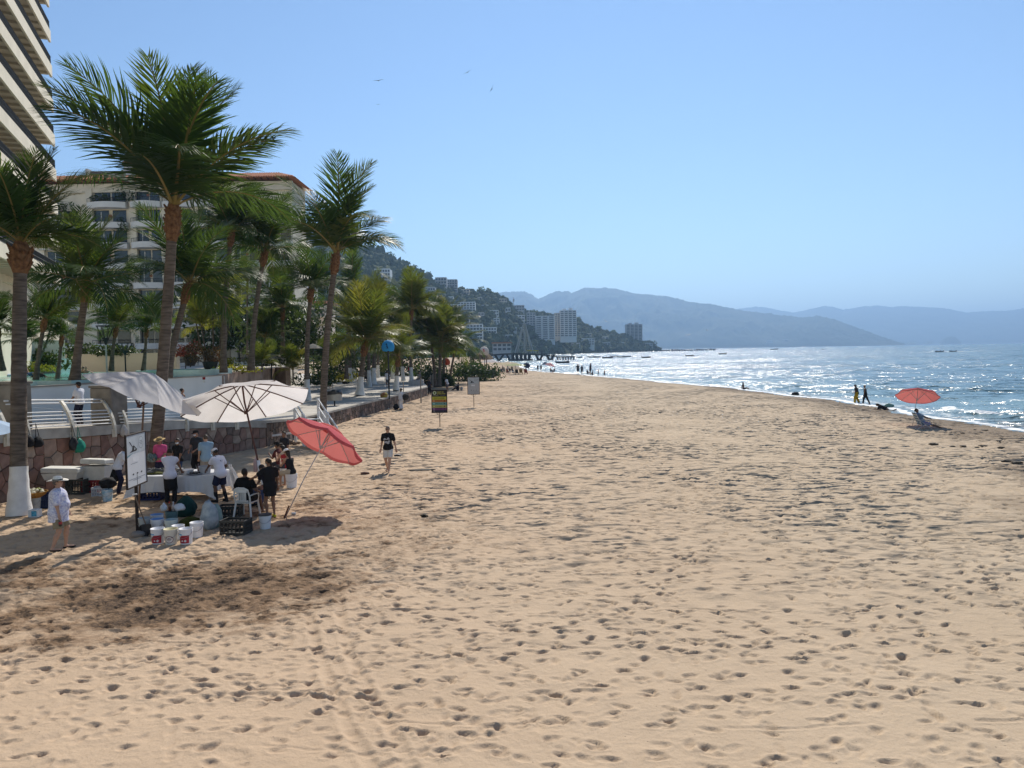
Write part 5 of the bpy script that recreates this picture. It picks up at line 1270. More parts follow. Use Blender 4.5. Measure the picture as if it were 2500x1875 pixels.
# ================================================================ the stall on the sand, and the people at it
def gp(px, py):
    p = G(px, py); p.z = sand_z(p.x, p.y); return p
def gy(px, Y, z=None):
    p = at(px, 1000, Y); x = p.x; return Vector((x, Y, sand_z(x, Y) if z is None else z))
M_bucket = mat('white_bucket_plastic', (.68, .69, .72), .45, .4, .06, 4)
M_bucketg = mat('grey_bucket_plastic', (.42, .44, .43), .5, .35, .1, 4)
M_bucketi = mat('blue_bucket_liner', (.20, .34, .58), .5, .35, .1, 4)
M_handle = mat('bucket_wire', (.25, .25, .27), .4, .5, .1, metal=.6)
def bucket(label, c, s=1.0, rim=None, m=None, inner=None, group='plastic buckets', lab=None, lid=None, rz=0.0, fill=None):
    t = thing('bucket', label, 'bucket', c, rz, group); m = m or M_bucket
    mb = MB(); mb.lathe([(.001, .01), (.128, .01), (.132, .0), (.150, .27), (.158, .272), (.158, .288), (.152, .29), (.152, .305), (.160, .307), (.160, .322), (.155, .324), (.157, .350), (.164, .352), (.164, .368)], 26); mb.build('shell', m, t, smooth=False)
    mb = MB(); mb.lathe([(.164, .368), (.150, .368), (.126, .03), (.001, .03)], 26); mb.build('inside', inner or m, t, smooth=True)
    if fill: MB().lathe([(.146, .30), (.001, .305)], 20).build('contents', fill, t)
    mb = MB(); mb.tube([(.165 * math.cos(a), .165 * math.sin(a), .30 - .14 * math.sin(math.pi * q / 10)) for q in range(11) for a in [math.pi + math.pi * q / 10]], .004, 5); mb.build('handle', M_handle, t)
    if lid: MB().lathe([(.168, .345), (.170, .378), (.001, .384)], 26).build('lid', lid, t)
    if lab == 'red':
        def band(a0, a1, z0, z1, mt, nm, rr=.1475):
            mb = MB(); n = 14; vs = []
            for q in range(n + 1):
                a = a0 + (a1 - a0) * q / n
                for z in (z0, z1 if not callable(z1) else z1(q / n)): r_ = .132 + .018 * z / .27 + .0022; vs.append((r_ * math.cos(a), r_ * math.sin(a), z))
            mb.add(vs, [(2 * q, 2 * q + 2, 2 * q + 3, 2 * q + 1) for q in range(n)]); mb.build(nm, mt, t)
        band(R(-165), R(-35), .03, lambda f: .10 + .12 * min(1, f * 2.2), mat('label_red', (.33, .022, .04), .5), 'label')
        band(R(-165), R(-100), .225, lambda f: .255 - .0 * f, mat('label_blue', (.08, .35, .65), .5), 'label')
        for a, s_, mt in ((R(-100), .022, mat('label_white', (.8, .8, .8), .5)), (R(-72), .034, mat('label_grey', (.62, .58, .6), .5))):
            mb = MB(); r_ = .1425; z = .088; ct, st_ = Vector((math.cos(a), math.sin(a), 0)), Vector((-math.sin(a), math.cos(a), 0)); o = ct * r_ + Vector((0, 0, z)); mb.add([o - st_ * s_, o - Vector((0, 0, s_)), o + st_ * s_, o + Vector((0, 0, s_))], [(0, 1, 2, 3)]); mb.build('hazard_diamond', mt, t)
    if lab == 'oval':
        for (ra, rb, mt, off) in ((.10, .085, mat('label_maroon', (.16, .03, .03), .5), .003), (.085, .070, mat('label_cream', (.72, .66, .62), .5), .0045)):
            mb = MB(); n = 28; vs = []
            cy = []
            for q in range(n):
                a = 2 * math.pi * q / n; th = R(-88) + ra * math.cos(a) / .142; z = .13 + rb * math.sin(a); r_ = .132 + .018 * z / .27 + off; vs.append((r_ * math.cos(th), r_ * math.sin(th), z))
            r_ = .132 + .018 * .13 / .27 + off + .0005; vs.append((r_ * math.cos(R(-88)), r_ * math.sin(R(-88)), .13)); mb.add(vs, [(q, (q + 1) % n, n) for q in range(n)]); mb.build('label', mt, t)
        for (z, w_, hgt) in ((.165, .022, .022), (.137, .10, .012), (.115, .085, .006), (.10, .06, .005)):
            mb = MB(); vs = []
            for q in range(7):
                th = R(-88) + (q / 6 - .5) * w_ / .142
                for zz in (z - hgt / 2, z + hgt / 2): r_ = .132 + .018 * zz / .27 + .0062; vs.append((r_ * math.cos(th), r_ * math.sin(th), zz))
            mb.add(vs, [(2 * q, 2 * q + 2, 2 * q + 3, 2 * q + 1) for q in range(6)]); mb.build('label_print', mat('label_ink', (.16, .05, .05), .5), t)
    for o in t.children: o.scale = (s, s, s)
    return t
BK = [
 ('white bucket with red and blue label next to the shovel', (386, 1327), 'red', None, None),
 ('cream bucket with brown oval label between two red labelled buckets', (418, 1328), 'oval', mat('cream_bucket', (.62, .59, .52), .5, .35, .06), mat('cream_inside', (.66, .60, .36), .6)),
 ('white bucket with red and blue label beside the plain white bucket', (455, 1327), 'red', None, None),
 ('plain white bucket with dark handle beside the white sacks', (481, 1311), None, None, None),
 ('white bucket with blue inside behind the oval labelled one', (385, 1303), None, None, M_bucketi),
 ('pale grey green bucket behind the cream bucket', (419, 1304), None, mat('pale_green_bucket', (.50, .55, .52), .5), mat('pale_green_in', (.38, .45, .43), .6)),
 ('blue lined white bucket at the back of the cluster', (384, 1291), None, None, M_bucketi),
 ('dull grey bucket behind the shovel handle', (355, 1300), None, M_bucketg, M_bucketg),
 ('teal bucket with bags and bottles on top', (420, 1282), None, mat('teal_bucket', (.13, .21, .21), .5), mat('teal_in', (.06, .09, .09), .6)),
 ('low white tub between the cream and the red labelled bucket', (436, 1316), None, None, None),
 ('white bucket with dark lid beside the black crate', (648, 1290), None, None, None),
 ('large grey bucket under the produce basket by the palm', (86, 1246), None, M_bucketg, M_bucketg),
 ('blue printed white bucket under the foam cooler', (263, 1224), None, mat('blue_print_bucket', (.62, .68, .72), .5, .3, .3, 7, col2=(.16, .38, .55)), None),
]
BUCK = {}
for lab, (px, py), lb, m, inn in BK:
    BUCK[lab[:14]] = bucket(lab, gp(px, py), 1.0 if 'low' not in lab else .92, None, m, inn, lab=lb, rz=R(rng.uniform(-8, 8)), lid=mat('dark_lid', (.05, .055, .065), .5) if 'dark lid' in lab else None)

# shovel stuck in the sand beside the sign
def rod(mb, a, b, r, n=8): return mb.tube([a, b], r, n)
c = gp(357, 1309); t = thing('shovel', 'old shovel with wooden handle leaning on the black sign post', 'shovel', c)
mb = MB(); rod(mb, (0, 0, .28), (-.28, .05, 1.02), .018); mb.build('handle', mat('old_wood', (.14, .10, .07), .8), t)
mb = MB(); rod(mb, (-.33, .05, 1.03), (-.22, .05, 1.05), .02); mb.build('grip', mat('grip_white', (.6, .6, .6)), t)
mb = MB(); n = 7; vs = []
for i in range(n):
    f = i / (n - 1); w_ = .12 * (1 - f ** 3) + .004
    for j in (-1, -.5, 0, .5, 1): vs.append((.05 - f * .02 + j * w_, -.02 - .05 * abs(j) ** 2, .30 - f * .34))
mb.add(vs, [(i * 5 + j, i * 5 + j + 1, i * 5 + 6 + j, i * 5 + 5 + j) for i in range(n - 1) for j in range(4)]); mb.build('blade', mat('shovel_steel', (.035, .035, .04), .5, .5, .3, metal=.5), t)

def lump(name, label, cat, c, size, m, seed=0, pinch=0.0, rough=.25, group=None, rz=0.0):
    iv, jf = ico(2); d = 1 + rough * (fbm(iv[:, 0] * 2 + seed, iv[:, 1] * 2 + iv[:, 2], 1.3, 3, seed) * 2.2 + .9 * np.abs(fbm(iv[:, 0] * 3 + iv[:, 1] * 3, iv[:, 2] * 1.2 + seed, 2.2, 2, seed + 3)))
    v = iv * d[:, None] * np.array(size) / 2; v[:, 2] = np.maximum(v[:, 2] + size[2] * .46, 0.0)
    if pinch: z = v[:, 2] / size[2]; v[:, :2] *= (1 - pinch * np.clip(z, 0, 1) ** 2)[:, None]
    o = put(name, np_mesh(name, v, jf, m, True), None, c, rz); return tag(o, label, cat, group)
M_blk = mat('black_fabric', (.014, .014, .016), .85, .2, .3, 8, bump=.4)
lump('stone', 'grey stone holding the foot of the black sign post', 'stone', gp(337, 1312), (.34, .26, .16), mat('grey_stone', (.22, .20, .18)), 3)
lump('bag', 'black bag slumped between the sign post and the shovel', 'bag', gp(346, 1309) + Vector((0, .2, 0)), (.34, .3, .24), M_blk, 4)
# sacks, crates, boxes
lump('sack', 'stuffed white printed sack standing behind the black crate', 'sack', gp(512, 1293), (.46, .38, .80), mat('white_sack', (.44, .48, .50), .8, .2, .3, 6, bump=.6, bscale=5, col2=(.22, .27, .30)), 6, .35)
lump('sack', 'white sack with folded neck leaning on the printed one', 'sack', gp(528, 1288), (.36, .34, .62), mat('pale_green_sack', (.30, .38, .34), .8, .2, .3, 6, bump=.6, bscale=5, col2=(.18, .26, .24)), 9, .3)
lump('sack', 'dark green sack slumped under the stall table corner', 'sack', gp(455, 1262), (.62, .5, .62), mat('dark_green_sack', (.010, .045, .04), .85, .2, .3, 5, bump=.5), 10, .55)
lump('sack', 'olive green cloth bundle behind the white buckets', 'sack', gp(466, 1290), (.62, .4, .30), mat('olive_cloth', (.055, .06, .012), .9, .1, .4, 7, bump=.5), 12, .2)
def crate(label, c, sx, sy, sz, m, rz=0.0, name='crate'):
    t = thing(name, label, 'crate', c, rz); th = .02
    MB().box((0, 0, th / 2), (sx * .9, sy * .9, th)).build('floor', m, t)
    for s, ax in ((-1, 0), (1, 0), (-1, 1), (1, 1)):
        mb = MB(); L = sx if ax == 0 else sy - 2 * th - .002
        pos = (0, s * (sy / 2 - th / 2), 0) if ax == 0 else (s * (sx / 2 - th / 2), 0, 0); sz_ = lambda w_, h_: (w_, th, h_) if ax == 0 else (th, w_, h_)
        mb.bbox((pos[0], pos[1], sz - .03), sz_(L, .06), 0, .004); mb.box((pos[0], pos[1], .03), sz_(L, .06)); n = 6
        for q in range(n + 1):
            o = -L / 2 + .02 + (L - .04) * q / n; mb.box((pos[0] + (o if ax == 0 else 0), pos[1] + (o if ax == 1 else 0), sz / 2), sz_(.03, sz - .13))
        mb.box((pos[0], pos[1], sz * .52), sz_(L - .05, .03)); mb.build('side', m, t)
    return t
M_crb = mat('black_crate', (.016, .018, .018), .5, .4, .3, 5)
crate('black plastic crate with pale rim in front of the plastic chair', gp(577, 1302), .66, .46, .36, M_crb, R(-8))
crate('black crate pushed behind another crate near the chair', gp(563, 1262), .6, .42, .32, M_crb, R(4))
crate('red crate under the open foam cooler', gy(216, 25.7), .58, .42, .42, mat('red_crate', (.22, .02, .025), .5))
crate('dark grey crate under the large foam cooler lid', gy(183, 25.4), .62, .44, .50, mat('grey_crate', (.05, .055, .05), .6))
crate('deep blue crate under the stall table', gy(364, 24.1), .66, .4, .34, mat('blue_crate', (.012, .02, .10), .5))
crate('dark blue crate beside the grey produce bucket', gy(108, 23.1), .40, .36, .42, mat('navy_crate', (.015, .03, .09), .5))
M_foam = mat('foam', (.62, .61, .56), .8, .2, .08, 4, bump=.2)
def cooler(label, c, sx, sy, sz, lift, rz, m=M_foam):
    t = thing('cooler', label, 'cooler', c, rz); mb = MB(); b = .86
    mb.add([(-sx / 2 * b, -sy / 2 * b, 0), (sx / 2 * b, -sy / 2 * b, 0), (sx / 2 * b, sy / 2 * b, 0), (-sx / 2 * b, sy / 2 * b, 0), (-sx / 2, -sy / 2, sz), (sx / 2, -sy / 2, sz), (sx / 2, sy / 2, sz), (-sx / 2, sy / 2, sz)], [(3, 2, 1, 0), (4, 5, 6, 7), (0, 1, 5, 4), (1, 2, 6, 5), (2, 3, 7, 6), (3, 0, 4, 7)]); mb.build('body', m, t)
    mb = MB(); mb.bbox((0, 0, 0), (sx * 1.04, sy * 1.04, .16), 0, .025); o = mb.build('lid', m, t); o.location = (.0, .0, sz + .08 + lift); o.rotation_euler = (R(-4 if lift > .02 else 0), R(2), 0); return t
cooler('open white foam cooler with raised lid beside the worker', gy(232, 25.7) + Vector((0, 0, .43)), .84, .52, .46, .06, R(-4))
cooler('long low foam cooler with dented lid beside the palm', gy(150, 25.3) + Vector((0, 0, .52)), 1.16, .60, .22, 0.0, R(3))
lump('cloth_bundle', 'black bag hanging over the blue printed bucket', 'bag', gp(263, 1222) + Vector((0, .05, .37)), (.50, .4, .34), M_blk, 22)
crate('white plastic tub beside the foam cooler', gy(240, 24.9), .5, .38, .30, mat('white_tub', (.5, .52, .55), .5), R(6), 'tub')
# basket of produce
c = gp(86, 1246) + Vector((0, 0, .37)); t = thing('basket', 'woven basket heaped with pale fruit on a grey bucket', 'basket', c)
MB().lathe([(.16, 0), (.30, .09), (.36, .18), (.34, .18), (.26, .09), (.001, .04)], 22).build('basket_bowl', mat('wicker', (.30, .16, .045), .9, .1, .4, 30, bump=.6), t)
for i in range(14):
    a = i * 2.4; r_ = .06 + .018 * i * .9; iv, jf = ico(); v = iv * np.array([.07, .07, .06]) * rng.uniform(.8, 1.2); me = np_mesh('fruit', v, jf, mat('pale_fruit', (.42, .40, .30), .6, .3, .3, 9) if i % 3 else mat('green_fruit', (.16, .18, .03), .5), True); put('fruit', me, t, (r_ * math.cos(a), r_ * math.sin(a), .17 + .05 * (i < 6)))
c = gp(86, 1263); t = thing('carton', 'small white carton with blue label at the whitewashed palm foot', 'box', c, R(6)); MB().bbox((0, 0, .11), (.29, .2, .22), 0, .006).build('box_body', mat('white_card', (.6, .62, .64)), t); MB().box((.02, -.1025, .11), (.14, .004, .15)).build('label', mat('carton_blue', (.08, .32, .48), var=.4, scale=20), t)
# bags and bottles on the teal bucket
c = gp(420, 1282) + Vector((0, 0, .37))
lump('plastic_bag', 'crumpled white plastic bag on the teal bucket', 'bag', c + Vector((-.20, 0, 0)), (.2, .2, .22), mat('white_bag', (.6, .62, .66), .4, .4, .2, 8), 31, .6, .4)
lump('plastic_bag', 'rounded white plastic bag beside the bottles', 'bag', c + Vector((.2, .02, 0)), (.28, .22, .2), mat('white_bag'[:9], (.6, .62, .66)), 33, .2, .4)
for i, (dx, col, lb) in enumerate(((-.04, (.13, .04, .02), 'brown sauce bottle standing on the teal bucket'), (.06, (.45, .38, .36), 'pale bottle with white cap on the teal bucket'))):
    t = thing('bottle', lb, 'bottle', c + Vector((dx, -.02, .0))); MB().lathe([(.001, 0), (.034, .002), (.036, .14), (.016, .19), (.014, .22)], 12).build('bottle_body', mat('bottle_%d' % i, col, .25, .5), t, smooth=True); MB().lathe([(.017, .215), (.017, .25), (.001, .25)], 10).build('cap', mat('cap_%d' % i, (.5, .05, .03) if i == 0 else (.6, .6, .6)), t)
# table with cloth
tb = Vector((-10.55, 24.35, 0)); TX, TY, TZ = 2.5, 1.35, .80
t = thing('stall_table', 'long folding table of the seafood stall on the sand', 'table', tb, R(-3)); MB().bbox((0, 0, TZ - .03), (TX, TY, .05), 0, .008).build('tabletop', mat('table_board', (.3, .26, .2)), t)
for sx in (-1, 1):
    for sy in (-1, 1): MB().tube([(sx * (TX / 2 - .12), sy * (TY / 2 - .1), -.05), (sx * (TX / 2 - .15), sy * (TY / 2 - .12), TZ - .06)], .018, 6).build('leg', M_handle, t)
def tablecloth():
    nu, drop = 120, .50; V = []; F = []; per = []
    for i in range(nu):
        f = i / nu * 4; k = int(f); q = f - k; cx = [(-1, -1), (1, -1), (1, 1), (-1, 1)]; a = cx[k]; b = cx[(k + 1) % 4]; per.append((a[0] + (b[0] - a[0]) * q, a[1] + (b[1] - a[1]) * q, k, q))
    rows = 9
    for r_ in range(rows):
        g = r_ / (rows - 1)
        for i, (x, y, k, q) in enumerate(per):
            corner = max(0, 1 - min(q, 1 - q) * 8); out = .02 + g * (.05 + .035 * math.sin(i * .9) + .14 * corner + .02 * math.sin(i * 2.3)); z = TZ + .008 - g * (drop * (1 + .38 * corner) + .02 * math.sin(i * .5))
            if g == 0: out = .012; z = TZ + .008
            V.append((x * (TX / 2 + out), y * (TY / 2 + out), z))
    for r_ in range(rows - 1):
        for i in range(nu): F.append((r_ * nu + i, r_ * nu + (i + 1) % nu, (r_ + 1) * nu + (i + 1) % nu, (r_ + 1) * nu + i))
    mb = MB(); mb.add(V, F); mb.add([V[i] for i in range(nu)], [tuple(range(nu))]); return mb
o = tablecloth().build('tablecloth', mat('white_cloth', (.58, .60, .64), .9, .1, .06, 3, transl=.12), None, smooth=False, loc=tb, rz=R(-3)); tag(o, 'white cloth draped over the stall table with hanging corners', 'tablecloth')
# things on the table
def ont(x, y): return tb + Matrix.Rotation(R(-3), 3, 'Z') @ Vector((x, y, 0)) + Vector((0, 0, TZ + .012))
t = thing('bottle', 'dark sauce bottle standing alone on the stall table', 'bottle', ont(.42, .25)); MB().lathe([(.001, 0), (.036, 0), (.036, .15), (.015, .2), (.014, .24), (.001, .24)], 12).build('bottle_body', mat('dark_bottle', (.05, .012, .01), .2, .6), t, smooth=True)
for i, (x, y, r_, hh, m, lb) in enumerate(((-.05, -.35, .14, .28, mat('clear_tub', (.55, .57, .6)), 'tall white tub on the front of the table'), (.32, -.3, .2, .14, mat('white_tray', (.62, .63, .66)), 'wide white container near the table front'), (.86, -.25, .19, .24, mat('grey_tub', (.40, .41, .43)), 'grey tub at the end of the table'), (.2, -.05, .15, .1, mat('plate_stack', (.66, .67, .7)), 'low stack of white plates on the table'))):
    t = thing('container', lb, 'container', ont(x, y)); MB().lathe([(.001, .004), (r_ * .86, 0), (r_, hh), (r_ * .95, hh), (r_ * .82, .02), (.001, .02)], 22).build('tub_body', m, t)
t = thing('fish_tray', 'round tray of seafood on the table front', 'tray', ont(.62, -.42)); MB().lathe([(.001, .01), (.2, 0), (.25, .05), (.24, .05), (.19, .015), (.001, .02)], 22).build('tray', mat('steel', (.35, .36, .38), .35, .5, .1, metal=.5), t)
for i in range(9): iv, jf = ico(); put('shellfish', np_mesh('shellfish', iv * np.array([.06, .05, .035]), jf, mat('shellfish', (.03, .03, .035), .4, .5, .4, 9) if i % 3 else mat('fish_white', (.5, .5, .5)), True), t, (.15 * math.cos(i * 2.4) * (i / 9) ** .5, .15 * math.sin(i * 2.4) * (i / 9) ** .5, .06))
t = thing('fish_heap', 'heap of dark whole fish laid on green leaves at the table end', 'fish', ont(-.82, -.1)); MB().bbox((0, 0, .02), (.8, .62, .04), 0, .01).build('leaf_bed', mat('leaf_bed', (.07, .075, .014), .7, .2, .5, 12), t)
for i in range(11):
    mb = MB(); mb.tube([(-.17, 0, 0), (-.12, 0, 0), (0, 0, 0), (.12, 0, 0), (.15, 0, 0), (.2, 0, 0)], [.008, .035, .055, .022, .012, .045], 8, flat=.5); o = mb.build('fish', mat('fish_skin', (.05, .055, .06), .3, .5, .4, 10) if i % 2 else mat('fish_pale', (.20, .20, .19), .35, .5), t, smooth=True); o.location = (-.28 + .14 * (i % 5), -.2 + .2 * (i // 4), .09 + .04 * (i % 2)); o.rotation_euler = (R(90), 0, rng.uniform(-.6, .6))
t = thing('carton', 'patterned box of shells standing on the table', 'box', ont(.12, -.42)); MB().bbox((0, 0, .1), (.22, .18, .2), 0, .006).build('box_body', mat('patterned_box', (.03, .03, .035), .6, .3, .5, 22, col2=(.5, .5, .5)), t)
t = thing('cloth_stand', 'white cloth hung over a leaning pole at the table end', 'cloth', gy(560, 24.6)); mb = MB(); n = 8; vs = []
for i in range(n + 1):
    for j in range(7): f = i / n; vs.append((-.05 + .32 * f * .75 + (j / 6 - .5) * (.12 + .26 * f) + .02 * math.sin(j * 2 + i), .05 * math.sin(j * 1.9 + i * .6), 1.0 - f * .86))
mb.add(vs, [(i * 7 + j, i * 7 + j + 1, i * 7 + 8 + j, i * 7 + 7 + j) for i in range(n) for j in range(6)]); mb.build('hung_cloth', mat('hung_white', (.55, .55, .56), .9, .1, .08, 4, transl=.2), t); MB().tube([(-.1, .06, 1.1), (.25, .06, -.05)], .02, 6).build('pole', M_handle, t)

# ---------------------------------------------------------------- umbrellas
def umbrella(label, base, hub, axis, rad, drop, panels, mc, mrib, mpole, cat='umbrella', name='market_umbrella', rot=0.0, pr=.024, vent=False, low=None, flap=.0, group=None, strut=.42, cols=None, ribs=True, sagf=1.0):
    base = Vector(base); hub = Vector(hub); ax = Vector(axis).normalized(); t = thing(name, label, cat, base, 0, group); h = hub - base
    q = ax.to_track_quat('Z', 'Y').to_matrix().to_4x4() @ Matrix.Rotation(rot, 4, 'Z'); apex = h + ax * drop; M = Matrix.Translation(apex) @ q; nseg = 7; sub = 6; V = []; F = []; MI = []
    def pt(f, a, k):                                            # sagging cloth between ribs
        r_ = rad * f; sag = math.sin(math.pi * k) * (.02 + .035 * f) * rad * sagf; edge = math.cos(math.pi / panels) / math.cos((k - .5) * 2 * math.pi / panels)
        return M @ Vector((r_ * edge * math.cos(a), r_ * edge * math.sin(a), -drop * (f ** 1.25) - sag * .8 * f - (flap * .5 * math.sin(math.pi * k) if f >= 1 else 0)))
    for p in range(panels):
        b = len(V)
        for i in range(nseg + 1):
            for k in range(sub + 1): V.append(pt(max(i / nseg, .004), 2 * math.pi * (p + k / sub) / panels, k / sub))
        for i in range(nseg):
            for k in range(sub): F.append((b + i * (sub + 1) + k, b + i * (sub + 1) + k + 1, b + (i + 1) * (sub + 1) + k + 1, b + (i + 1) * (sub + 1) + k)); MI.append(p % len(mc) if isinstance(mc, list) else 0)
        if flap:
            b2 = len(V)
            for k in range(sub + 1): v = pt(1.0, 2 * math.pi * (p + k / sub) / panels, k / sub); V.append(v); V.append(v - ax * (flap * (.75 + .25 * math.sin(math.pi * k / sub))))
            for k in range(sub): F.append((b2 + 2 * k, b2 + 2 * k + 2, b2 + 2 * k + 3, b2 + 2 * k + 1)); MI.append(p % len(mc) if isinstance(mc, list) else 0)
    mb = MB(); mb.v = [tuple(v) for v in V]; mb.f = F; mb.mi = MI; cp = mb.build('canopy', mc, t, smooth=True)
    if vent:
        mb = MB(); n = panels * 3; mb.lathe([(.001, .05 * rad), (rad * .2, -.01 * rad), (rad * .36, -drop * .20)], panels, M); mb.build('vent', mc[0] if isinstance(mc, list) else mc, cp, smooth=False)
    if ribs:
        for p in range(panels):
            a = 2 * math.pi * p / panels; rb = MB(); rb.tube([M @ Vector((rad * f * math.cos(a), rad * f * math.sin(a), -drop * f ** 1.25 - .02)) for f in (.03, .3, .6, .85, .995)], rad * .0085 + .003, 5); ro = rb.build('rib', mrib, t)
            s0 = M @ Vector((rad * strut * math.cos(a), rad * strut * math.sin(a), -drop * strut ** 1.25 - .03)); s1 = M @ Vector((.04 * math.cos(a), .04 * math.sin(a), -drop * 1.55)); MB().tube([s0, s1], rad * .007 + .002, 5).build('strut', mrib, ro)
        MB().lathe([(.06, -drop * 1.62), (.06, -drop * 1.48)], 10, M, cap=True).build('hub', mrib, t)
    tip = apex - ax * .01
    MB().tube([Vector((0, 0, -.15)), h * .5, h, tip], pr, 10).build('pole', mpole, t, smooth=True)
    if low: MB().tube([Vector((0, 0, -.1)), h * low[0]], low[1], 12).build('pole_sleeve', low[2], t, smooth=True)
    return t, h
M_canvas = mat('white_canvas', (.78, .76, .76), .9, .1, .05, 2, bump=.1, bscale=6, transl=.48)
M_rwood = mat('brown_umbrella_wood', (.09, .035, .025), .6, .3, .2, 9)
b2 = gp(652, 1222); hub2 = at(597, 982, b2.y + .6)
umbrella('white market umbrella with dark wooden ribs tilted over the seated customers', b2, hub2, (-.20, .30, .93), 2.05, .62, 8, M_canvas, M_rwood, M_rwood, rot=R(12), pr=.03, low=(.40, .055, mat('white_pipe', (.62, .64, .66), .5)), strut=.45)
b1 = gp(338, 1240); ax1 = Vector((.37, .13, .92)).normalized(); hub1 = at(374, 911, b1.y + .2) - ax1 * .68
umbrella('white market umbrella drooping to one side behind the seafood sign', b1, hub1, ax1, 1.78, .68, 8, M_canvas, M_rwood, mat('pale_wood_pole', (.16, .10, .07), .7), rot=R(20), pr=.028)
b0 = gp(-95, 1250); hub0 = at(-95, 1045, b0.y); umbrella('pale blue beach umbrella reaching in beside the whitewashed palm', b0, hub0, (.1, -.05, 1), 1.45, .45, 8, mat('pale_blue_canvas', (.42, .55, .72), .9, .1, .05, transl=.25), M_handle, M_handle, name='beach_umbrella')
M_red = mat('coral_canvas', (.58, .105, .13), .85, .12, .06, 3, transl=.38, tcol=(.58, .19, .165))
M_alu = mat('aluminium_pole', (.48, .46, .47), .4, .5, .08, metal=.3)
br = gp(691, 1262); hubr = at(794, 1075, br.y + .55)
ut, hh = umbrella('coral red beach umbrella leaning right on a thin silver pole', br, hubr, (.42, .46, .78), 1.20, .42, 8, M_red, M_alu, M_alu, name='beach_umbrella', rot=R(8), pr=.016, vent=True, flap=.09, strut=.4, sagf=.35)
MB().tube([(0, 0, -.1), hh * .14], .022, 6).build('pole_foot', mat('rust_wood', (.14, .05, .03)), ut)
br = gp(2227, 1040); hubr = at(2240, 966, br.y + .2)
umbrella('red beach umbrella shading the striped chair near the waterline', br, hubr, (.22, .36, .90), 1.12, .42, 8, M_red, M_alu, M_alu, name='beach_umbrella', rot=R(5), pr=.016, flap=.05, strut=.4, sagf=.35)
c = b2 + Vector((-.25, -.05, 1.05)) + (hub2 - b2) * .0
o = lump('plastic_bag', 'small pink plastic bag tied to the umbrella pole', 'bag', b2 + (hub2 - b2) * .42 + Vector((-.06, -.05, -.42)), (.14, .12, .46), mat('pink_bag', (.55, .40, .40), .5, .3, .1, 5, transl=.3), 41, .4)

# ---------------------------------------------------------------- signs
def text_mesh(s, size, m, bold=0.0):
    cu = bpy.data.curves.new('lettering', 'FONT'); cu.body = s; cu.size = size; cu.align_x = 'LEFT'; cu.offset = bold; cu.resolution_u = 3
    ob = bpy.data.objects.new('lettering', cu); COL.objects.link(ob); dg = bpy.context.evaluated_depsgraph_get(); me = bpy.data.meshes.new_from_object(ob.evaluated_get(dg)); bpy.data.objects.remove(ob); me.name = 'lettering'; me.materials.clear(); me.materials.append(m); return me
M_frame = mat('dark_sign_frame', (.022, .014, .012), .6, .3, .2)
def signboard(label, base, yaw, w_, z0, z1, post_r, m_panel, braces=True):
    """panel faces local -Y"""
    t = thing('sign', label, 'sign', base, yaw); h = z1 - z0; zc = (z0 + z1) / 2
    p = MB(); p.box((0, 0, zc), (w_ - .06, .02, h - .06)); pn = p.build('panel', m_panel, t)
    for s in (-1, 1): MB().bbox((s * (w_ / 2 - .02), 0, zc), (.04, .045, h), 0, .004).build('frame_bar', M_frame, t)
    for z in (z0 + .02, z1 - .02): MB().bbox((0, 0, z), (w_ - .084, .043, .04), 0, .004).build('frame_bar', M_frame, t)
    MB().tube([(0, .03, -.25), (0, .03, z0 + .3)], post_r, 8).build('post', M_frame, t)
    if braces:
        for s in (-1, 1): MB().tube([(0, .03, z0 - .20), (s * .2, .03, z0)], .01, 5).build('brace', M_frame, t)
    def rect(x0, x1, za, zb, m, nm='print', off=.0125): q = MB(); q.add([(x0, -off, za), (x1, -off, za), (x1, -off, zb), (x0, -off, zb)], [(0, 1, 2, 3)]); return q.build(nm, m, pn)
    def poly(pts, m, nm='print', off=.0135): q = MB(); q.add([(x, -off, z) for x, z in pts], [tuple(range(len(pts)))]); return q.build(nm, m, pn)
    def disc(x, z, r_, m, nm='print', off=.0135, n=24): return poly([(x + r_ * math.cos(2 * math.pi * i / n), z + r_ * math.sin(2 * math.pi * i / n)) for i in range(n)], m, nm, off)
    def text(s, x, z, size, m, off=.014, bold=.0):
        me = text_mesh(s, size, m, bold); o = put('lettering', me, pn, (x, -off, z)); o.rotation_euler = (R(90), 0, 0); return o
    return t, rect, poly, disc, text
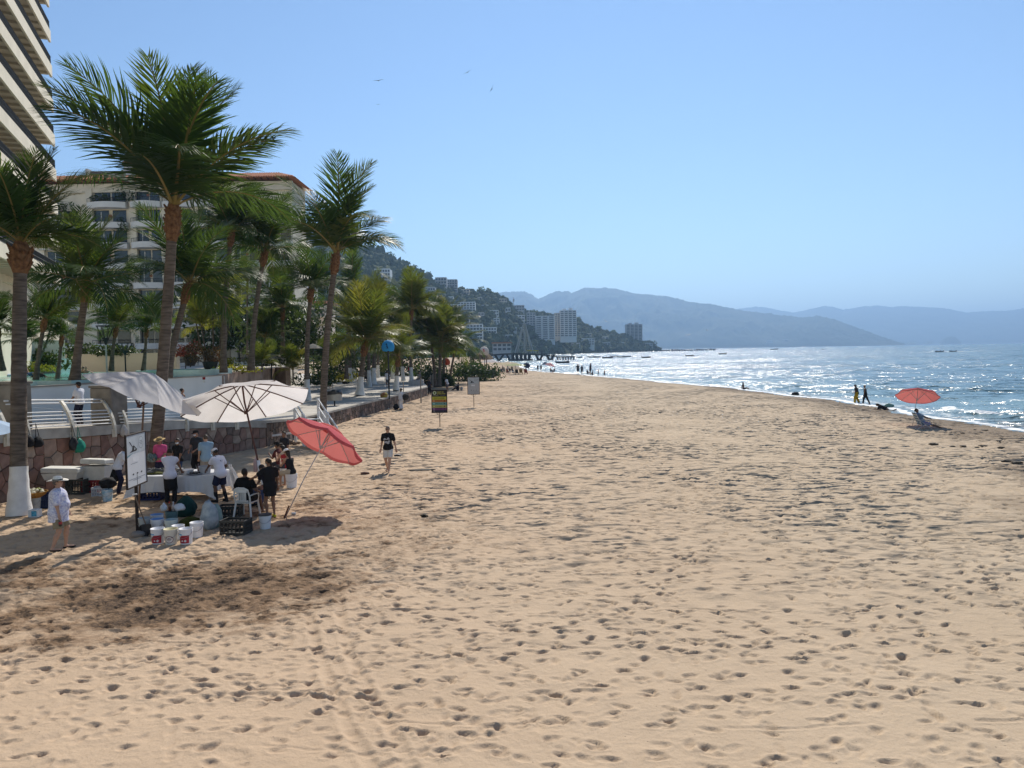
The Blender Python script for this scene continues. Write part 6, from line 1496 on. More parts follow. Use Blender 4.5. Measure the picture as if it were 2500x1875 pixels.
def seafood_print(rect, poly, disc, text, w_, z0, z1):
    H = z1 - z0; I = mat('sign_ink', (.03, .032, .036), .7, .2, 0); Gr = mat('sign_grey', (.42, .46, .49), .7, .2, .1); Lg = mat('sign_line', (.20, .22, .24), .7, .2, 0); W_ = w_ / 2 - .05
    rect(-W_, W_, z0 + H * .62, z1 - .05, Gr)
    X = lambda f: -W_ + 2 * W_ * f; Z = lambda f: z0 + H * f
    poly([(X(.12), Z(.655)), (X(.50), Z(.665)), (X(.55), Z(.70)), (X(.46), Z(.705)), (X(.40), Z(.68)), (X(.25), Z(.685))], I)                    # rider on a boat with a raised paddle
    poly([(X(.26), Z(.68)), (X(.40), Z(.68)), (X(.38), Z(.75)), (X(.34), Z(.785)), (X(.30), Z(.76))], I); poly([(X(.12), Z(.86)), (X(.18), Z(.855)), (X(.30), Z(.76)), (X(.28), Z(.75))], I); poly([(X(.36), Z(.755)), (X(.50), Z(.69)), (X(.52), Z(.70)), (X(.38), Z(.775))], I)
    for (r0, mt, of) in ((.115, Lg, .0136), (.105, Gr, .0140)): disc(X(.76), Z(.80), r0 * w_ * 1.1, mt, off=of)
    for z_, w2 in ((.83, .13), (.80, .17), (.77, .09)): rect(X(.76 - w2 / 2), X(.76 + w2 / 2), Z(z_ - .006), Z(z_ + .006), Lg, off=.0144)
    poly([(X(.02), Z(.61)), (X(.34), Z(.64)), (X(.02), Z(.575))], mat('sign_teal', (.16, .30, .33), .7, .2, .1))
    for z_, a, b in ((.445, .18, .55), (.16, .06, .94), (.135, .28, .72)): rect(X(a), X(b), Z(z_ - .004), Z(z_ + .004), Lg)
    for f in (.30, .52, .74): poly([(X(f - .05), Z(.245)), (X(f), Z(.262)), (X(f + .05), Z(.250)), (X(f + .02), Z(.232)), (X(f - .02), Z(.228))], I)
    rect(X(.30), X(.62), Z(.47), Z(.56), mat('sign_pale', (.66, .68, .70), .7, .2, .05))
A_ = Vector((-9.6, 18.97, 0)); B_ = Vector((-9.69, 20.2, 0)); mid = (A_ + B_) / 2; yaw = math.atan2(B_.y - A_.y, B_.x - A_.x); mid.z = sand_z(mid.x, mid.y)
M_poster = mat('poster_white', (.60, .62, .64), .5, .3, .05, 2)
st_, rc, pl, dc, tx = signboard('tall white poster sign in dark frame on a black post by the buckets', mid, yaw, 1.24, 1.19, 2.56, .045, M_poster, False); seafood_print(rc, pl, dc, tx, 1.24, 1.19, 2.56)
c = gp(1074, 1043); Yc = c.y; z1 = at(1072, 951, Yc).z; z0 = at(1072, 1008, Yc).z
st_, rc, pl, dc, tx = signboard('coloured lesson sign with black header on a thin post', c, R(-4), .96, z0, z1, .022, mat('sign_black', (.02, .02, .022), .6, .3, .05))
H = z1 - z0; W_ = .43; Zf = lambda f: z0 + H * f
rows = [(.57, .70, (.42, .40, .06)), (.46, .57, (.42, .17, .05)), (.34, .46, (.14, .30, .28)), (.225, .34, (.40, .38, .12)), (.125, .225, (.17, .06, .16)), (.045, .125, (.05, .05, .075))]
for a, b, cc in rows: rc(-W_, W_, Zf(a), Zf(b), mat('sign_row_%d' % int(a * 100), cc, .7, .2, .1))
Ylw = mat('sign_yellow', (.55, .50, .10), .7, .2, 0)
dc(-.28, Zf(.86), .105, mat('sign_ring', (.55, .60, .42), .7, .2, 0)); dc(-.28, Zf(.86), .06, mat('sign_green', (.08, .13, .02), .7, .2, 0), off=.0142)
tx('Learn to', -.13, Zf(.875), .115, Ylw, bold=.002); tx('protect them', -.13, Zf(.805), .092, Ylw, bold=.002)
rc(-.38, -.05, Zf(.735), Zf(.765), mat('sign_dim', (.16, .16, .12))); rc(.06, .36, Zf(.735), Zf(.765), mat('sign_dim2', (.10, .10, .11)))
for z_ in (.66, .615): rc(-.32, .32, Zf(z_ - .012), Zf(z_ + .012), mat('sign_text_dark', (.10, .09, .03)))
for (a, b, cc) in rows[1:]:
    m_ = (a + b) / 2; dc(-.33, Zf(m_), .038, mat('sign_bullet_%d' % int(a * 100), tuple(min(.7, x * 1.4 + .18) for x in cc))); rc(-.24, .16, Zf(m_ - .012), Zf(m_ + .012), mat('sign_line_%d' % int(a * 100), tuple(x * .4 for x in cc))); dc(.31, Zf(m_), .045, mat('sign_icon_%d' % int(a * 100), tuple(x * .35 for x in cc)))
c = gp(1157, 994); Yc = c.y; z1 = at(1155, 920, Yc).z; z0 = at(1155, 963, Yc).z
st_, rc, pl, dc, tx = signboard('white poster sign in dark frame standing alone on open sand', c, R(-3), 30 / FPX * Yc, z0, z1, .024, mat('poster_grey', (.44, .44, .45), .6, .3, .05)); seafood_print(rc, pl, dc, tx, 30 / FPX * Yc, z0, z1)

# ---------------------------------------------------------------- chairs
M_pchair = mat('white_plastic_chair', (.66, .66, .64), .45, .4, .06)
def plastic_chair(label, c, rz):
    t = thing('plastic_chair', label, 'chair', c, rz)                       # faces +Y; seat .43 high
    MB().bbox((0, 0, .42), (.46, .44, .03), 0, .012).build('seat', M_pchair, t)
    for sx in (-1, 1):
        MB().tube([(sx * .26, .24, 0), (sx * .22, .20, .41), (sx * .245, .2, .62)], [.028, .03, .026], 6).build('leg', M_pchair, t); MB().tube([(sx * .27, -.26, 0), (sx * .215, -.20, .41)], [.028, .03], 6).build('leg', M_pchair, t)
        MB().tube([(sx * .245, .22, .63), (sx * .26, -.05, .645), (sx * .24, -.25, .63)], [.022, .03, .026], 6, flat=.6).build('armrest', M_pchair, t)
    b = MB()
    for i in range(7):
        x = -.13 + .26 * i / 6; b.box((x, -.245 - .01 * abs(i - 3), .60), (.026, .014, .26))
    b.build('back_slats', M_pchair, t)
    b = MB(); b.tube([(-.22, -.2, .42), (-.235, -.25, .62), (-.20, -.285, .80), (-.10, -.30, .845), (.10, -.30, .845), (.20, -.285, .80), (.235, -.25, .62), (.22, -.2, .42)], .026, 6, flat=.55); b.build('back_frame', M_pchair, t)
    b = MB(); b.bbox((0, -.285, .775), (.36, .02, .11), 0, .008); b.bbox((0, -.235, .475), (.38, .018, .05), 0, .006); b.build('back_panel', M_pchair, t); return t
pc = gp(604, 1262); plastic_chair('white plastic armchair seating a man in black', pc, R(-12))
def folding_stool(label, c, rz):
    t = thing('folding_stool', label, 'stool', c, rz); MB().bbox((0, 0, .43), (.42, .38, .03), 0, .01).build('seat', M_blk, t)
    for sy in (-.17, .17): MB().tube([(-.2, sy, 0), (.2, sy, .42)], .011, 5).build('leg', M_rail, t); MB().tube([(.2, sy + .015, 0), (-.2, sy + .015, .42)], .011, 5).build('leg', M_rail, t)
    return t
fs_ = gy(648, 23.0); folding_stool('black folding stool behind the plastic chair', fs_, R(20))
bk = bucket('white bucket used as a stool by the woman in the white hat', gp(712, 1190), 1.25, group='plastic buckets')

# ---------------------------------------------------------------- people at the stall
SH_R = R(180)
def P_(label, c, rz, **k): return person(label, c, R(rz), **k)
hm, J, k = P_('heavy man in straw hat, pale patterned shirt and khaki shorts', gp(146, 1342), -72, h=1.70, girth=1.32, top='loose', topc=(.36, .38, .60), topc2=(.80, .80, .85), tscale=22, hem=-.24, botc=(.27, .235, .16), hat='straw', hatc=(.74, .70, .62), skin=0, shoes=('flat', BLACKC), hair='short', hairc=(.12, .1, .09), fl=(-.15, .10, .075), fr=(.13, -.12, .075), hr=(.30, .10, .72), hl=(-.26, .2, .76), res=.02)
hp = Matrix.Translation(hm.location) @ Matrix.Rotation(R(-72), 4, 'Z') @ (J['r']['wr'] * k)
t = thing('bottle', 'dark bottle held at his side by the man in the straw hat', 'bottle', hp + Vector((0.02, .0, -.24))); MB().lathe([(.001, 0), (.033, .0), (.034, .12), (.014, .17), (.013, .20), (.001, .2)], 12).build('bottle_body', mat('cola', (.012, .008, .008), .2, .6), t, smooth=True); MB().lathe([(.036, .05), (.036, .11)], 12).build('label', mat('cola_label', (.35, .05, .05)), t)
P_('stall worker in white tee and black apron bending over the cooler', gy(281, 25.1), -60, h=1.68, lean=22, hl=(-.12, .45, .72), hr=(.2, .42, .66), topc=(.62, .64, .70), bottom='pants', botc=(.02, .022, .05), apron=BLACKC, skin=3, head=(20, 0))
P_('woman in pink top and straw sunhat at the stall', gy(388, 27.2), 176, h=1.62, girth=1.15, topc=(.62, .10, .24), bottom='pants', botc=(.03, .03, .06), hat='straw', hatc=(.42, .30, .15), hair='long', hairc=(.06, .035, .02), skin=1, hl=(-.12, .26, .98), hr=(.12, .26, 1.0), strap=BLACKC, head=(12, 0))
lump('handbag', 'patterned teal handbag hanging at the woman in pink', 'bag', gy(367, 27.0) + Vector((0, 0, .78)), (.36, .2, .32), mat('teal_bag', (.02, .07, .08), .8, .2, .5, 16, col2=(.25, .3, .3)), 51)
P_('woman in black tee and face mask behind the stall table', gy(431, 27.0), 160, h=1.62, topc=BLACKC, bottom='pants', botc=(.03, .05, .10), hair='bun', skin=2, mask=True, hl=(-.2, .2, .85), hr=(.14, .24, .86), head=(10, -20))
P_('man with white tunic and black apron serving at the table, back turned', gy(409, 23.2), 14, h=1.72, top='vest', topc=(.60, .61, .72), hem=-.16, bottom='pants', botc=(.012, .012, .014), apron=BLACKC, hair='short', skin=2, hr=(.28, .36, .96), hl=(-.05, .42, .95), head=(22, 0), lean=5, res=.022)
P_('man in grey polo, black cap and white face mask', gy(478, 28.6), 165, h=1.74, top='polo', topc=(.045, .05, .055), bottom='pants', botc=(.02, .02, .022), hat='cap', hatc=BLACKC, mask=True, skin=1, hl=(-.12, .3, 1.0), hr=(.1, .32, 1.0), head=(8, 25))
P_('man in light blue shirt with his back turned at the stall', gy(500, 27.0), 28, h=1.72, girth=1.1, top='polo', topc=(.22, .33, .44), hem=-.16, bottom='shorts', botc=(.25, .24, .22), skin=0, hairc=(.07, .05, .035), hl=(-.24, .2, .80), hr=(.1, .3, .9), head=(5, -25))
P_('stall helper in white cap and white tee with shoulder strap leaning in', gy(533, 23.5), 62, h=1.68, girth=1.1, lean=14, topc=(.66, .67, .76), hem=-.18, bottom='shorts', botc=(.02, .025, .055), hat='cap', hatc=(.70, .70, .74), skin=3, shoes=('boot', (.012, .012, .016)), hl=(-.1, .55, .95), hr=(.25, .2, .9), strap=(.02, .025, .06), head=(15, 0), fl=(-.12, .08, .075), fr=(.12, -.1, .075), res=.022)
P_('man in black tee sitting on the white plastic chair', pc + Vector((.02, .02, .02)), -12, h=1.74, girth=1.18, pelvis=(0, -.08, .545), fl=(-.2, .42, .075), fr=(.2, .42, .075), hl=(-.27, .12, .66), hr=(.27, .12, .66), lean=-4, topc=(.010, .010, .011), botc=(.02, .02, .024), skin=3, hair='short', res=.022)
P_('woman in short black dress and yellow shoes standing at the tilted umbrella', gp(662, 1264), 38, h=1.66, top='tee', topc=(.013, .013, .017), hem=-.30, bottom='short', botc=(.013, .013, .017), hair='tail', skin=2, mask=True, shoes=('shoe', (.42, .42, .03)), hl=(-.45, .32, 1.12), hr=(.24, .05, .80), head=(18, -30), res=.02)
w_c = gp(712, 1190)
P_('woman in white sunhat and black tank top sitting on a bucket', w_c + Vector((0, 0, 0)), 62, h=1.64, pelvis=(0, 0, .56), lean=12, fl=(-.1, .42, .075), fr=(.1, .42, .075), hl=(-.08, .42, .92), hr=(.14, .40, .90), top='tank', topc=BLACKC, bottom='shorts', botc=(.36, .31, .24), hair='long', hairc=(.03, .018, .012), hat='straw', hatc=(.60, .60, .62), band=(.05, .05, .07), skin=1, head=(14, 0), res=.022)
P_('woman with bare shoulders in a red top seated beside the white hat', gy(694, 27.2), 64, h=1.64, pelvis=(0, 0, .58), lean=10, fl=(-.1, .42, .075), fr=(.1, .42, .075), hl=(-.05, .4, .95), hr=(.15, .38, .92), top='tank', topc=(.30, .03, .035), botc=(.05, .05, .06), hair='long', skin=0, head=(12, 0))
P_('person in dark brimmed hat seated behind the woman in red', gy(680, 27.9), 75, h=1.64, pelvis=(0, 0, .58), lean=8, fl=(-.1, .42, .075), fr=(.1, .42, .075), hl=(-.05, .4, .9), topc=(.10, .03, .03), botc=(.04, .04, .05), hat='straw', hatc=(.035, .028, .025), skin=2)
P_('dark haired person standing behind the seated women near the stairs', gy(692, 29.4), 150, h=1.56, topc=(.03, .03, .035), bottom='pants', botc=(.03, .03, .04), hair='short', skin=2)
P_('person in jeans on the folding stool behind the plastic chair', fs_ + Vector((0, 0, .02)), 150, h=1.68, pelvis=(0, -.05, .53), lean=18, fl=(-.13, .4, .075), fr=(.13, .38, .075), hl=(-.12, .34, .6), hr=(.12, .36, .6), topc=(.02, .02, .03), bottom='pants', botc=(.04, .06, .13), skin=2, head=(30, 0), shoes=('shoe', BLACKC))
for i, px in enumerate((693, 680)): bucket(['white bucket seat under the woman in red', 'white bucket seat under the person in the dark hat'][i], gy(px, (27.2, 27.9)[i]), 1.3)
# bags hung on the railing posts
for i, (px, py, sz, m, lb, nm) in enumerate(((52, 1092, (.40, .26, .42), M_blk, 'black shoulder bag hanging on the railing post behind the palm', 'bag'), (75, 1092, (.42, .26, .36), M_blk, 'wide black tote bag hanging on the wall by the palm', 'bag'), (165, 1100, (.34, .24, .50), mat('pack_black_white', (.02, .02, .022), .8, .2, .3, 4, col2=(.06, .06, .065)), 'black and white backpack hanging on the stone wall', 'backpack'), (183, 1104, (.48, .26, .50), mat('green_bag', (.005, .22, .15), .5, .3, .1, 4, transl=.15), 'bright green plastic bag hanging beside the backpack', 'plastic_bag'))):
    s = post_spot(px); p, n_, d, zt = wall_pt(s); c = p - n_ * .22; zb = at(px, py, c.y).z
    o = lump(nm, lb, 'bag' if nm != 'backpack' else 'backpack', Vector((c.x, c.y - (.0 if i < 3 else .12), zb)), sz, m, 60 + i, .35, rz=math.atan2(d.y, d.x))
    MB().tube([(-.08, 0, sz[2] * .85), (0, .05, sz[2] + .42), (.08, 0, sz[2] * .85)], .012, 5).build('carry_strap', m, o)
o = lump('cloth', 'white cloth tucked behind the railing post above the sign', 'cloth', at(303, 1066, wall_pt(post_spot(303))[0].y - .25), (.3, .2, .46), mat('hung_white', (.55, .55, .56)), 71, .4)
# ================================================================ people and things farther off
P_('man in black printed tee and white shorts walking barefoot over the sand', gp(949, 1152), 176, h=1.74, topc=(.014, .015, .02), botc=(.62, .61, .58), skin=0, hairc=(.05, .035, .025), glasses=True, fl=(-.06, .22, .075), fr=(.07, -.14, .10), hl=(-.34, .10, .80), hr=(.30, -.02, .78), res=.02)
wp = gp(949, 1152)
o = [x for x in COL.objects if x.name.startswith('person') and x.get('label', '').startswith('man in black printed')][0]
mb = MB(); rr = random.Random(4)
for i in range(9):
    x, z = rr.uniform(-.10, .10), 1.20 + rr.uniform(-.10, .10); mb.add([(x - .05, .185, z), (x + .02, .19, z - .04), (x + .05, .19, z + .01), (x, .185, z + .05)], [(0, 1, 2, 3)])
for z in (1.26, 1.17): mb.add([(-.11, .187, z - .015), (.11, .187, z - .015), (.11, .187, z + .012), (-.11, .187, z + .012)], [(0, 1, 2, 3)])
mb.build('shirt_print', mat('print_grey', (.38, .39, .42)), o)
t = thing('pair_of_shoes', 'black and white shoes carried in the hand of the walking man', 'shoes', wp + Vector((.36, -.12, .60)))
for s in (-.05, .05): MB().tube([(-.12, s, .03), (0, s, .05), (.14, s, .02)], [.03, .045, .03], 8, flat=.8).build('shoe', M_blk if s < 0 else mat('shoe_white', (.5, .5, .5)), t)
# on the ramp and promenade
def pp(px, py, zlift=0.0):
    """point on the promenade seen at px,py"""
    z = 1.0
    for _ in range(12): p = G(px, py, z); z = prom_z(p.y)
    return Vector((p.x, p.y, z - .01))
P_('man in white tee and black cap walking along the ramp', Vector((at(195, 1000, 30.6).x, 30.6, prom_z(30.6) - .02)), 78, h=1.72, topc=(.64, .65, .70), bottom='pants', botc=(.02, .022, .04), hat='cap', hatc=BLACKC, skin=2, hl=(-.16, .3, 1.0), hr=(.14, .3, 1.0))
P_('woman in dark top standing behind the white market umbrella', Vector((at(446, 1000, 37.5).x, 37.5, prom_z(37.5) - .02)), -40, h=1.70, top='tank', topc=(.03, .025, .03), bottom='pants', botc=(.1, .1, .12), hair='bun', skin=1)
P_('man in red top and black shorts walking away by the hedge', pp(806, 949), 10, h=1.70, topc=(.42, .13, .10), bottom='shorts', botc=BLACKC, skin=0, hairc=(.2, .12, .07), fl=(-.08, .15, .075), fr=(.08, -.1, .075))
P_('man in white tee and grey shorts walking away down the promenade', pp(946, 946), 4, h=1.72, topc=(.62, .63, .70), botc=(.13, .14, .17), skin=1, fl=(-.08, .16, .075), fr=(.08, -.12, .075))
P_('walker in white shirt half hidden behind a promenade palm', pp(874, 931), 170, h=1.68, topc=(.55, .55, .55), botc=(.08, .08, .09), skin=1, hair='long', res=.034)
P_('walker in brown waistcoat beside the flared palm trunk', pp(893, 936), 15, h=1.72, topc=(.16, .12, .09), botc=BLACKC, skin=2, res=.034)
for i, (px, py, rz, tc, bc, lb) in enumerate(((931, 917, 0, (.02, .02, .03), (.03, .03, .04), 'walker in black far down the promenade'), (939, 915, 180, (.10, .03, .04), (.05, .05, .06), 'walker in dark red top far down the promenade'), (954, 921, 10, (.03, .04, .07), (.03, .03, .04), 'walker in navy top behind the man in white tee'), (1000, 917, 170, (.5, .03, .05), (.04, .04, .05), 'person in bright red shirt under the palms'), (985, 920, 190, (.3, .3, .32), (.04, .04, .05), 'person in grey shirt under the promenade palms'))):
    P_(lb, pp(px, py), rz, h=1.7, topc=tc, bottom='pants', botc=bc, skin=2, res=.04)
vp = gp(980, 1000)
P_('beach vendor dressed in white with a dark hat beside the low wall', vp, 55, h=1.66, girth=1.05, top='long', topc=(.60, .60, .62), hem=-.22, bottom='wide', botc=(.60, .60, .62), hat='straw', hatc=(.05, .045, .04), skin=3, hr=(.2, .3, 1.2), hl=(-.25, .05, .85), shoes=('flat', BLACKC))
lump('duffel_bag', 'round brown bag slung at the vendor in white', 'bag', vp + Vector((.36, -.05, .75)), (.46, .34, .52), mat('brown_bag', (.05, .045, .038), .8, .2, .4, 5), 81)
lump('backpack', 'black backpack on the sand against the low wall', 'backpack', vp + Vector((-.42, .1, 0)), (.5, .36, .5), M_blk, 82, .3)
t = thing('wooden_pole', 'pale wooden pole held upright by the vendor in white', 'pole', vp + Vector((.14, .28, 0))); MB().tube([(0, 0, .5), (.03, 0, 2.15)], .035, 7).build('stick', mat('pale_stick', (.38, .32, .24)), t)
P_('dark figure standing at the corner of the low wall', gp(1048, 965), -30, h=1.72, topc=(.02, .02, .025), bottom='pants', botc=(.02, .02, .03), skin=3, res=.034)
P_('person in dark cap sitting on the sand with knees drawn up', gp(1118, 953), 85, h=1.7, pelvis=(0, 0, .12), lean=-6, fl=(-.12, .62, .075), fr=(.12, .55, .075), hl=(-.1, .45, .45), hr=(.12, .4, .42), top='long', topc=(.03, .022, .03), bottom='pants', botc=(.02, .02, .025), hat='cap', hatc=BLACKC, skin=3, res=.03)
lump('backpack', 'small white backpack behind the person sitting on the sand', 'backpack', gp(1127, 953), (.35, .3, .45), mat('pack_grey', (.35, .34, .32)), 84, .3)
P_('person in white shirt bending near the glossy bush', gp(1093, 956), 60, h=1.66, lean=20, topc=(.5, .5, .52), bottom='shorts', botc=(.1, .1, .12), skin=2, res=.034)
lump('backpack', 'colourful backpack lying on the promenade edge', 'backpack', pp(938, 971), (.62, .42, .46), mat('colour_pack', (.20, .03, .04), .8, .2, .5, 3, col2=(.45, .42, .08)), 85, .2)
lump('bag', 'black bag at the foot of a whitewashed palm', 'bag', pp(853, 937) + Vector((-.4, -.3, 0)), (.9, .5, .36), M_blk, 86, .2)
# swimmers
def wpool(px, py): p = G(px, py, 3.42); return p
for (px, py, rz, lb, tp, tc, hr_) in ((96, 921, 10, 'swimmer in a dark shirt standing in the pool, back turned', 'tee', (.05, .045, .04), 'short'), (203, 911, 150, 'swimmer chatting at the back edge of the pool', None, None, 'short'), (210, 911, 200, 'second swimmer chatting at the back edge of the pool', None, None, 'long')):
    p = wpool(px, py); p.z = 3.42 - 1.22; P_(lb, p, rz, h=1.7, top=tp, topc=tc or BLACKC, bottom='shorts', botc=(.03, .04, .08), hair=hr_, skin=1, res=.034, hl=(-.5, .1, 1.22), hr=(.5, .1, 1.22))
p = wpool(52, 918); t = thing('pool_float', 'blue and white air mattress floating in the pool', 'float', p + Vector((-.2, 0, -.02))); MB().tube([(-1.2, 0, .06), (-1.0, 0, .08), (.6, 0, .08), (.8, 0, .06)], [.2, .45, .45, .2], 10, flat=.2).build('mattress', mat('float_blue', (.2, .4, .6), .4, .4, .3, 2, col2=(.6, .65, .7)), t, smooth=True)
P_('bather in dark cap resting on the pool mattress', p + Vector((.45, 0, -.45)), -80, h=1.68, pelvis=(0, 0, .55), lean=-25, fl=(-.1, .8, .5), fr=(.1, .8, .5), top=None, bottom='shorts', botc=(.05, .1, .2), hat='cap', hatc=BLACKC, skin=1, res=.034)
# litter bin, posts, lamps, garden parasols
c = pp(817, 990); t = thing('litter_bin', 'steel litter bin lined with a black bag on a single post', 'litter bin', c); MB().tube([(0, 0, -.05), (0, 0, .5)], .05, 8).build('post', M_rail, t)
MB().lathe([(.50, .36), (.52, .38), (.52, .98), (.50, 1.0), (.48, .98), (.48, .4)], 24).build('drum', mat('bin_steel', (.30, .29, .27), .4, .5, .1, 3, metal=.6), t)
mb = MB(); mb.lathe([(.54, .80), (.545, 1.0), (.50, 1.06), (.40, .95), (.001, .9)], 20); r_ = random.Random(3); mb.v = [(x * (1 + r_.uniform(-.02, .03)), y * (1 + r_.uniform(-.02, .03)), z + r_.uniform(-.07, .04)) for x, y, z in mb.v]; mb.build('bin_liner', mat('bin_bag', (.012, .012, .014), .35, .5), t)
t = thing('street_sign', 'small green and white notice on a slim grey post', 'sign', pp(812, 948)); hs = at(812, 860, t.location.y).z - t.location.z; MB().tube([(0, 0, -.1), (0, 0, hs)], .04, 6).build('post', mat('grey_post', (.30, .27, .23)), t); MB().box((-.08, -.05, hs - .32), (.30, .03, .6)).build('green_plate', mat('plate_green', (.05, .30, .28)), t); MB().box((.13, -.05, hs - .34), (.115, .03, .6)).build('white_plate', mat('plate_white', (.6, .62, .6)), t)
for i, (px, py, top_) in enumerate(((1028, 984, 924), (1052, 950, 915), (1057, 951, 914), (1027, 950, 905))):
    c = gp(px, py); h_ = at(px, top_, c.y).z; t = thing('wooden_post', ['grey post leaning at the end of the low wall', 'pale post beside the lesson sign top', 'pale twin post behind the lesson sign', 'thin post among the promenade end bushes'][i], 'post', c); MB().tube([(0, 0, -.2), (.0, 0, h_)], .055 if i == 0 else .075, 7).build('shaft', mat('grey_wood_post', (.26, .23, .2), .9), t)
def torch(label, px, base_y, top_y, Y, m, flip=False):
    c = at(px, base_y, Y); h_ = at(px, top_y, Y).z - c.z; t = thing('torch_lamp', label, 'lamp', c); MB().tube([(0, 0, -.1), (0, 0, h_ * .62)], .05, 7).build('pole', m, t); mb = MB()
    for k in range(8): a = k * math.pi / 4; mb.tube([(.06 * math.cos(a), .06 * math.sin(a), h_ * .62), (.5 * math.cos(a), .5 * math.sin(a), h_)], .022, 4)
    mb.build('basket_bars', M_rail, t); MB().lathe([(.05, h_ * .58), (.17, h_ * .74), (.12, h_ * .74), (.001, h_ * .62)], 12).build('burner', M_rail, t); MB().lathe([(.48, h_ - .02), (.52, h_ - .02), (.52, h_ + .03), (.48, h_ + .03), (.48, h_ - .02)], 16).build('rim', M_rail, t); return t
torch('pale pole torch lamp with flaring black basket by the pool', 261, 906, 796, 47, mat('pale_pole', (.5, .5, .48))); torch('short dark torch lamp with flaring basket by the pool', 307, 906, 838, 52, M_rail)
c = at(512, 880, 57); t = thing('garden_lantern', 'black post lantern with white panes before the areca palms', 'lamp', c); MB().tube([(0, 0, -.1), (0, 0, 1.1)], .04, 6).build('post', M_rail, t); MB().lathe([(.08, 1.1), (.13, 1.4)], 6).build('pane', mat('lantern_pane', (.6, .6, .58)), t); MB().lathe([(.16, 1.4), (.05, 1.55), (.02, 1.7)], 6).build('cap', M_rail, t)
def parasol(label, px, ye, yt, Y, wpx, m, name='garden_parasol', base_z=None):
    e = at(px, ye, Y); top = at(px, yt, Y); r_ = wpx / 2 / FPX * Y; b = Vector((e.x, Y, base_z if base_z is not None else e.z - 2.1)); h_ = e.z - b.z; d = top.z - e.z
    t = thing(name, label, 'parasol', b); MB().tube([(0, 0, -.1), (0, 0, h_ + d * .9)], .05, 6).build('pole', M_rail, t); mb = MB(); mb.lathe([(r_, h_), (r_ * .98, h_ + .04), (r_ * .5, h_ + d * .68), (.02, h_ + d)], 16); mb.build('canopy', m, t); return t
parasol('dome of grey thatch shading the garden loungers', 662, 876, 863, 62, 74, mat('old_thatch', (.20, .18, .14), .95, .1, .4, 6, bump=.6))
parasol('flat beige garden parasol beside the shaggy palm', 764, 851, 839, 75, 48, mat('beige_canvas', (.50, .42, .30), .9))
parasol('flat dark garden parasol by the beige planter wall', 452, 864, 855, 70, 60, mat('dark_canvas', (.025, .022, .022), .9)); 
t = thing('wall_bench', 'pale concrete planter bench under the promenade palms', 'bench', pp(1016, 941)); MB().bbox((0, 0, .28), (1.6, .6, .56), 0, .03).build('block', mat('planter_conc', (.40, .40, .40)), t); MB().bbox((.15, 0, .60), (1.1, .5, .08), 0, .02).build('seat_slab', mat('planter_conc2', (.33, .33, .33)), t)
P_('person in grey tee sitting on the concrete planter bench', pp(1022, 940) + Vector((.1, .1, .62)), 150, h=1.65, pelvis=(0, 0, .1), fl=(-.1, .4, -.36), fr=(.1, .4, -.36), topc=(.2, .19, .19), botc=(.1, .1, .11), skin=2, res=.04)
for i, (px, py, s) in enumerate(((707, 1083, .34), (719, 1086, .28), (698, 1086, .3), (728, 1084, .22))): lump('stone', ['round brown stone under the beach stairs', 'smaller stone beside the stair foot', 'stone against the stair post', 'pale pebble at the stair foot'][i], 'stone', gp(px, py), (s, s * .8, s * .6), mat('brown_stone', (.20, .14, .10)), 90 + i)
lump('stone', 'flat dark stone on the sand near the walking man', 'stone', gp(891, 1158), (.34, .22, .1), mat('dark_stone', (.10, .05, .035)), 96)
t = thing('drink_can', 'crushed white can on the sand by the yellow shoes', 'can', gp(712, 1257)); mb = MB(); mb.lathe([(.001, 0), (.033, .003), (.034, .12), (.001, .123)], 12, Matrix.Translation((0, 0, .035)) @ Matrix.Rotation(R(90), 4, 'Y')); mb.build('can_body', mat('can_white', (.6, .6, .6), .35, .5), t)
for i, (px, py) in enumerate(((1036, 1262), (1030, 1148))): lump('seaweed_clump', ['dark clump of weed on the open sand', 'small dark weed patch behind the walking man'][i], 'seaweed', gp(px, py), (.2, .14, .07) if i == 0 else (.9, .4, .03), mat('dark_weed', (.03, .025, .018)), 98 + i, rough=.6)
for i, (px, py, s) in enumerate(((2280, 1088, .6), (2405, 1040, .5), (2380, 1046, .3), (2325, 1093, .35), (2400, 1093, .5), (2352, 1093, .4), (2445, 1097, .45), (2385, 1096, .3), (2350, 1060, .3), (2455, 1130, .5), (2482, 1134, .6), (2440, 1080, .3), (2484, 1082, .25))):
    lump('seaweed_clump', 'dark wet clump of seaweed on the damp sand near the red umbrella', 'seaweed', gp(px, py), (s * .62, s * .42, s * .16), mat('wet_weed', (.10, .082, .062)), 110 + i, rough=.6, group='seaweed on the damp sand')

# ---------------------------------------------------------------- right of the beach
cc = gp(2256, 1049); t = thing('beach_chair', 'low beach chair with blue and white striped fabric under red umbrella', 'chair', cc, R(-97))
M_str = mat('striped_base', (.10, .16, .24), .85, .15, .1); M_strw = mat('striped_white', (.48, .55, .58), .85, .15, .05)
for i in range(9):
    f = i / 9; a = Vector((0, -.22 - .30 * f, .24 + .62 * f)); b = Vector((0, -.22 - .30 * (f + .111), .24 + .62 * (f + .111))); mb = MB(); mb.add([(-.27, a.y, a.z), (.27, a.y, a.z), (.27, b.y, b.z), (-.27, b.y, b.z)], [(0, 1, 2, 3)]); mb.build('back_stripe', M_str if i % 2 == 0 else M_strw, t)
for i in range(6):
    y0 = -.22 + .085 * i; z0 = .24 - .02 * math.sin(i); mb = MB(); mb.add([(-.27, y0, z0), (.27, y0, z0), (.27, y0 + .085, .24 - .02 * math.sin(i + 1)), (-.27, y0 + .085, .24 - .02 * math.sin(i + 1))], [(0, 1, 2, 3)]); mb.build('seat_stripe', M_str if i % 2 else M_strw, t)
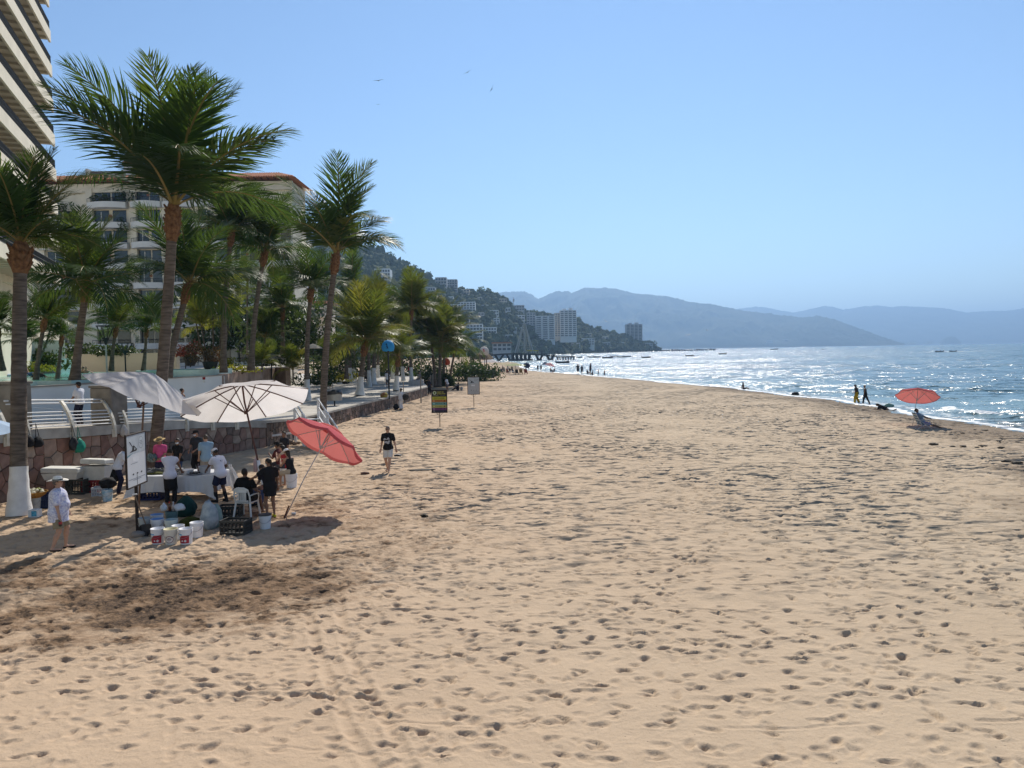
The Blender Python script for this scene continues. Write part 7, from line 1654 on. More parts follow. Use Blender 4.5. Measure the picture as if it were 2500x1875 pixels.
for s in (-.28, .28):
    MB().tube([(s, -.20, .22), (s, -.54, .90)], .014, 6).build('frame_tube', M_alu, t); MB().tube([(s, -.26, .22), (s, .32, .26)], .014, 6).build('frame_tube', M_alu, t); MB().tube([(s, -.45, 0), (s, .2, .42)], .014, 6).build('leg', M_alu, t); MB().tube([(s, .3, 0), (s, -.35, .5)], .014, 6).build('leg', M_alu, t); MB().tube([(s, -.35, .5), (s, .15, .48)], .02, 6).build('armrest', M_alu, t)
P_('person in blue relaxing in the striped beach chair with legs outstretched', cc, -97, h=1.72, pelvis=(0, -.12, .36), lean=-24, fl=(-.12, .80, .10), fr=(.14, .86, .075), hl=(-.2, .22, .55), hr=(.15, .25, .56), topc=(.16, .22, .32), botc=(.24, .20, .33), skin=3, hair='short', res=.026)
P_('woman in dark top and wide yellow trousers walking by the waterline', gp(2092, 969), 62, h=1.68, girth=1.12, lean=8, topc=(.045, .035, .03), bottom='wide', botc=(.42, .26, .02), hair='long', skin=2, fl=(-.1, .16, .075), fr=(.1, -.18, .09), hl=(-.2, .3, .95), hr=(.2, .18, .9), head=(25, 0), res=.026)
P_('woman in black leggings following the one in yellow trousers', gp(2113, 971), 66, h=1.68, lean=5, top='tank', topc=BLACKC, bottom='pants', botc=(.012, .012, .014), hair='bun', skin=2, fl=(-.08, .2, .075), fr=(.1, -.34, .10), hl=(-.28, .15, .85), res=.026)
lp = gp(2150, 985)
P_('sunbather in black propped on elbows on the sand by the water', lp, 50, h=1.66, pelvis=(0, -.35, .12), up=(.0, .93, .36), head=(-20, 0), fl=(-.12, -1.1, .07), fr=(.1, -1.12, .09), hl=(-.2, .38, .05), hr=(.22, .36, .05), poles={'el': (-.4, -.5, -.6), 'er': (.4, -.5, -.6), 'kl': (0, 0, -1), 'kr': (0, 0, -1)}, top='tee', topc=BLACKC, bottom='bikini', botc=BLACKC, hair='long', skin=2, res=.026)
lump('bag', 'open pale green beach bag behind the sunbather', 'bag', gp(2171, 979), (.75, .4, .38), mat('green_beach_bag', (.12, .22, .19)), 131, .2)
sp = gp(1815, 940); P_('lone bather sitting on the sand ridge facing the sea', sp, -80, h=1.68, pelvis=(0, 0, .12), lean=-4, fl=(-.12, .75, .075), fr=(.12, .7, .075), hl=(-.2, -.2, .05), hr=(.2, -.22, .05), top=None, bottom='shorts', botc=(.02, .02, .03), skin=3, res=.03)
for i, (px, py, sz) in enumerate(((1942, 952, (.8, .5, .42)), (1960, 953, (.7, .4, .18)), (1974, 955, (.6, .4, .16)))): lump('bag' if i == 0 else 'towel', ['dark round beach bag left on the sand ridge', 'crumpled dark towel beside the beach bag', 'second heap of clothes beside the crumpled towel'][i], 'bag' if i == 0 else 'towel', gp(px, py), sz, M_blk, 140 + i, .2, .4)

# ---------------------------------------------------------------- far end of the beach
def pal(px, py): 
    p = G(px, py); p.z = sand_z(p.x, p.y); return p
c = pal(1178, 916); t = thing('thatched_shelter', 'round palm thatch shelter on dark posts by the seagrapes', 'shelter', c); zt = at(1172, 858, c.y).z; ze = at(1172, 876, c.y).z; r_ = 28 / FPX * c.y
mb = MB(); mb.lathe([(r_, ze - .1), (r_ * 1.02, ze), (r_ * .6, ze + (zt - ze) * .55), (.05, zt)], 26); r2 = random.Random(8); mb.v = [(x * (1 + r2.uniform(-.06, .06)), y * (1 + r2.uniform(-.06, .06)), z + r2.uniform(-.12, .1)) for x, y, z in mb.v]; mb.build('thatch', mat('thatch', (.16, .115, .075), .95, .1, .5, 3, bump=.7), t)
for a in (0, 2.1, 4.2): MB().tube([(.8 * math.cos(a), .8 * math.sin(a), -.2), (.8 * math.cos(a), .8 * math.sin(a), ze + .3)], .09, 6).build('post', M_rwood, t)
lump('boulder', 'long grey boulder half buried in the sand by the thatched shelter', 'boulder', pal(1198, 922), (3.2, 1.5, 1.35), mat('grey_boulder', (.10, .10, .09), .95, .1, .35, 1.2, bump=.8, bscale=3), 150, 0, .2)
def dog(label, c, rz):
    t = thing('dog', label, 'dog', c, rz); B = [((-.3, 0, .5), (.28, 0, .52), .13, .15), ((.28, 0, .55), (.45, 0, .72), .09, .07), ((.45, 0, .74), (.6, 0, .70), .075, .045), ((-.32, 0, .54), (-.55, 0, .68), .035, .02)]
    for x, kx in ((.26, .24), (-.28, -.22)):
        for y in (-.09, .09): B += [((x, y, .46), (kx, y, .24), .07, .04), ((kx, y, .24), (x - .02, y, .03), .04, .03)]
    B += [((.44, -.05, .78), (.42, -.07, .86), .03, .015), ((.44, .05, .78), (.42, .07, .86), .03, .015)]
    def f(P):
        d = None
        for a, b, ra, rb in B: e = seg_d(P, a, b, ra, rb); d = e if d is None else smin(d, e, .04)
        return d
    v_, f_ = surface_nets(f, (-.75, -.35, -.1), (.8, .35, 1.0), .035); put('body', np_mesh('body', v_, f_, mat('dog_fur', (.03, .024, .02), .9)), t); return t
dog('dark dog standing on the sand behind the boulder', pal(1197, 910), R(170))
def small(label, px, py, rz=0, z=0.0, **k):
    kw = dict(h=1.7, topc=(.03, .03, .035), bottom='shorts', botc=(.03, .03, .04), skin=2, res=.045); kw.update(k); return P_(label, pal(px, py) + Vector((0, 0, z)), rz, **kw)
SIT = dict(pelvis=(0, 0, .42), lean=-12, fl=(-.12, .5, .075), fr=(.12, .5, .075), hl=(-.2, .3, .5), hr=(.2, .3, .5))
small('person in black beside the boulder at the thatched shelter', 1178, 922, 40, h=1.75, bottom='pants'); small('person in grey tee under the thatched shelter', 1180, 909, 170, topc=(.2, .18, .17)); small('person in brown tee under the thatched shelter', 1186, 909, 190, topc=(.12, .07, .05))
seats = [(1217, 911), (1224, 912), (1231, 911), (1238, 913), (1245, 912), (1252, 914), (1228, 907), (1240, 906), (1250, 907)]
for i, (px, py) in enumerate(seats): small(['beachgoer in black slouching in the shaded row of seats', 'beachgoer in navy in the shaded row of seats', 'beachgoer in grey in the shaded row of seats', 'beachgoer in maroon in the shaded row of seats', 'beachgoer in charcoal at the end of the shaded row', 'beachgoer in dark blue beside the white table', 'beachgoer in tan behind the shaded row', 'beachgoer in white tee behind the shaded row', 'beachgoer in olive behind the shaded row'][i], px, py, (i * 37) % 80 - 60, topc=[(.02, .02, .02), (.02, .03, .08), (.2, .2, .2), (.12, .02, .03), (.05, .05, .05), (.03, .05, .12), (.2, .15, .1), (.5, .5, .52), (.07, .08, .03)][i], **SIT)
def low_chair(label, px, py, col, rz):
    c = pal(px, py); t = thing('beach_chair', label, 'chair', c, R(rz)); m = mat('lc_%d%d%d' % tuple(int(x * 99) for x in col), col, .6); MB().box((0, .05, .38), (.6, .55, .06)).build('seat', m, t); mb = MB(); mb.add([(-.3, -.22, .38), (.3, -.22, .38), (.3, -.42, 1.0), (-.3, -.42, 1.0)], [(0, 1, 2, 3)]); mb.build('backrest', m, t)
    for sx in (-.27, .27):
        for sy in (-.2, .3): MB().tube([(sx, sy, 0), (sx, sy, .38)], .03, 5).build('leg', m, t)
    return t
for i, (px, py, cl, lb) in enumerate(((1262, 915, (.02, .02, .02), 'black wooden beach chair facing the sea'), (1272, 914, (.26, .17, .05), 'yellow brown beach chair between black and red ones'), (1284, 914, (.20, .03, .02), 'red brown beach chair with its back turned'))): low_chair(lb, px, py, cl, -10)
small('beachgoer in yellow brown seated on the middle beach chair', 1272, 914, -10, topc=(.28, .19, .06), **SIT); small('beachgoer in black seated on the black beach chair', 1262, 915, -10, **SIT); small('beachgoer in red seated on the red brown beach chair', 1284, 914, -10, topc=(.22, .04, .03), **SIT)
c = pal(1250, 916); t = thing('beach_table', 'small white plastic table in the shaded row', 'table', c); MB().bbox((0, 0, .70), (1.0, .8, .05), 0, .01).build('tabletop', M_pchair, t)
for sx in (-.42, .42):
    for sy in (-.32, .32): MB().tube([(sx, sy, 0), (sx, sy, .68)], .03, 5).build('leg', M_pchair, t)
def flat_umb(label, px, ye, yt, py_base, wpx, m, ax=(0, 0, 1), panels=8):
    b = pal(px, py_base); Y = b.y; r_ = wpx / 2 / FPX * Y; e = at(px, ye, Y); tp = at(px, yt, Y); d = max(.2, tp.z - e.z)
    return umbrella(label, b, Vector((e.x, Y, e.z)), ax, r_, d, panels, m, M_rail, M_rail, 'umbrella', 'beach_umbrella', pr=.04, ribs=False)
def cv(n, c): return mat('canvas_' + n, c, .9, .1, .08, 2, transl=.3)
flat_umb('pale yellow green sunshade over the shaded row of seats', 1258, 892, 887, 914, 52, cv('lime', (.42, .45, .25))); flat_umb('cream sunshade next to the yellow green one', 1226, 890, 885, 910, 56, cv('cream', (.55, .46, .30))); flat_umb('second cream sunshade at the back of the row', 1240, 887, 883, 906, 50, cv('cream2', (.52, .45, .33)))
flat_umb('white domed beach umbrella behind the thatched shelter', 1196, 884, 877, 905, 44, cv('white', (.62, .58, .56))); flat_umb('navy beach umbrella tilted towards the camera side', 1286, 892, 884, 903, 17, cv('navy', (.035, .045, .085)), (.1, -.75, .6)); flat_umb('pink beach umbrella by the water', 1343, 892, 886, 902, 26, cv('pink', (.50, .24, .24)), (.25, .1, .95)); flat_umb('grey blue beach umbrella behind the pink one', 1331, 889, 883, 900, 18, cv('greyblue', (.16, .20, .26)), (-.2, .1, .95))
small('beachgoer seated under the pink umbrella', 1345, 907, -50, **SIT); small('second beachgoer under the pink umbrella', 1353, 904, 140, topc=(.05, .03, .03), **SIT); small('beachgoer standing in the shallows in a white towel', 1321, 902, 20, botc=(.4, .4, .4)); small('beachgoer standing near the grey blue umbrella', 1313, 899, -30); small('beach vendor walking behind the navy umbrella', 1291, 899, 90, h=1.72)
for i, (px, py, h_, lb) in enumerate(((1411, 908, 1.62, 'dark bather standing alone at the water edge'), (1421, 908, 1.45, 'shorter bather next to the lone standing one'), (1442, 908, 1.78, 'tall bather standing between two seated ones'), (1461, 909.5, 1.0, 'child wading at the water edge'), (1476, 910, .95, 'smaller child at the water edge beyond the wading one'))): small(lb, px, py, 30 * i, h=h_ * 1.35, top=None if i in (3, 4) else 'tee')
small('bather crouching at the left of the tall one', 1434, 908, -60, pelvis=(0, 0, .35), fl=(-.12, .4, .075), fr=(.12, .4, .075)); small('bather sitting at the right of the tall one', 1447, 909, 60, pelvis=(0, 0, .25), fl=(-.12, .5, .075), fr=(.12, .5, .075))
# balloon shaped parasail canopies on poles
def dome(label, px, ytop, ybot, Y, m, m2, base_z, spots=3):
    T = at(px, ytop, Y); Bt = at(px, ybot, Y); r_ = (T.z - Bt.z) * .58; b = Vector((T.x, Y, base_z)); h_ = Bt.z - base_z; t = thing('dome_canopy', label, 'canopy', b); H = T.z - Bt.z; n = 24; mb = MB()
    mb.lathe([(r_ * .80, h_), (r_ * .98, h_ + H * .22), (r_ * 1.0, h_ + H * .42), (r_ * .86, h_ + H * .70), (r_ * .5, h_ + H * .93), (.02, h_ + H)], n); mb.v = [(x, y, z - (.10 * r_ if (i // 1) % 4 == 0 and i < n else 0)) for i, (x, y, z) in enumerate(mb.v)]; cp = mb.build('canopy', m, t, smooth=True)
    for i in range(spots): a = R(-95 + 4 * i); z = h_ + H * (.62 - .16 * i); rr_ = r_ * (.93, 1.0, 1.01)[i % 3] * 1.01; c0 = Vector((rr_ * math.cos(a), rr_ * math.sin(a), z)); s = r_ * .12; mb = MB(); u = Vector((-math.sin(a), math.cos(a), 0)); mb.add([c0 - u * s * 1.3 + Vector((0, 0, -s)), c0 + u * s * 1.3 + Vector((0, 0, -s)), c0 + u * s * .5 + Vector((0, 0, s)), c0 - u * s * .5 + Vector((0, 0, s))], [(0, 1, 2, 3)]); mb.build('mark', m2, cp)
    MB().tube([(0, 0, 0), (0, 0, h_ + H * .3)], .06, 6).build('pole', M_rail, t); return t
dome('bright blue dome canopy with dark marks above the promenade', 947, 830, 857, 60, mat('dome_blue', (.05, .33, .62), .7, .2, .15, 1.5, transl=.3), mat('dome_mark', (.01, .05, .12)), .9); dome('cream dome canopy below the bright blue one', 942, 858, 874, 92, mat('dome_cream', (.50, .42, .33), .7, .2, .15, 1.5, transl=.3), mat('dome_mark2', (.3, .2, .12)), .9, 0)
dome('orange red dome canopy half hidden by palm fronds', 1089, 874, 891, 106, mat('dome_orange', (.55, .10, .045), .7, .2, .25, 1.5, transl=.3), mat('dome_mark3', (.15, .03, .02)), 0, 3); dome('white dome canopy with red spots over the thatched shelter', 1182, 846, 866, 142, mat('dome_white', (.58, .55, .52), .7, .2, .1, 1.0, transl=.3), mat('dome_red', (.50, .04, .04)), 0, 2)

# ---------------------------------------------------------------- pier with its sail frame
def make_pier():
    Y = 400.0; t = thing('pier', 'arched pier on angled legs with tall white sail frame', 'pier'); M_p = mat('pier_dark_concrete', (.055, .06, .062), .9, .2, .2, .2); M_m = mat('pier_pale_steel', (.34, .36, .36), .6, .3, .1, .5)
    prof = [(1150, 871), (1194, 866), (1225, 863), (1252, 862), (1285, 862.5), (1320, 864.5), (1358, 868)]; top = [at(x, y, Y) for x, y in prof]
    for a, b in zip(top[:-1], top[1:]):
        mb = MB(); mb.add([(a.x, Y - 4, a.z), (b.x, Y - 4, b.z), (b.x, Y + 4, b.z), (a.x, Y + 4, a.z), (a.x, Y - 4, a.z - .75), (b.x, Y - 4, b.z - .75), (b.x, Y + 4, b.z - .75), (a.x, Y + 4, a.z - .75)], [(0, 1, 2, 3), (7, 6, 5, 4), (0, 4, 5, 1), (1, 5, 6, 2), (2, 6, 7, 3), (3, 7, 4, 0)]); mb.build('deck', M_p, t)
        n = 5; rb = MB(); rb.tube([a + Vector((0, -3.9, 1.1)), b + Vector((0, -3.9, 1.1))], .06, 4)
        for k in range(n): p = a.lerp(b, k / n) + Vector((0, -3.9, 0)); rb.box((p.x, p.y, p.z + .55), (.10, .1, 1.1))
        rb.build('railing', M_m, t)
    def leg(x0, y0, x1, y1, r_=.45, yy=0):
        a = at(x0, y0, Y); b = at(x1, y1, Y); MB().tube([(a.x, Y - 3 + yy, a.z), (b.x, Y - 3 + yy, b.z)], r_, 6).build('leg', M_p, t)
    for (x0, x1) in ((1201, 1191), (1208, 1218), (1229, 1219), (1237, 1247), (1308, 1316), (1325, 1317), (1334, 1343), (1352, 1344)): leg(x0, 866, x1, 881, .5); leg(x0, 866, x1, 881, .5, 5)
    for x in (1252, 1262, 1272, 1282, 1292): leg(x, 866, x, 880, .8); leg(x, 866, x + 3, 880, .6, 5)
    for x0, x1, y in ((1240, 1300, 880), (1311, 1322, 880), (1338, 1350, 879)):
        a = at(x0, y, Y); b = at(x1, y, Y); mb = MB(); mb.box(((a.x + b.x) / 2, Y, -.55), (b.x - a.x, 9, 1.7)); mb.build('footing', M_p, t)
    a = at(1358, 870, Y); b = at(1403, 873, Y); mb = MB(); mb.box(((a.x + b.x) / 2, Y, 1.0), (b.x - a.x, 6, .6)); mb.build('landing', M_p, t)
    for k in range(7): x = a.x + (b.x - a.x) * (k + .5) / 7; MB().tube([(x, Y - 2.5, -1.5), (x, Y - 2.5, 1.0)], .35, 6).build('pile', M_p, t)
    ap = at(1280, 790, Y)
    for (px, dy, r_) in ((1257, -3, .38), (1263, 3, .34), (1302, -3, .38), (1297, 3, .34), (1281, 0, .55), (1288, 3, .2)): q = at(px, 862, Y); MB().tube([(q.x, Y + dy, q.z), (ap.x + (px - 1280) * .02, Y, ap.z)], [r_, r_ * .7], 6).build('mast', M_m, t)
    MB().tube([ap + Vector((-.8, 0, -.2)), ap + Vector((.8, 0, -.2))], .5, 6).build('mast_head', M_m, t)
    for f in (.25, .5, .72): a = at(1257, 862, Y).lerp(ap, f); b = at(1302, 862, Y).lerp(ap, f); MB().tube([a, b], .10, 4).build('tie', M_m, t)
    q = at(1300, 861, Y); mb = MB(); mb.box((q.x, Y - 2, q.z + 1.0), (6, 2, .5)); mb.build('yellow_awning', mat('awning', (.5, .42, .06)), t)
make_pier()
for i, (px, dx) in enumerate(((1312, 0), (1322, 0), (1292, 0), (1396, -1.2), (1399, -1.2))):
    q = at(px, 863 if i < 3 else 871, 397); q.z = at(px, 863.6 if i < 2 else 862.6, 397).z if i < 3 else 1.3; P_(['visitor in dark clothes on the pier deck', 'second visitor by the pier railing', 'visitor under the pier mast', 'figure in black at the pier landing end', 'second figure at the pier landing end'][i], q, 40 * i, h=1.72, topc=(.03, .03, .04), bottom='pants', botc=(.03, .03, .04), skin=2, res=.06)

# ---------------------------------------------------------------- buildings on the hill
UNIT = MB().box((0, 0, 0), (1, 1, 1))
def unit(m):
    k = 'unit_' + m.name
    if k not in MATS: MATS[k] = UNIT.mesh('pane', m)
    return MATS[k]
M_hw = mat('hill_white', (.74, .74, .74), .9, .1, .06, .1); M_hg = mat('hill_grey', (.46, .46, .47), .9, .1, .08, .1); M_hc = mat('hill_cream', (.60, .54, .46), .9, .1, .08, .1); M_ht = mat('hill_terracotta', (.33, .16, .10), .9, .1, .15, .2); M_hwin = mat('hill_window', (.05, .065, .085), .3, .5, .2, .1)
def hill_depth(px, py):
    q = np.hypot((HX / HY - (px - 1250) / FPX) * 900, 0); pyy = 857 - (px - 1250) * math.tan(R(-ROLL)) - (HZ - CAMH) / HY * FPX
    m = (q < 4) & (HZ > 0); d = np.where(m, np.abs(pyy - py), 1e9); d[:6] = 1e9; i = np.unravel_index(np.argmin(d[:100]), d[:100].shape); return float(HY[i])
def hill_building(label, x0, x1, y0, y1, fl, bays, m=M_hw, Y=None, slabs=True, roof=None, dep=14, extra=0, nm='apartment_building', rz=0.0):
    Y = Y or hill_depth((x0 + x1) / 2, y1); a = at(x0, y1, Y); b = at(x1, y0, Y); w_ = b.x - a.x; h_ = b.z - a.z; c = Vector(((a.x + b.x) / 2, Y, a.z)); t = thing(nm, label, 'building', c, rz)
    def bx(name, lo, hi, m_, par=t): o = put(name, unit(m_), par); o.location = [(p + q) / 2 for p, q in zip(lo, hi)]; o.scale = [q - p for p, q in zip(lo, hi)]; return o
    bx('wall', (-w_ / 2, 0, -8), (w_ / 2, dep, h_), m); fh = h_ / fl
    for f in range(fl):
        z = f * fh
        if slabs: bx('balcony', (-w_ / 2 - .3, -1.6, z - .12 * fh), (w_ / 2 + .3, -.02, z + .16 * fh), m)
        for k in range(bays): u = -w_ / 2 + w_ * (k + .5) / bays; ww = w_ / bays * .36; bx('window', (u - ww, -.06, z + .26 * fh), (u + ww, -.005, z + .84 * fh), M_hwin)
    if roof: bx('roof', (-w_ / 2 - .8, -1.4, h_ + .01), (w_ / 2 + .8, dep + .6, h_ + .9), roof)
    else: bx('parapet', (-w_ / 2 - .15, -.15, h_ + .01), (w_ / 2 + .15, .4, h_ + .7), m)
    for k in range(extra): bx('roof_room', (-w_ / 2 + w_ * (.15 + .4 * k), 2, h_ + .02), (-w_ / 2 + w_ * (.38 + .4 * k), 6, h_ + 2.6 + k), m)
    return t
HB = [('white arcaded villa high on the wooded hill', 914, 952, 657, 684, 3, 6, M_hw, None), ('grey stepped apartment block on the hill shoulder', 1063, 1090, 678, 710, 4, 4, M_hg, None), ('darker wing of the block on the hill shoulder', 1091, 1116, 683, 714, 5, 4, M_hg, None), ('low grey terrace house below the shoulder block', 1033, 1062, 702, 719, 2, 5, M_hg, None), ('flat roofed house beside the ridge palms', 1117, 1146, 707, 719, 2, 4, M_hc, None),
 ('wide white apartment block in the middle of the slope', 1118, 1160, 738, 772, 6, 6, M_hw, None), ('lower white wing of the wide slope block', 1090, 1117, 744, 770, 4, 4, M_hw, None), ('small white house above the wide slope block', 1093, 1107, 725, 740, 3, 2, M_hw, None), ('white apartment block with brown panel near the foot of the hill', 1140, 1178, 792, 830, 5, 5, M_hw, None), ('second white block stepping down beside the brown panel', 1179, 1212, 800, 829, 4, 5, M_hw, None),
 ('round cream house near the top of the ridge', 1212, 1237, 730, 743, 2, 4, M_hc, None), ('grey house with dark windows under the ridge', 1167, 1192, 745, 758, 2, 4, M_hg, None), ('pale terraced house under the round cream one', 1194, 1217, 758, 772, 2, 4, M_hw, None), ('small pale house behind the pier mast', 1259, 1281, 770, 783, 2, 3, M_hw, None), ('flat pale house near the antenna', 1248, 1280, 746, 759, 2, 5, M_hg, None),
 ('white villa above the shore rocks of the headland', 1418, 1451, 827, 843, 3, 5, M_hw, None), ('small villa with pale roof on the headland', 1424, 1445, 814, 821, 1, 3, M_hc, None), ('low shore villa at the very tip of the headland', 1568, 1593, 838, 854, 3, 4, M_hg, None), ('dark roofed house by the beach behind the pier', 1203, 1248, 838, 858, 2, 4, M_hg, 560.0), ('pale house below the white villa on the hill', 930, 968, 700, 712, 1, 5, M_hw, None), ('grey villa half hidden in the trees of the slope', 1240, 1262, 800, 810, 1, 3, M_hg, None), ('terracotta roofed house at the foot of the slope', 1120, 1146, 770, 788, 2, 3, M_hc, None), ('long grey wall house in the shore trees of the headland', 1456, 1490, 836, 846, 1, 5, M_hg, None), ('pale terrace among the headland trees', 1395, 1416, 838, 846, 1, 3, M_hg, None)] + [(d + ' on the wooded slope', x, x + w_, y, y + h_, f, b, m, None) for d, x, w_, y, h_, f, b, m in (('long white house above the shoulder block', 985, 32, 688, 9, 1, 6, M_hw), ('square white house left of the grey terrace house', 1002, 18, 716, 16, 3, 3, M_hw), ('stepped cream house under the ridge palms', 1150, 26, 726, 12, 2, 4, M_hc), ('small grey house right of the wide block', 1166, 16, 764, 13, 2, 2, M_hg), ('white cube house below the pale terraced one', 1205, 14, 778, 11, 2, 2, M_hw), ('broad low white house behind the pier mast foot', 1222, 30, 818, 10, 1, 5, M_hw), ('cream house beside the terracotta roof', 1098, 20, 778, 14, 2, 3, M_hc), ('tall narrow white house behind the palm tips', 1072, 14, 738, 26, 4, 2, M_hw), ('pale villa high under the antenna', 1228, 18, 752, 10, 1, 3, M_hw), ('white terrace row near the bay hotel', 1262, 24, 800, 12, 2, 4, M_hw), ('small cream villa among headland pines', 1470, 16, 822, 8, 1, 2, M_hc), ('white bungalow low on the headland', 1506, 18, 836, 8, 1, 3, M_hw))]
for (lb, x0, x1, y0, y1, fl, by, m, Y) in HB: hill_building(lb, x0, x1, y0, y1, fl, by, m, Y, slabs=fl > 2, roof=M_ht if 'terracotta' in lb or 'dark roofed' in lb else None, nm='apartment_building' if 'block' in lb else 'hill_house')
YT = 1020
hill_building('broad grey white hotel block with ribbon balconies above the bay', 1308, 1354, 772, 829, 11, 3, M_hw, YT); hill_building('plain grey side wing with square windows of the bay hotel', 1287, 1307, 764, 824, 10, 3, M_hg, YT + 2, slabs=False, extra=1)
hill_building('tall white hotel tower with stacked balconies and rooftop canopy', 1368, 1407, 758, 822, 13, 4, M_hw, YT + 30, extra=2); hill_building('narrow pale connecting wing between the two bay hotels', 1355, 1367, 765, 822, 12, 2, M_hc, YT + 34, slabs=False)
hill_building('lone grey tower with banded balconies near the headland tip', 1529, 1568, 792, 836, 12, 4, M_hg, 1400, extra=2)
hill_building('low building with terracotta roof behind the garden palms', 737, 792, 742, 775, 3, 6, M_hc, 235.0, roof=M_ht, nm='low_building'); hill_building('pale houses block behind the slender palm', 700, 760, 700, 735, 4, 6, M_hw, 420.0, nm='low_building')
for i, (px, py, Y, s) in enumerate(((1690, 832, 6250, 95), (1725, 820, 6500, 110), (1650, 835, 6250, 50), (1880, 841, 6150, 60), (1920, 838, 6250, 45), (2063, 842, 6350, 100))): hill_building('tiny hazy white resort %s across the bay' % ['with twin blocks', 'highest on the far slope', 'left of the twin blocks', 'at the far shore', 'beside the far shore one', 'farthest along the far shore'][i], px - s / 9, px + s / 9, py - 9, py + 6, 3, 4, M_hw, Y, slabs=False, dep=40)
q = at(1254, 748, 1150); t = thing('antenna_mast', 'slim radio mast rising from the hill ridge', 'mast', q); MB().tube([(0, 0, -6), (0, 0, 14)], [.6, .25], 5).build('mast', M_hg, t); MB().box((0, 0, 9), (2.2, 2.2, 4)).build('antenna_panels', M_hg, t)
# ridge trees that stand out against the sky
for i, (px, py, rad_) in enumerate(((1165, 722, 7), (1177, 718, 9), (1193, 722, 7), (1206, 722, 6), (1228, 738, 9), (1240, 748, 7), (1305, 768, 8), (1325, 770, 8), (1375, 775, 8), (1461, 808, 8), (1500, 818, 8), (1520, 825, 8), (1590, 842, 9), (1040, 680, 7), (1010, 662, 7), (985, 648, 6), (950, 630, 7))):
    Y = np.interp(px, [r[0] for r in HILL_RIDGE], [r[2] for r in HILL_RIDGE]) - 8; shrub('bushy tree on the hill skyline ' + ['left of the ridge palms', 'tallest of the ridge clump', 'right of the ridge clump', 'beside the round cream house', 'above the antenna house', 'next to the radio mast', 'above the bay hotel wing', 'above the broad bay hotel', 'beside the tall bay tower', 'on the headland saddle', 'on the headland slope', 'next to the lone tower', 'at the headland tip', 'above the shoulder block', 'on the steep upper slope', 'higher on the upper slope', 'near the hill top'][i], at(px, py, Y), rad_, rad_ * .8, rad_ * .9, 260, 2.2, L_shrub, 'tree', 'ridge_tree', 'trees on the hill skyline')

# ---------------------------------------------------------------- boats and birds
def boat(label, px, py, L, rz, m, motor=True, people=0, Y=None):
    c = G(px, py, WATER); t = thing('boat', label, 'boat', (c.x, c.y, WATER + .02), R(rz), 'boats in the bay'); L *= .62; n = 9; V = []; w_ = L * .17
    for i in range(n):
        f = i / (n - 1); bw = w_ * (1 - max(0, f - .45) ** 2 * 3.2) * (.85 + .15 * min(1, f * 4)); bw = max(bw, .03); sh = .55 * L * .12 * (1 + max(0, f - .5) * 1.6); x = -L / 2 + L * f
        V += [(x, -bw, sh + .25), (x, -bw * .7, -.15), (x, bw * .7, -.15), (x, bw, sh + .25), (x, bw * .86, sh * .5), (x, -bw * .86, sh * .5)]
    F = [(i * 6 + j, i * 6 + 6 + j, i * 6 + 6 + (j + 1) % 6, i * 6 + (j + 1) % 6) for i in range(n - 1) for j in range(6)] + [tuple(range(6)), tuple(reversed(range((n - 1) * 6, n * 6)))]
    mb = MB(); mb.add(V, F); mb.build('hull', m, t)
    for f in (.3, .55): MB().box((-L / 2 + L * f, 0, L * .05 + .2), (.3, w_ * 1.5, .06)).build('bench', M_hc, t)
    if motor: MB().bbox((-L / 2 - .15, 0, .7), (.35, .3, .8), 0, .05).build('outboard_motor', M_blk, t)
    for k in range(people): MB().tube([(-.8 + k * 1.4, 0, .3), (-.8 + k * 1.4, 0, 1.1), (-.8 + k * 1.4, 0, 1.35)], [.2, .22, .1], 6).build('crew_stub', M_blk, t)  # plain stub standing for a person aboard
    return t
MBo = [mat('boat_white', (.35, .36, .38), .5, .4), mat('boat_dark', (.03, .035, .045), .5, .4), mat('boat_blue', (.05, .09, .15), .5, .4)]
for i, (px, py, L, rz, m, lb) in enumerate(((1374, 886.5, 8.5, 8, 1, 'dark open boat moored nearest the pier'), (1446, 872.5, 9, 5, 2, 'blue open boat beside another in the glitter'), (1458, 872.8, 7, -6, 1, 'small dark boat touching the blue one'), (1484, 874.5, 10, 4, 1, 'larger dark boat with raised bow in the glitter'), (1500, 871, 8, 8, 2, 'blue boat behind the larger dark one'), (1518, 872.5, 8, 0, 1, 'dark boat moored end to end with a blue one'), (1531, 871.5, 8, -5, 2, 'blue boat at the end of the moored row'), (1578, 873.5, 8, 6, 1, 'lone dark boat apart from the moored row'), (1414, 873, 6, 0, 1, 'low dinghy off the pier landing'), (1684, 869.5, 8, 0, 1, 'lone boat out in the brightest glitter'), (1765, 864.8, 10, 10, 1, 'small boat riding in mid bay'), (1890, 853.5, 22, 0, 1, 'distant cabin boat under the far mountains'), (2293, 859.5, 8, 178, 1, 'speeding motorboat trailing a white wake'), (2326, 858.5, 7, 178, 1, 'second speedboat following in the wake'), (2010, 853, 6, 0, 1, 'tiny distant boat in the far bay'))): boat(lb, px, py, L, rz, MBo[m], people=1 if i in (3, 11, 12) else 0)
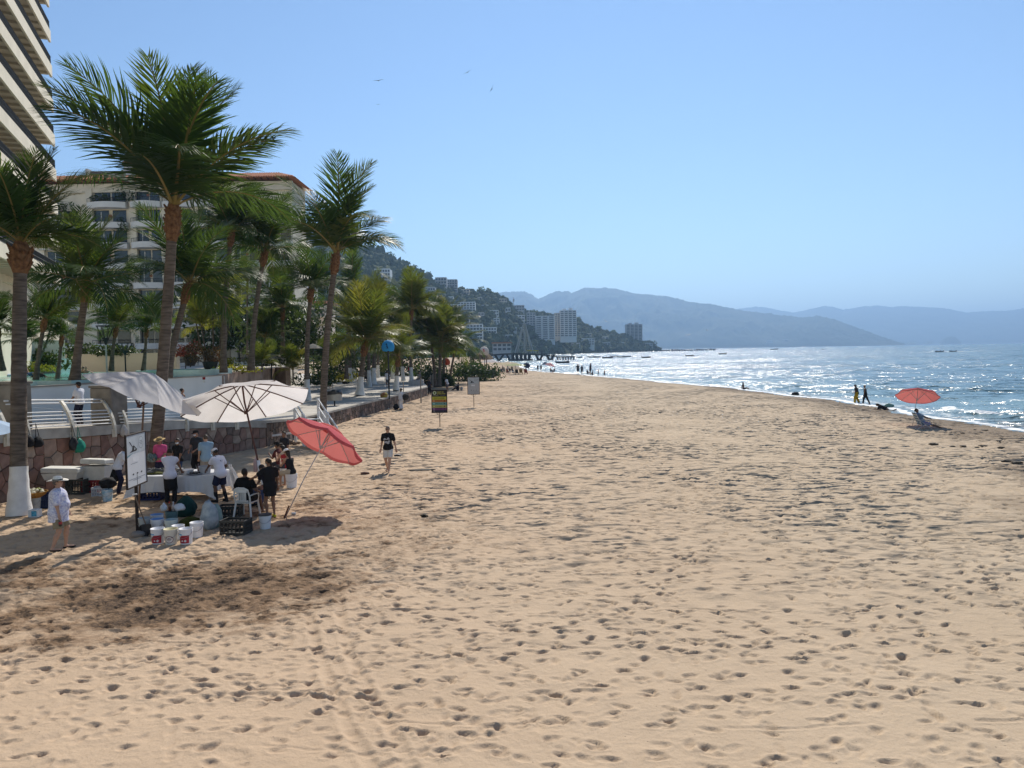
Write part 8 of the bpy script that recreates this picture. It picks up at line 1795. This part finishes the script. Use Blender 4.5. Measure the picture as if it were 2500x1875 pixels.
def bird(label, px, py, Y, span, rz, roll, m, body=1.0):
    c = at(px, py, Y); t = thing('bird', label, 'bird', c, 0, 'birds gliding over the beach'); s = span * .62; MB().tube([(0, -.28 * s, 0), (0, -.1 * s, .01 * s), (0, .12 * s, 0), (0, .30 * s, .02 * s)], [.01 * s, .07 * s, .075 * s, .02 * s], 6).build('body', m, t)
    for sd in (-1, 1): mb = MB(); mb.add([(0, .12 * s, .02 * s), (sd * .45 * s, .2 * s, .14 * s), (sd * s, .02 * s, .10 * s), (sd * .55 * s, -.08 * s, .12 * s), (0, -.18 * s, .02 * s)] + [(0, .12 * s, .0), (sd * .45 * s, .2 * s, .125 * s), (sd * s, .02 * s, .095 * s), (sd * .55 * s, -.08 * s, .105 * s), (0, -.18 * s, 0)], [(0, 1, 2, 3, 4), (9, 8, 7, 6, 5)] + [(i, (i + 1) % 5, 5 + (i + 1) % 5, 5 + i) for i in range(5)]); mb.build('wing', m, t)
    mb = MB(); mb.add([(-.02 * s, -.26 * s, 0), (.02 * s, -.26 * s, 0), (.07 * s, -.45 * s, 0), (0, -.36 * s, .005), (-.07 * s, -.45 * s, 0)], [(0, 1, 2, 3, 4)]); mb.build('tail', m, t); t.rotation_euler = (R(roll[0]), R(roll[1]), R(rz)); return t
M_bird = mat('dark_feather', (.02, .02, .024), .8)
M_bird2 = mat('gull_feather', (.35, .36, .38), .8)
bird('frigate bird gliding level with one wing raised', 1141, 177, 60, .72, 10, (12, -30), M_bird); bird('frigate bird banking steeply near the level one', 1201, 217, 60, .62, 30, (-30, -62), M_bird); bird('pale distant bird gliding flat over the palms', 924, 197, 80, .90, 5, (5, -8), M_bird); bird('tiny dark bird below the pale gliding one', 923, 255, 110, .5, 0, (0, 0), M_bird)
bird('white gull over the bay before the far mountain', 1478, 784, 150, 1.3, 20, (20, 35), M_bird2); bird('small gull low over the far bay', 1680, 818, 220, 1.6, 0, (10, -10), M_bird2); bird('second small gull over the far bay', 1726, 806, 240, 1.6, 30, (10, 10), M_bird2)
